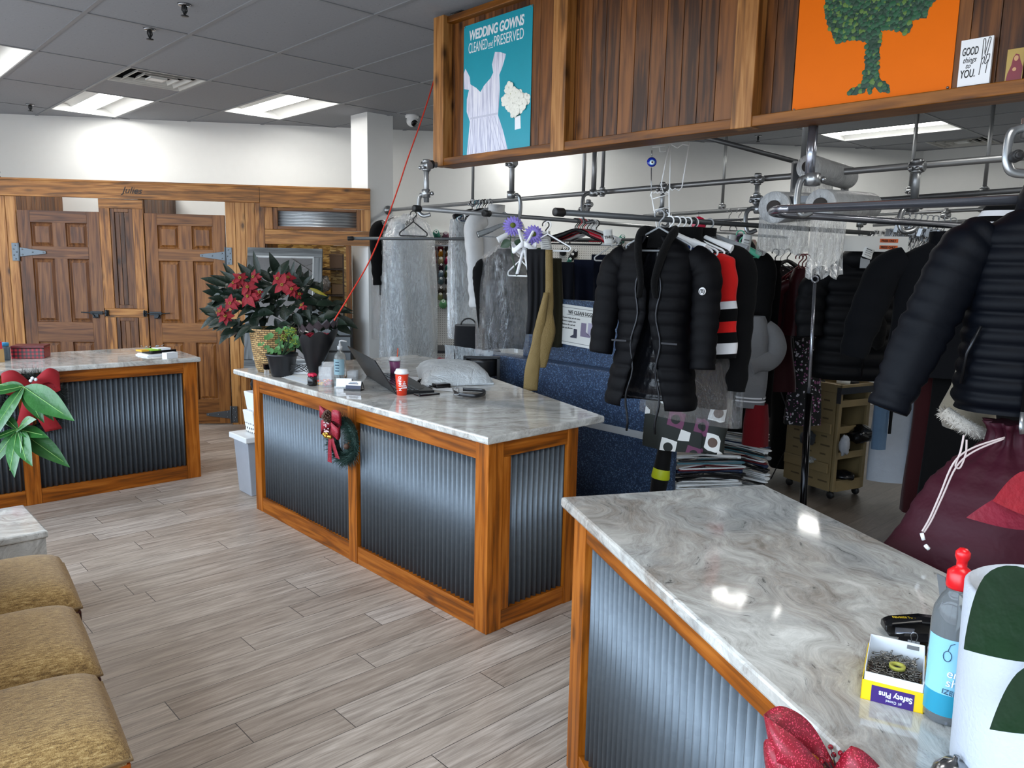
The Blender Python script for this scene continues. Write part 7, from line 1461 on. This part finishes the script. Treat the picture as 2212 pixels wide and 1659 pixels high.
def bloom(px, py, dep, r, seed, par):
    random.seed(seed); c_ = D(px, py, dep); nr = (-_f+Vector((random.uniform(-.5, .5), random.uniform(-.5, .5), random.uniform(.0, .6)))).normalized(); m = MB(); u = nr.orthogonal().normalized(); v = nr.cross(u)
    for k in range(9): a = k*2.4+random.uniform(-.2, .2); d = u*cos(a)+v*sin(a); leaf(m, c_-nr*.004*k, d+nr*.15, nr, r*(1.0 if k < 5 else .7), r*.3, 0, .3, 6)
    o = m.build('flower_head', redb, par, world=True); m = MB()
    for k in range(6): a = k*1.05; m.ball(c_+nr*.008+(u*cos(a)+v*sin(a))*.007, .0035, 5)
    m.build('flower_centre', ylw, par, world=True)
for i, (x, y, r) in enumerate(((536, 640, .085), (535, 620, .06), (518, 600, .05), (548, 598, .05), (505, 612, .045), (610, 615, .075), (622, 600, .055), (600, 602, .05), (630, 625, .05), (498, 655, .06), (487, 683, .055), (475, 672, .04), (646, 636, .03), (652, 660, .03), (560, 632, .03))): bloom(x, y, bdep-.25-.02*(i % 3), r, 40+i, pl)
p = onc(610, 812); t = thing('black_flower_pot', 'black plastic pot with round-leaved green plant in front of the wicker basket', 'potted plant', (p.x, p.y, ZC)); gdp = depth(p)
MB().lathe((0, 0, 0), [(0, 0), (.062, 0), (.07, .02), (.092, .125), (.10, .13), (.10, .145), (.09, .145), (.086, .13), (0, .125)], 28).build('pot', flat('black_pot_plastic', '#14161b', .35), t)
m = MB(); random.seed(31)
for x, y, d_ in bag(24, [(558, 745), (575, 725), (600, 700), (640, 715), (645, 752), (575, 765)], gdp, .07, 32):
    c_ = D(x, y, d_); nr = (-_f+Vector((random.uniform(-.6, .6), random.uniform(-.6, .6), random.uniform(.2, .9)))).normalized(); u = nr.orthogonal().normalized(); v = nr.cross(u); r = random.uniform(.018, .026); n_ = 20
    m.add([c_-nr*.006]+[c_+(u*cos(2*pi*k/n_)+v*sin(2*pi*k/n_))*r*(1+.07*cos(k*pi/2)) for k in range(1, n_)], [(0, k, k+1) for k in range(1, n_-1)], 0, True)
m.build('round_leaves', grl, t, world=True); m = MB()
for x, y, d_ in bag(14, [(590, 740), (600, 715), (640, 720), (645, 755)], gdp, .05, 33): m.tube([p+Vector((0, 0, .12)), D(x, y, d_)], .002, 4)
m.build('stems', stm, t, world=True); m = MB()
for x, y, d_ in bag(90, [(605, 735), (615, 705), (640, 708), (642, 745)], gdp-.03, .05, 34): m.ball(D(x, y, d_), .0045, 4)
m.build('yellow_sprigs', flat('sprig_green', '#7f9433', .7), t, world=True)['kind'] = 'stuff'
p = onc(576, 808); t = thing('tape_dispenser', 'small black and clear object beside the black pot at the counter end', 'dispenser', (p.x, p.y, ZC)); MB().box(-.012, .012, -.012, .012, 0, .03).build('base', clr, t); MB().box(-.014, .014, -.014, .014, .03, .065).build('top', bk, t)
# wreaths
ndl = flat('fir_needles', '#1d3d35', .7, var=.25); ndl2 = flat('fir_needles_dark', '#0e1c16', .7, var=.2)
def glitter(name, c, hi):
    T = NT(name); v = T.n('ShaderNodeTexVoronoi', {'Vector': T.coord(), 'Scale': 700.0}); k = T.n('ShaderNodeSeparateColor', {0: v.outputs['Color']}).outputs[0]; f = T.math('GREATER_THAN', k, .86); T.P(col=T.mix(f, lin(c), lin(hi)), rough=.45); T.bump(k, .4, .002); return T.mat
gl = glitter('red_glitter_ribbon', '#860b20', '#d8405a'); gob = flat('gold_bell', '#c99c45', .2, .95); shb = flat('shiny_red_bead', '#8e0f22', .12)
def wreath(name, label, cen, U, V, N, R, rt, nn, mat, bow, seed=1):
    """U right, V up, N towards the viewer"""
    t = thing(name, label, 'wreath', cen); random.seed(seed); m = MB(); ring_ = [U*(R*cos(a))+V*(R*1.0*sin(a)) for a in [2*pi*k/26 for k in range(26)]]; m.tube([q for q in ring_], rt*.45, 6, loop=True)
    for i in range(nn):
        a = random.uniform(0, 2*pi); c_ = U*(R*cos(a))+V*(R*sin(a)); d = (U*random.gauss(0, 1)+V*random.gauss(0, 1)+N*abs(random.gauss(0, .8))).normalized(); e = c_+d*rt*random.uniform(.9, 1.5); s_ = d.orthogonal().normalized()*.0014; m.add([c_+d*rt*.3-s_, c_+d*rt*.3+s_, e+s_*.4, e-s_*.4], [(0, 1, 2, 3)])
    m.build('fir_ring', mat, t); return t
def ribbon_strip(pts, w, M=None, th=.0012, twist=None):
    g = []; P_ = smooth(pts, 6); N_ = len(P_)
    for i, p_ in enumerate(P_):
        s_ = twist(i/(N_-1)) if twist else w; g.append([p_-s_*.5, p_, p_+s_*.5])
    return MB().sheet(g, th)
cw = VP(745, 950, (2.105, 0), (0, 1)); U = Vector((0, -1, 0)); V = Vector((0, 0, 1)); N = Vector((-1, 0, 0))
t = wreath('christmas_wreath', 'green fir wreath with red glitter bow, pine cone and gold bells on the middle counter', cw, U, V, N, .105, .048, 2600, ndl, None, 3)
bowc = Vector((-.05, .035, .085))
for s in (-1, 1):
    for q, (dy, dz, L) in enumerate(((.10, .055, 1), (.085, -.035, .9))):
        a = bowc; P_ = [a, a+Vector((-.035, -s*dy*.5, dz*.7+.02)), a+Vector((-.02, -s*dy, dz)), a+Vector((.015, -s*dy*.6, dz*.5)), a+Vector((.004, 0, 0))]; ribbon_strip(P_, Vector((0, 0, .05)), twist=lambda f: Vector((0, .0, .022+.045*sin(pi*f)))).build('bow_loop', gl, t)
for dy, L in ((.03, -.20), (-.028, -.165)): ribbon_strip([bowc, bowc+Vector((-.012, dy*.4, L*.45)), bowc+Vector((.0, dy*1.3, L)), bowc+Vector((.002, dy*1.5, L*1.08))], None, twist=lambda f: Vector((0, .026+.024*f, 0))).build('bow_tail', gl, t)
m = MB(); cc_ = bowc+Vector((-.03, 0, .045))
for i in range(60): a = i*2.4; z = 1-i/30; r = sqrt(max(0, 1-z*z)); q = cc_+Vector((-z*.026 if z > 0 else -z*.02, r*cos(a)*.028, r*sin(a)*.028)); m.obox(q, (cos(a), 0, sin(a)), (0, 1, 0), (0, 0, 1), .006, .007, .003)
m.build('pine_cone', flat('pine_cone_brown', '#4a3021', .7), t)
for i, (y, z) in enumerate(((.03, -.055), (.015, -.062), (.0, -.045), (-.018, -.06), (-.034, -.058))): MB().ball(bowc+Vector((-.035, y, z)), .0115, 10).build('gold_bell', gob, t)
m = MB(); random.seed(5)
for i in range(22): m.ball(bowc+Vector((-.04, random.uniform(-.022, .022), random.uniform(-.045, .02))), .0045, 6)
m.build('pearl_beads', flat('frosted_bead', '#d9b9bd', .2), t)
MB().ball(Vector((-.05, -.10, -.01)), .016, 6).build('small_cone', MC['pine_cone_brown'], t)
cw = VP(66, 872, (0, 5.735), (1, 0)); U = Vector((1, 0, 0)); N = Vector((0, -1, 0))
t = wreath('christmas_wreath', 'dark fir wreath with a red bow on the far left counter behind the green leaves', cw, U, V, N, .17, .06, 2200, ndl2, None, 7); bl = flat('red_felt_ribbon', '#99131e', .8)
bowc = Vector((0, -.06, .12))
for s in (-1, 1): ribbon_strip([bowc, bowc+Vector((s*.09, -.04, .07)), bowc+Vector((s*.16, -.02, .02 if s > 0 else .04)), bowc+Vector((s*.09, .02, -.01)), bowc], None, twist=lambda f: Vector((0, 0, .04+.07*sin(pi*f)))).build('bow_loop', bl, t); ribbon_strip([bowc, bowc+Vector((s*.03, -.02, -.13)), bowc+Vector((s*.09+.02, 0, -.30))], None, twist=lambda f: Vector((.07+.03*f, 0, .01))).build('bow_tail', bl, t)
m = MB()
for x, z in ((0, .06), (.018, .05), (-.01, .045), (.005, -.02), (.02, -.03), (-.015, -.028)): m.ball(bowc+Vector((x, -.05, z)), .011, 7)
m.build('white_berries', pwt, t)
# bow at the lower right corner on the right counter
bc = VP(1750, 1630, (RC(-.08, 0, 0).x, RC(-.08, 0, 0).y), (RD.x, RD.y)); t = thing('glitter_bow', 'large red glitter bow with red berries on the front of the right counter', 'bow', bc)
def L3(px, py, dd=0): return D(px, py, depth(bc)+dd)-bc
for pts, w_ in (([(1790, 1690), (1735, 1640), (1672, 1600), (1662, 1590), (1700, 1570), (1760, 1600), (1815, 1690)], .055), ([(1780, 1700), (1720, 1665), (1662, 1640), (1660, 1690)], .05), ([(1800, 1690), (1850, 1650), (1910, 1680)], .04)):
    ribbon_strip([L3(x, y, (-.03, -.05, -.04, 0, .01, .02, .0)[i]) for i, (x, y) in enumerate(pts)], None, twist=lambda f, w_=w_: (-RD*.35+_u*.9)*w_*(.55+.6*sin(pi*f))).build('bow_loop', gl, t)
m = MB(); random.seed(3); w_ = MB()
for i in range(26): x = random.uniform(1770, 1850); y = random.uniform(1612, 1665); m.ball(L3(x, y, random.uniform(-.02, .03)), .0042, 7); w_.tube([L3(x, y), L3(1810, 1680)], .0007, 4)
m.build('red_berries', shb, t); w_.build('wire', dkm, t)
# money plant in the left foreground, standing on the granite table
gtab = thing('granite_side_table', 'low block side table clad in marble-look stone between the chairs and the left counter', 'side table', (.735, 3.77, 0), 0)
slab(gtab, [(.0, .0), (.0, .475), (-1.15, .475), (-1.15, 0)], .415, .45, granite('table_stone', .9, 9)); MB().box(-1.14, -.008, .008, .467, 0, .414).build('stone_base', MC['table_stone'], gtab)
pp = Vector((-.02, 3.96, .45)); t = thing('money_tree_plant', 'potted plant whose glossy hand-shaped leaves reach in from the left edge', 'potted plant', pp)
MB().lathe((0, 0, 0), [(0, 0), (.10, 0), (.14, .2), (.15, .22), (.13, .22), (0, .19)], 28).build('pot', flat('cream_pot', '#b9b2a4', .5), t)
MB().tube([(0, 0, .18), (.02, -.02, .4), (.0, -.03, .6)], .014, 8).build('trunk', flat('grey_green_trunk', '#5f6248', .8), t)
pd = 2.85
for ci, (cx, cy, L_, tips) in enumerate(((52, 835, 0, [(-20, 940), (-30, 850), (115, 905), (147, 900), (90, 908), (-10, 830)]), (39, 927, 1, [(22, 1024), (-15, 1000), (147, 1003), (60, 1000), (98, 940), (0, 888), (66, 902), (-20, 950)]))):
    C_ = D(cx, cy, pd-.05*ci); MB().tube(smooth([pp+Vector((0, -.03, .6)), D(-60, 960-60*ci, pd+.2), C_], 6), .0045, 6).build('leaf_stalk', stm, t, world=True)
    for k, (x, y) in enumerate(tips):
        m = MB(); T_ = D(x, y, pd-.12+.06*(k % 3)-.05*ci); d = T_-C_; leaf(m, C_, d, -_f*.7+Vector((0, 0, .5))+_r*(.25*((k % 3)-1)), d.length*1.02, d.length*.165, 0, .10, 12, .22); o = m.build('leaflet', mny, t, world=True)
        q = [C_.lerp(T_, f)-(-_f)*(-.002) for f in (0, .3, .6, .92)]; MB().tube([v-_f*.003 for v in q], .0013, 4).build('midrib', flat('pale_midrib', '#7fae5e', .6), o, world=True)
# tweed chairs along the window
def tweed():
    T = NT('golden_tweed'); co = T.coord(); a = T.noise(T.coord((40, 260, 120)), 1.0, 4, .7); b = T.noise(co, 420, 2, .6); w_ = T.noise(co, 3, 3)
    f = T.math('ADD', T.math('MULTIPLY', a.outputs[0], .6), T.math('MULTIPLY', b.outputs[0], .4)); c_ = T.ramp(f, [(.36, '#4e3a20'), (.46, '#8a6b3c'), (.54, '#ae8d56'), (.64, '#cfb580')]); T.P(col=T.mix(T.math('MULTIPLY', w_.outputs[0], .3), c_, lin('#8a6a3a')), rough=.9, sheen=.2); T.bump(f, .6, .003); return T.mat
tw = tweed(); chw = wood('chair_orange_wood', '#c0692a', '#9c4a17', '#5f2a0c', 'X', knots=.1); chd_ = wood('chair_dark_wood', '#5c2c20', '#452018', '#2b120d', 'X', knots=.1)
CR = math.atan2(-.11, 1.0)*-1
for i, (cx, y0, y1, wmat, lb) in enumerate(((.70, 3.50, 3.00, chd_, 'tweed seat chair farthest from the camera, beside the granite table'), (.62, 2.955, 2.46, chd_, 'middle tweed seat chair in the row along the window'), (.555, 2.42, 1.975, chw, 'nearest tweed seat chair with orange wooden frame at the lower left'))):
    t = thing('waiting_chair', lb, 'chair', (cx-.26, (y0+y1)/2, 0), -.11, 'tweed waiting chairs'); w2 = (y0-y1)/2; n = 22; g = []
    for a in range(n+1):
        u = a/n*2-1; row = []
        for b in range(n+1):
            v = b/n*2-1; e = (max(0, 1-abs(u)**5)*max(0, 1-abs(v)**5))**.42; row.append(Vector((u*.262*(1-.035*abs(v)**6), v*w2*(1-.03*abs(u)**6), .395+.085*e+.012*(1-u*u)*(1-v*v))))
        g.append(row)
    m = MB(); m.loft(g, False, False); m.loft([[Vector((p_.x*.97, p_.y*.97, .375)) for p_ in rw] for rw in g][::-1], False, False)
    for e1 in (g[0], g[-1], [r_[0] for r_ in g], [r_[-1] for r_ in g]): m.loft([e1, [Vector((p_.x*.97, p_.y*.97, .375)) for p_ in e1]], False, False)
    m.build('seat_cushion', tw, t); MB().tube([(x*.258, y*w2*.99, .392) for x, y in ((-1, -1), (1, -1), (1, 1), (-1, 1))], .005, 6, loop=True).build('piping', flat('seat_piping', '#8c7350', .9), t)
    MB().box(-.25, .245, -w2+.02, w2-.02, .30, .374).build('seat_rail', wmat, t, bevel=.003)
    for x, y in ((.215, -w2+.015), (.215, w2-.06), (-.25, -w2+.015), (-.25, w2-.06)): MB().box(x, x+.042, y, y+.045, 0, .374).build('leg', wmat, t, bevel=.004)
    for y in (-w2+.015, w2-.05): MB().box(-.28, -.245, y, y+.035, .30, .88).build('back_post', wmat, t, bevel=.004)
    MB().box(-.285, -.235, -w2+.03, w2-.03, .50, .90).build('backrest', tw, t, bevel=.02)
# ================================================================== right counter things
bx = Matrix.Translation(W(1858, 1508, ZC)) @ Matrix.Rotation(math.atan2((W(1995, 1543, ZC)-W(1858, 1508, ZC)).y, (W(1995, 1543, ZC)-W(1858, 1508, ZC)).x), 4, 'Z')
t = thing('safety_pin_box', 'open yellow and white box full of safety pins on the right counter', 'box', bx.translation, rot=bx.to_3x3().to_4x4()); BW, BD = .097, .15; yl = flat('yellow_box', '#e8c30c', .45, var=.02)
m = MB(); m.box(0, BW, 0, .0015, 0, .036).box(0, BW, BD-.0015, BD, 0, .036).box(0, .0015, 0, BD, 0, .036).box(BW-.0015, BW, 0, BD, 0, .036).box(0, BW, 0, BD, 0, .001); m.build('sleeve', yl, t)
MB().box(.016, .082, -.0008, 0, .0005, .030).build('purple_panel', flat('purple_panel', '#35186b', .45, var=.01), t)
text('Safety Pins', .0135, frame((.0795, -.0012, .0225), (-1, 0, 0), (0, 0, -1)), pwt, t, bold=.0003, sx=.9); text('#1 Closed', .0065, frame((.064, -.0012, .0095), (-1, 0, 0), (0, 0, -1)), pwt, t, sx=.9)
m = MB(); e = .003
for q in ((e, BW-e, e, e+.0012), (e, BW-e, BD-e-.0012, BD-e), (e, e+.0012, e, BD-e), (BW-e-.0012, BW-e, e, BD-e)): m.box(q[0], q[1], q[2], q[3], .002, .050 if q[2] < .01 and q[3] < .01 else .056)
m.build('tray', pwt, t); MB().box(.006, BW-.006, .006, BD-.006, .002, .004).build('tray_floor', flat('brown_card', '#4c3a33', .8), t)
random.seed(17); pins = thing('safety_pins', 'heap of small silver safety pins inside the yellow box', 'safety pins', bx @ Vector((.048, .075, .005)), rot=bx.to_3x3().to_4x4(), kind='stuff'); m = MB(); stl = flat('pin_steel', '#8b877f', .25, .95)
for i in range(230):
    c_ = Vector((random.uniform(-.034, .034), random.uniform(-.060, .060), .004+random.uniform(0, .026))); a = random.uniform(0, pi); d = Vector((cos(a), sin(a), random.uniform(-.3, .3))).normalized(); s_ = d.orthogonal().normalized(); L_ = .011
    m.tube([c_-d*L_+s_*.002, c_+d*L_+s_*.002, c_+d*(L_+.002), c_+d*L_-s_*.002, c_-d*L_-s_*.0015], .0007, 4).ball(c_-d*L_, .0022, 4)
m.build('pins', stl, pins)
t = thing('adhesive_roll', 'small yellow-green ring lying on the safety pins', 'ring', bx @ Vector((.052, .070, .037)), 0); MB().lathe((0, 0, 0), [(.009, 0), (.0135, 0), (.0135, .006), (.009, .006), (.009, 0)], 24, cap=False).build('ring', flat('lime_ring', '#b3b04a', .5), t)
t = thing('binder_clip', 'small black binder clip on the back rim of the pin box', 'clip', bx @ Vector((.075, .148, .056)), rot=bx.to_3x3().to_4x4()); MB().add([Vector(v) for v in ((-.010, -.004, -.012), (.010, -.004, -.012), (.010, .004, -.012), (-.010, .004, -.012), (-.010, 0, .004), (.010, 0, .004))], [(0, 1, 5, 4), (3, 4, 5, 2), (0, 4, 3), (1, 2, 5)]).build('body', bk, t); MB().tube([(-.003, 0, .0), (-.006, 0, .014), (-.003, 0, .02), (.003, 0, .02), (.006, 0, .014), (.003, 0, .0)], .0009, 5).build('wire_arm', ch, t)
# staplers
def stapler(label, px0, py0, px1, py1, z0, yellow, h=.05):
    a = onc(px0, py0); b = onc(px1, py1); d = (b-a); L_ = d.length; R = math.atan2(d.y, d.x); t = thing('stapler', label, 'stapler', (a.x, a.y, ZC+z0), R)
    MB().loft([[Vector((x, y*w_, z)) for y, z in ((-.5, zz), (.5, zz), (.5, zz+hh), (.2, zz+hh+.006), (-.2, zz+hh+.006), (-.5, zz+hh))] for x, w_, zz, hh in ((0, .032, .012, .012), (.012, .038, .008, .022), (L_*.45, .036, .012, .028), (L_*.75, .030, .014, .024), (L_, .026, .006, .014))], True, True, 0, False).build('handle', bk, t, bevel=.003)
    MB().box(.01, L_*.95, -.012, .012, 0, .008).build('base', bk, t, bevel=.002); MB().box(.018, L_*.36, -.020, -.017, .010, .024).build('magazine', chd, t); MB().tube([(.02, -.021, .012), (L_*.35, -.021, .014), (L_*.35, -.021, .02)], .0016, 5).build('spring_wire', ch, t)
    if yellow: text('SQUEEZE TO LOAD', .0085, frame((.014, -.010, .0405), (1, 0, .04), (0, 1, 0)), flat('yellow_ink', '#b99a1c', .5), t, sx=.8)
    return t
stapler('black heavy-duty stapler lying behind the safety pin box', 1905, 1368, 2075, 1382, 0, True); stapler('second black stapler partly hidden between the pin box and the sanitiser bottle', 1935, 1405, 2080, 1440, 0, False)
# sanitiser bottle with red flip cap
p = onc(2040, 1548); t = thing('sanitizer_bottle', 'clear sanitiser bottle with red flip cap and blue label on the right counter', 'bottle', (p.x, p.y, ZC), CAMZ)
MB().lathe((0, 0, 0), [(0, 0), (.030, 0), (.034, .005), (.035, .02), (.035, .165), (.033, .19), (.024, .212), (.017, .222), (.017, .23)], 30).build('bottle', gel, t); liq = NT('violet_gel'); liq.P(col='#a9a8c4', rough=.05, trans=.85, ior=1.33); MB().lathe((0, 0, .003), [(0, 0), (.031, 0), (.033, .01), (.033, .115), (0, .115)], 26).build('gel', liq.mat, t)
rd = flat('bright_red_plastic', '#d9121c', .3, var=.01); MB().lathe((0, 0, .228), [(.019, 0), (.020, .004), (.0195, .026), (.012, .033), (.008, .036), (.008, .045), (.011, .052), (.011, .060), (.006, .066), (0, .067)], 20).build('flip_cap', rd, t)
def lblp(m, z0, z1, a0, a1, r=.0356): m.loft([[Vector((r*cos(a), r*sin(a), z)) for a in [radians(a0+(a1-a0)*k/10) for k in range(11)]] for z in (z0, z1)], False, False); return m
lblp(MB(), .055, .150, -190, -95).build('label', flat('sky_label', '#8fcbe6', .4), t); lblp(MB(), .018, .055, -190, -95, .0357).build('label_band', flat('teal_label', '#2390ad', .4), t)
for s_, z, sz_ in (('en', .088, .020), ('sh', .072, .020), ('IZER', .058, .012)): a = radians(-128 if s_ != 'IZER' else -135); nr = Vector((cos(a), sin(a), 0)); text(s_, sz_, frame(nr*.0368+Vector((0, 0, z)), (-nr.y, nr.x, 0), (0, 0, 1)), pwt if s_ != 'IZER' else MC['label_navy'], t, shear=.1)
m = MB(); a = radians(-130); nr = Vector((cos(a), sin(a), 0)); tx = Vector((-nr.y, nr.x, 0)); m.tube([nr*.0363+tx*(.006*cos(k))+Vector((0, 0, .122+.009*sin(k))) for k in [2*pi*j/12 for j in range(12)]], .0007, 4, loop=True).tube([nr*.0363+Vector((0, 0, .131)), nr*.0363+tx*.003+Vector((0, 0, .142)), nr*.0363+tx*.009+Vector((0, 0, .146))], .0007, 4); m.build('leaf_mark', MC['label_navy'], t)
a_ = onc(2045, 1430); b_ = onc(2212, 1522); laptop('dark blue laptop lid with a silver maker plate on the right counter', a_, a_+(b_-a_)*2.0, D(2015, 1212, depth(a_)+.03), (D(2030, 1292, depth(a_)-.004), (_u*-1+_r*.12), (_r+_u*.1), .016, 'Lenovo') and None, .22, _f, '#1a2230')
lp = [o for o in bpy.data.objects if o.name.startswith('laptop') and o.get('label', '').startswith('dark blue')][0]
A0 = D(2031, 1350, depth(a_)+.0)-_f*.008; xd = (D(2020, 1240, depth(a_))-D(2034, 1350, depth(a_))).normalized(); yd = -( (b_-a_).normalized()); Np = xd.cross(yd)
MB().obox(D(2029, 1294, depth(a_)+.004)-_f*.018, xd, (b_-a_).normalized(), Np, .050, .009, .0008).build('logo_plate', flat('logo_silver', '#8a8f94', .3, .6), lp, world=True)
o = text('Lenovo', .021, Matrix.Identity(4), sg, lp, 'logo_text', bold=.0003, ext=.001); o.matrix_local = XF[lp.name].inverted() @ frame(D(2038, 1340, depth(a_)+.004)-_f*.0200, xd, -(b_-a_).normalized())
# white embossed planter with the foreground leaves
cp = W(2205, 1640, ZC); q = W(2238, 1690, ZC); emb = flat('white_embossed_sleeve', '#bfc6d0', .5, var=.01, bump=.35, bscale=140)
t = thing('white_planter', 'white embossed planter cut by the lower right corner, with dark green leaves', 'potted plant', (q.x, q.y, ZC))
pr_ = [(.108, 0), (.112, .01), (.115, .15), (.118, .285), (.112, .29), (.108, .28)]; MB().lathe((0, 0, 0), [(0, 0)]+pr_+[(0, .27)], 48).build('planter', emb, t)
def nl(pts, w_, mat, nme, up=None):
    P_ = [D(*x) for x in pts]; m = MB(); d = P_[1]-P_[0]; leaf(m, P_[0], d, up or (-_f+Vector((0, 0, .4))), d.length, w_, 0, .0, 14, .12); return m.build(nme, mat, t, world=True)
fg = leafmat('deep_green_leaf', '#071a0c', '#15361a', .35, 8); sl_ = Vector((q.x, q.y, ZC+.235))
nl([(2290, 1270, 1.02), (2082, 1402, 1.0)], .062, fg, 'leaf'); nl([(2330, 1460, 1.0), (2138, 1575, .98)], .040, fg, 'leaf'); nl([(2300, 1090, 1.05), (2088, 1118, 1.05)], .027, leafmat('pink_bract', '#5c0c1c', '#8a2034', .6, 20), 'bract'); nl([(2290, 1060, 1.03), (2145, 1082, 1.03)], .032, redb, 'bract')
m = MB()
for x, y, d_ in ((2290, 1270, 1.02), (2330, 1460, 1.0), (2300, 1090, 1.05), (2290, 1060, 1.03)): m.tube([sl_, D(x, y, d_)], .003, 6)
m.build('stems', stm, t, world=True)
p = W(2060, 1690, ZC); t = thing('desk_bell', 'chrome edge of a desk bell beside the white planter', 'bell', (p.x, p.y, ZC)); MB().lathe((0, 0, 0), [(0, 0), (.03, 0), (.032, .006), (.028, .02), (.016, .032), (.004, .036), (.004, .042), (0, .042)], 28).build('dome', ch, t)
# bins behind the middle counter, left end
def binq(name, label, px, py, z, w_, d_, h_, mat, rim=True, taper=.88):
    p = W(px, py, z); t = thing(name, label, 'bin', (p.x, p.y, z), 0); MB().loft([[Vector((x*w_/2*s_, y*d_/2*s_, zz)) for x, y in ((-1, -1), (1, -1), (1, 1), (-1, 1))] for s_, zz in ((taper, 0), (1, h_))], True, True, 0, False).build('tub', mat, t, bevel=.01)
    if rim: MB().box(-w_/2-.015, w_/2+.015, -d_/2-.015, d_/2+.015, h_-.02, h_+.01).build('rim', pw, t, bevel=.005)
    return t
dots = NT('polka_dot_card'); v = dots.n('ShaderNodeTexVoronoi', {'Vector': dots.coord((30, 30, 30)), 'Scale': 1.0, 'Randomness': .15}); dots.P(col=dots.mix(dots.math('LESS_THAN', v.outputs['Distance'], .3), lin('#e6e6e3'), lin('#26282c')), rough=.6); dots = dots.mat
xb, yb = 2.42, 5.16
for nme, lb, z, w_, h_, mt__, rm in (('storage_tub', 'clear storage tub with white rim behind the left end of the middle counter', .0, .42, .42, flat('cloudy_plastic', '#a8acb4', .3), True), ('dotted_box', 'white box with black dots stacked on the clear tub', .431, .30, .16, dots, False), ('white_bin', 'plain white bin on top of the dotted box', .592, .28, .13, pwt, False)):
    t = thing(nme, lb, 'box', (xb, yb, z)); MB().loft([[Vector((x*w_/2*s_, y*w_/2*.55*s_, zz)) for x, y in ((-1, -1), (1, -1), (1, 1), (-1, 1))] for s_, zz in ((.88, 0), (1, h_))], True, True, 0, False).build('body', mt__, t, bevel=.006)
    if rm: MB().box(-w_/2-.02, w_/2+.02, -.14, .14, h_-.03, h_+.01).build('rim', pw, t, bevel=.006)
t = thing('dark_bag', 'black and blue bag resting in the white bin under the counter edge', 'bag', (xb, yb, .724)); MB().loft([ring(0, 0, z, a, b, 16) for z, a, b in ((0, .10, .05), (.05, .12, .06), (.11, .09, .05))], True, True).build('bag', cloth('black_canvas2', '#121317', .8), t); MB().loft([ring(0, 0, z, a, b, 16) for z, a, b in ((.111, .08, .05), (.145, .06, .04))], True, True).build('blue_top', cloth('royal_blue', '#22357f', .8), t)
# small black thing on the beam at far left
t = thing('beam_ornament', 'tiny black ornament standing on the header beam at the far left', 'ornament', FW(-2.0, .0, 2.335)); MB().lathe((0, 0, 0), [(0, 0), (.03, 0), (.02, .02), (.028, .05), (.01, .08), (0, .085)], 12).build('body', bk, t)
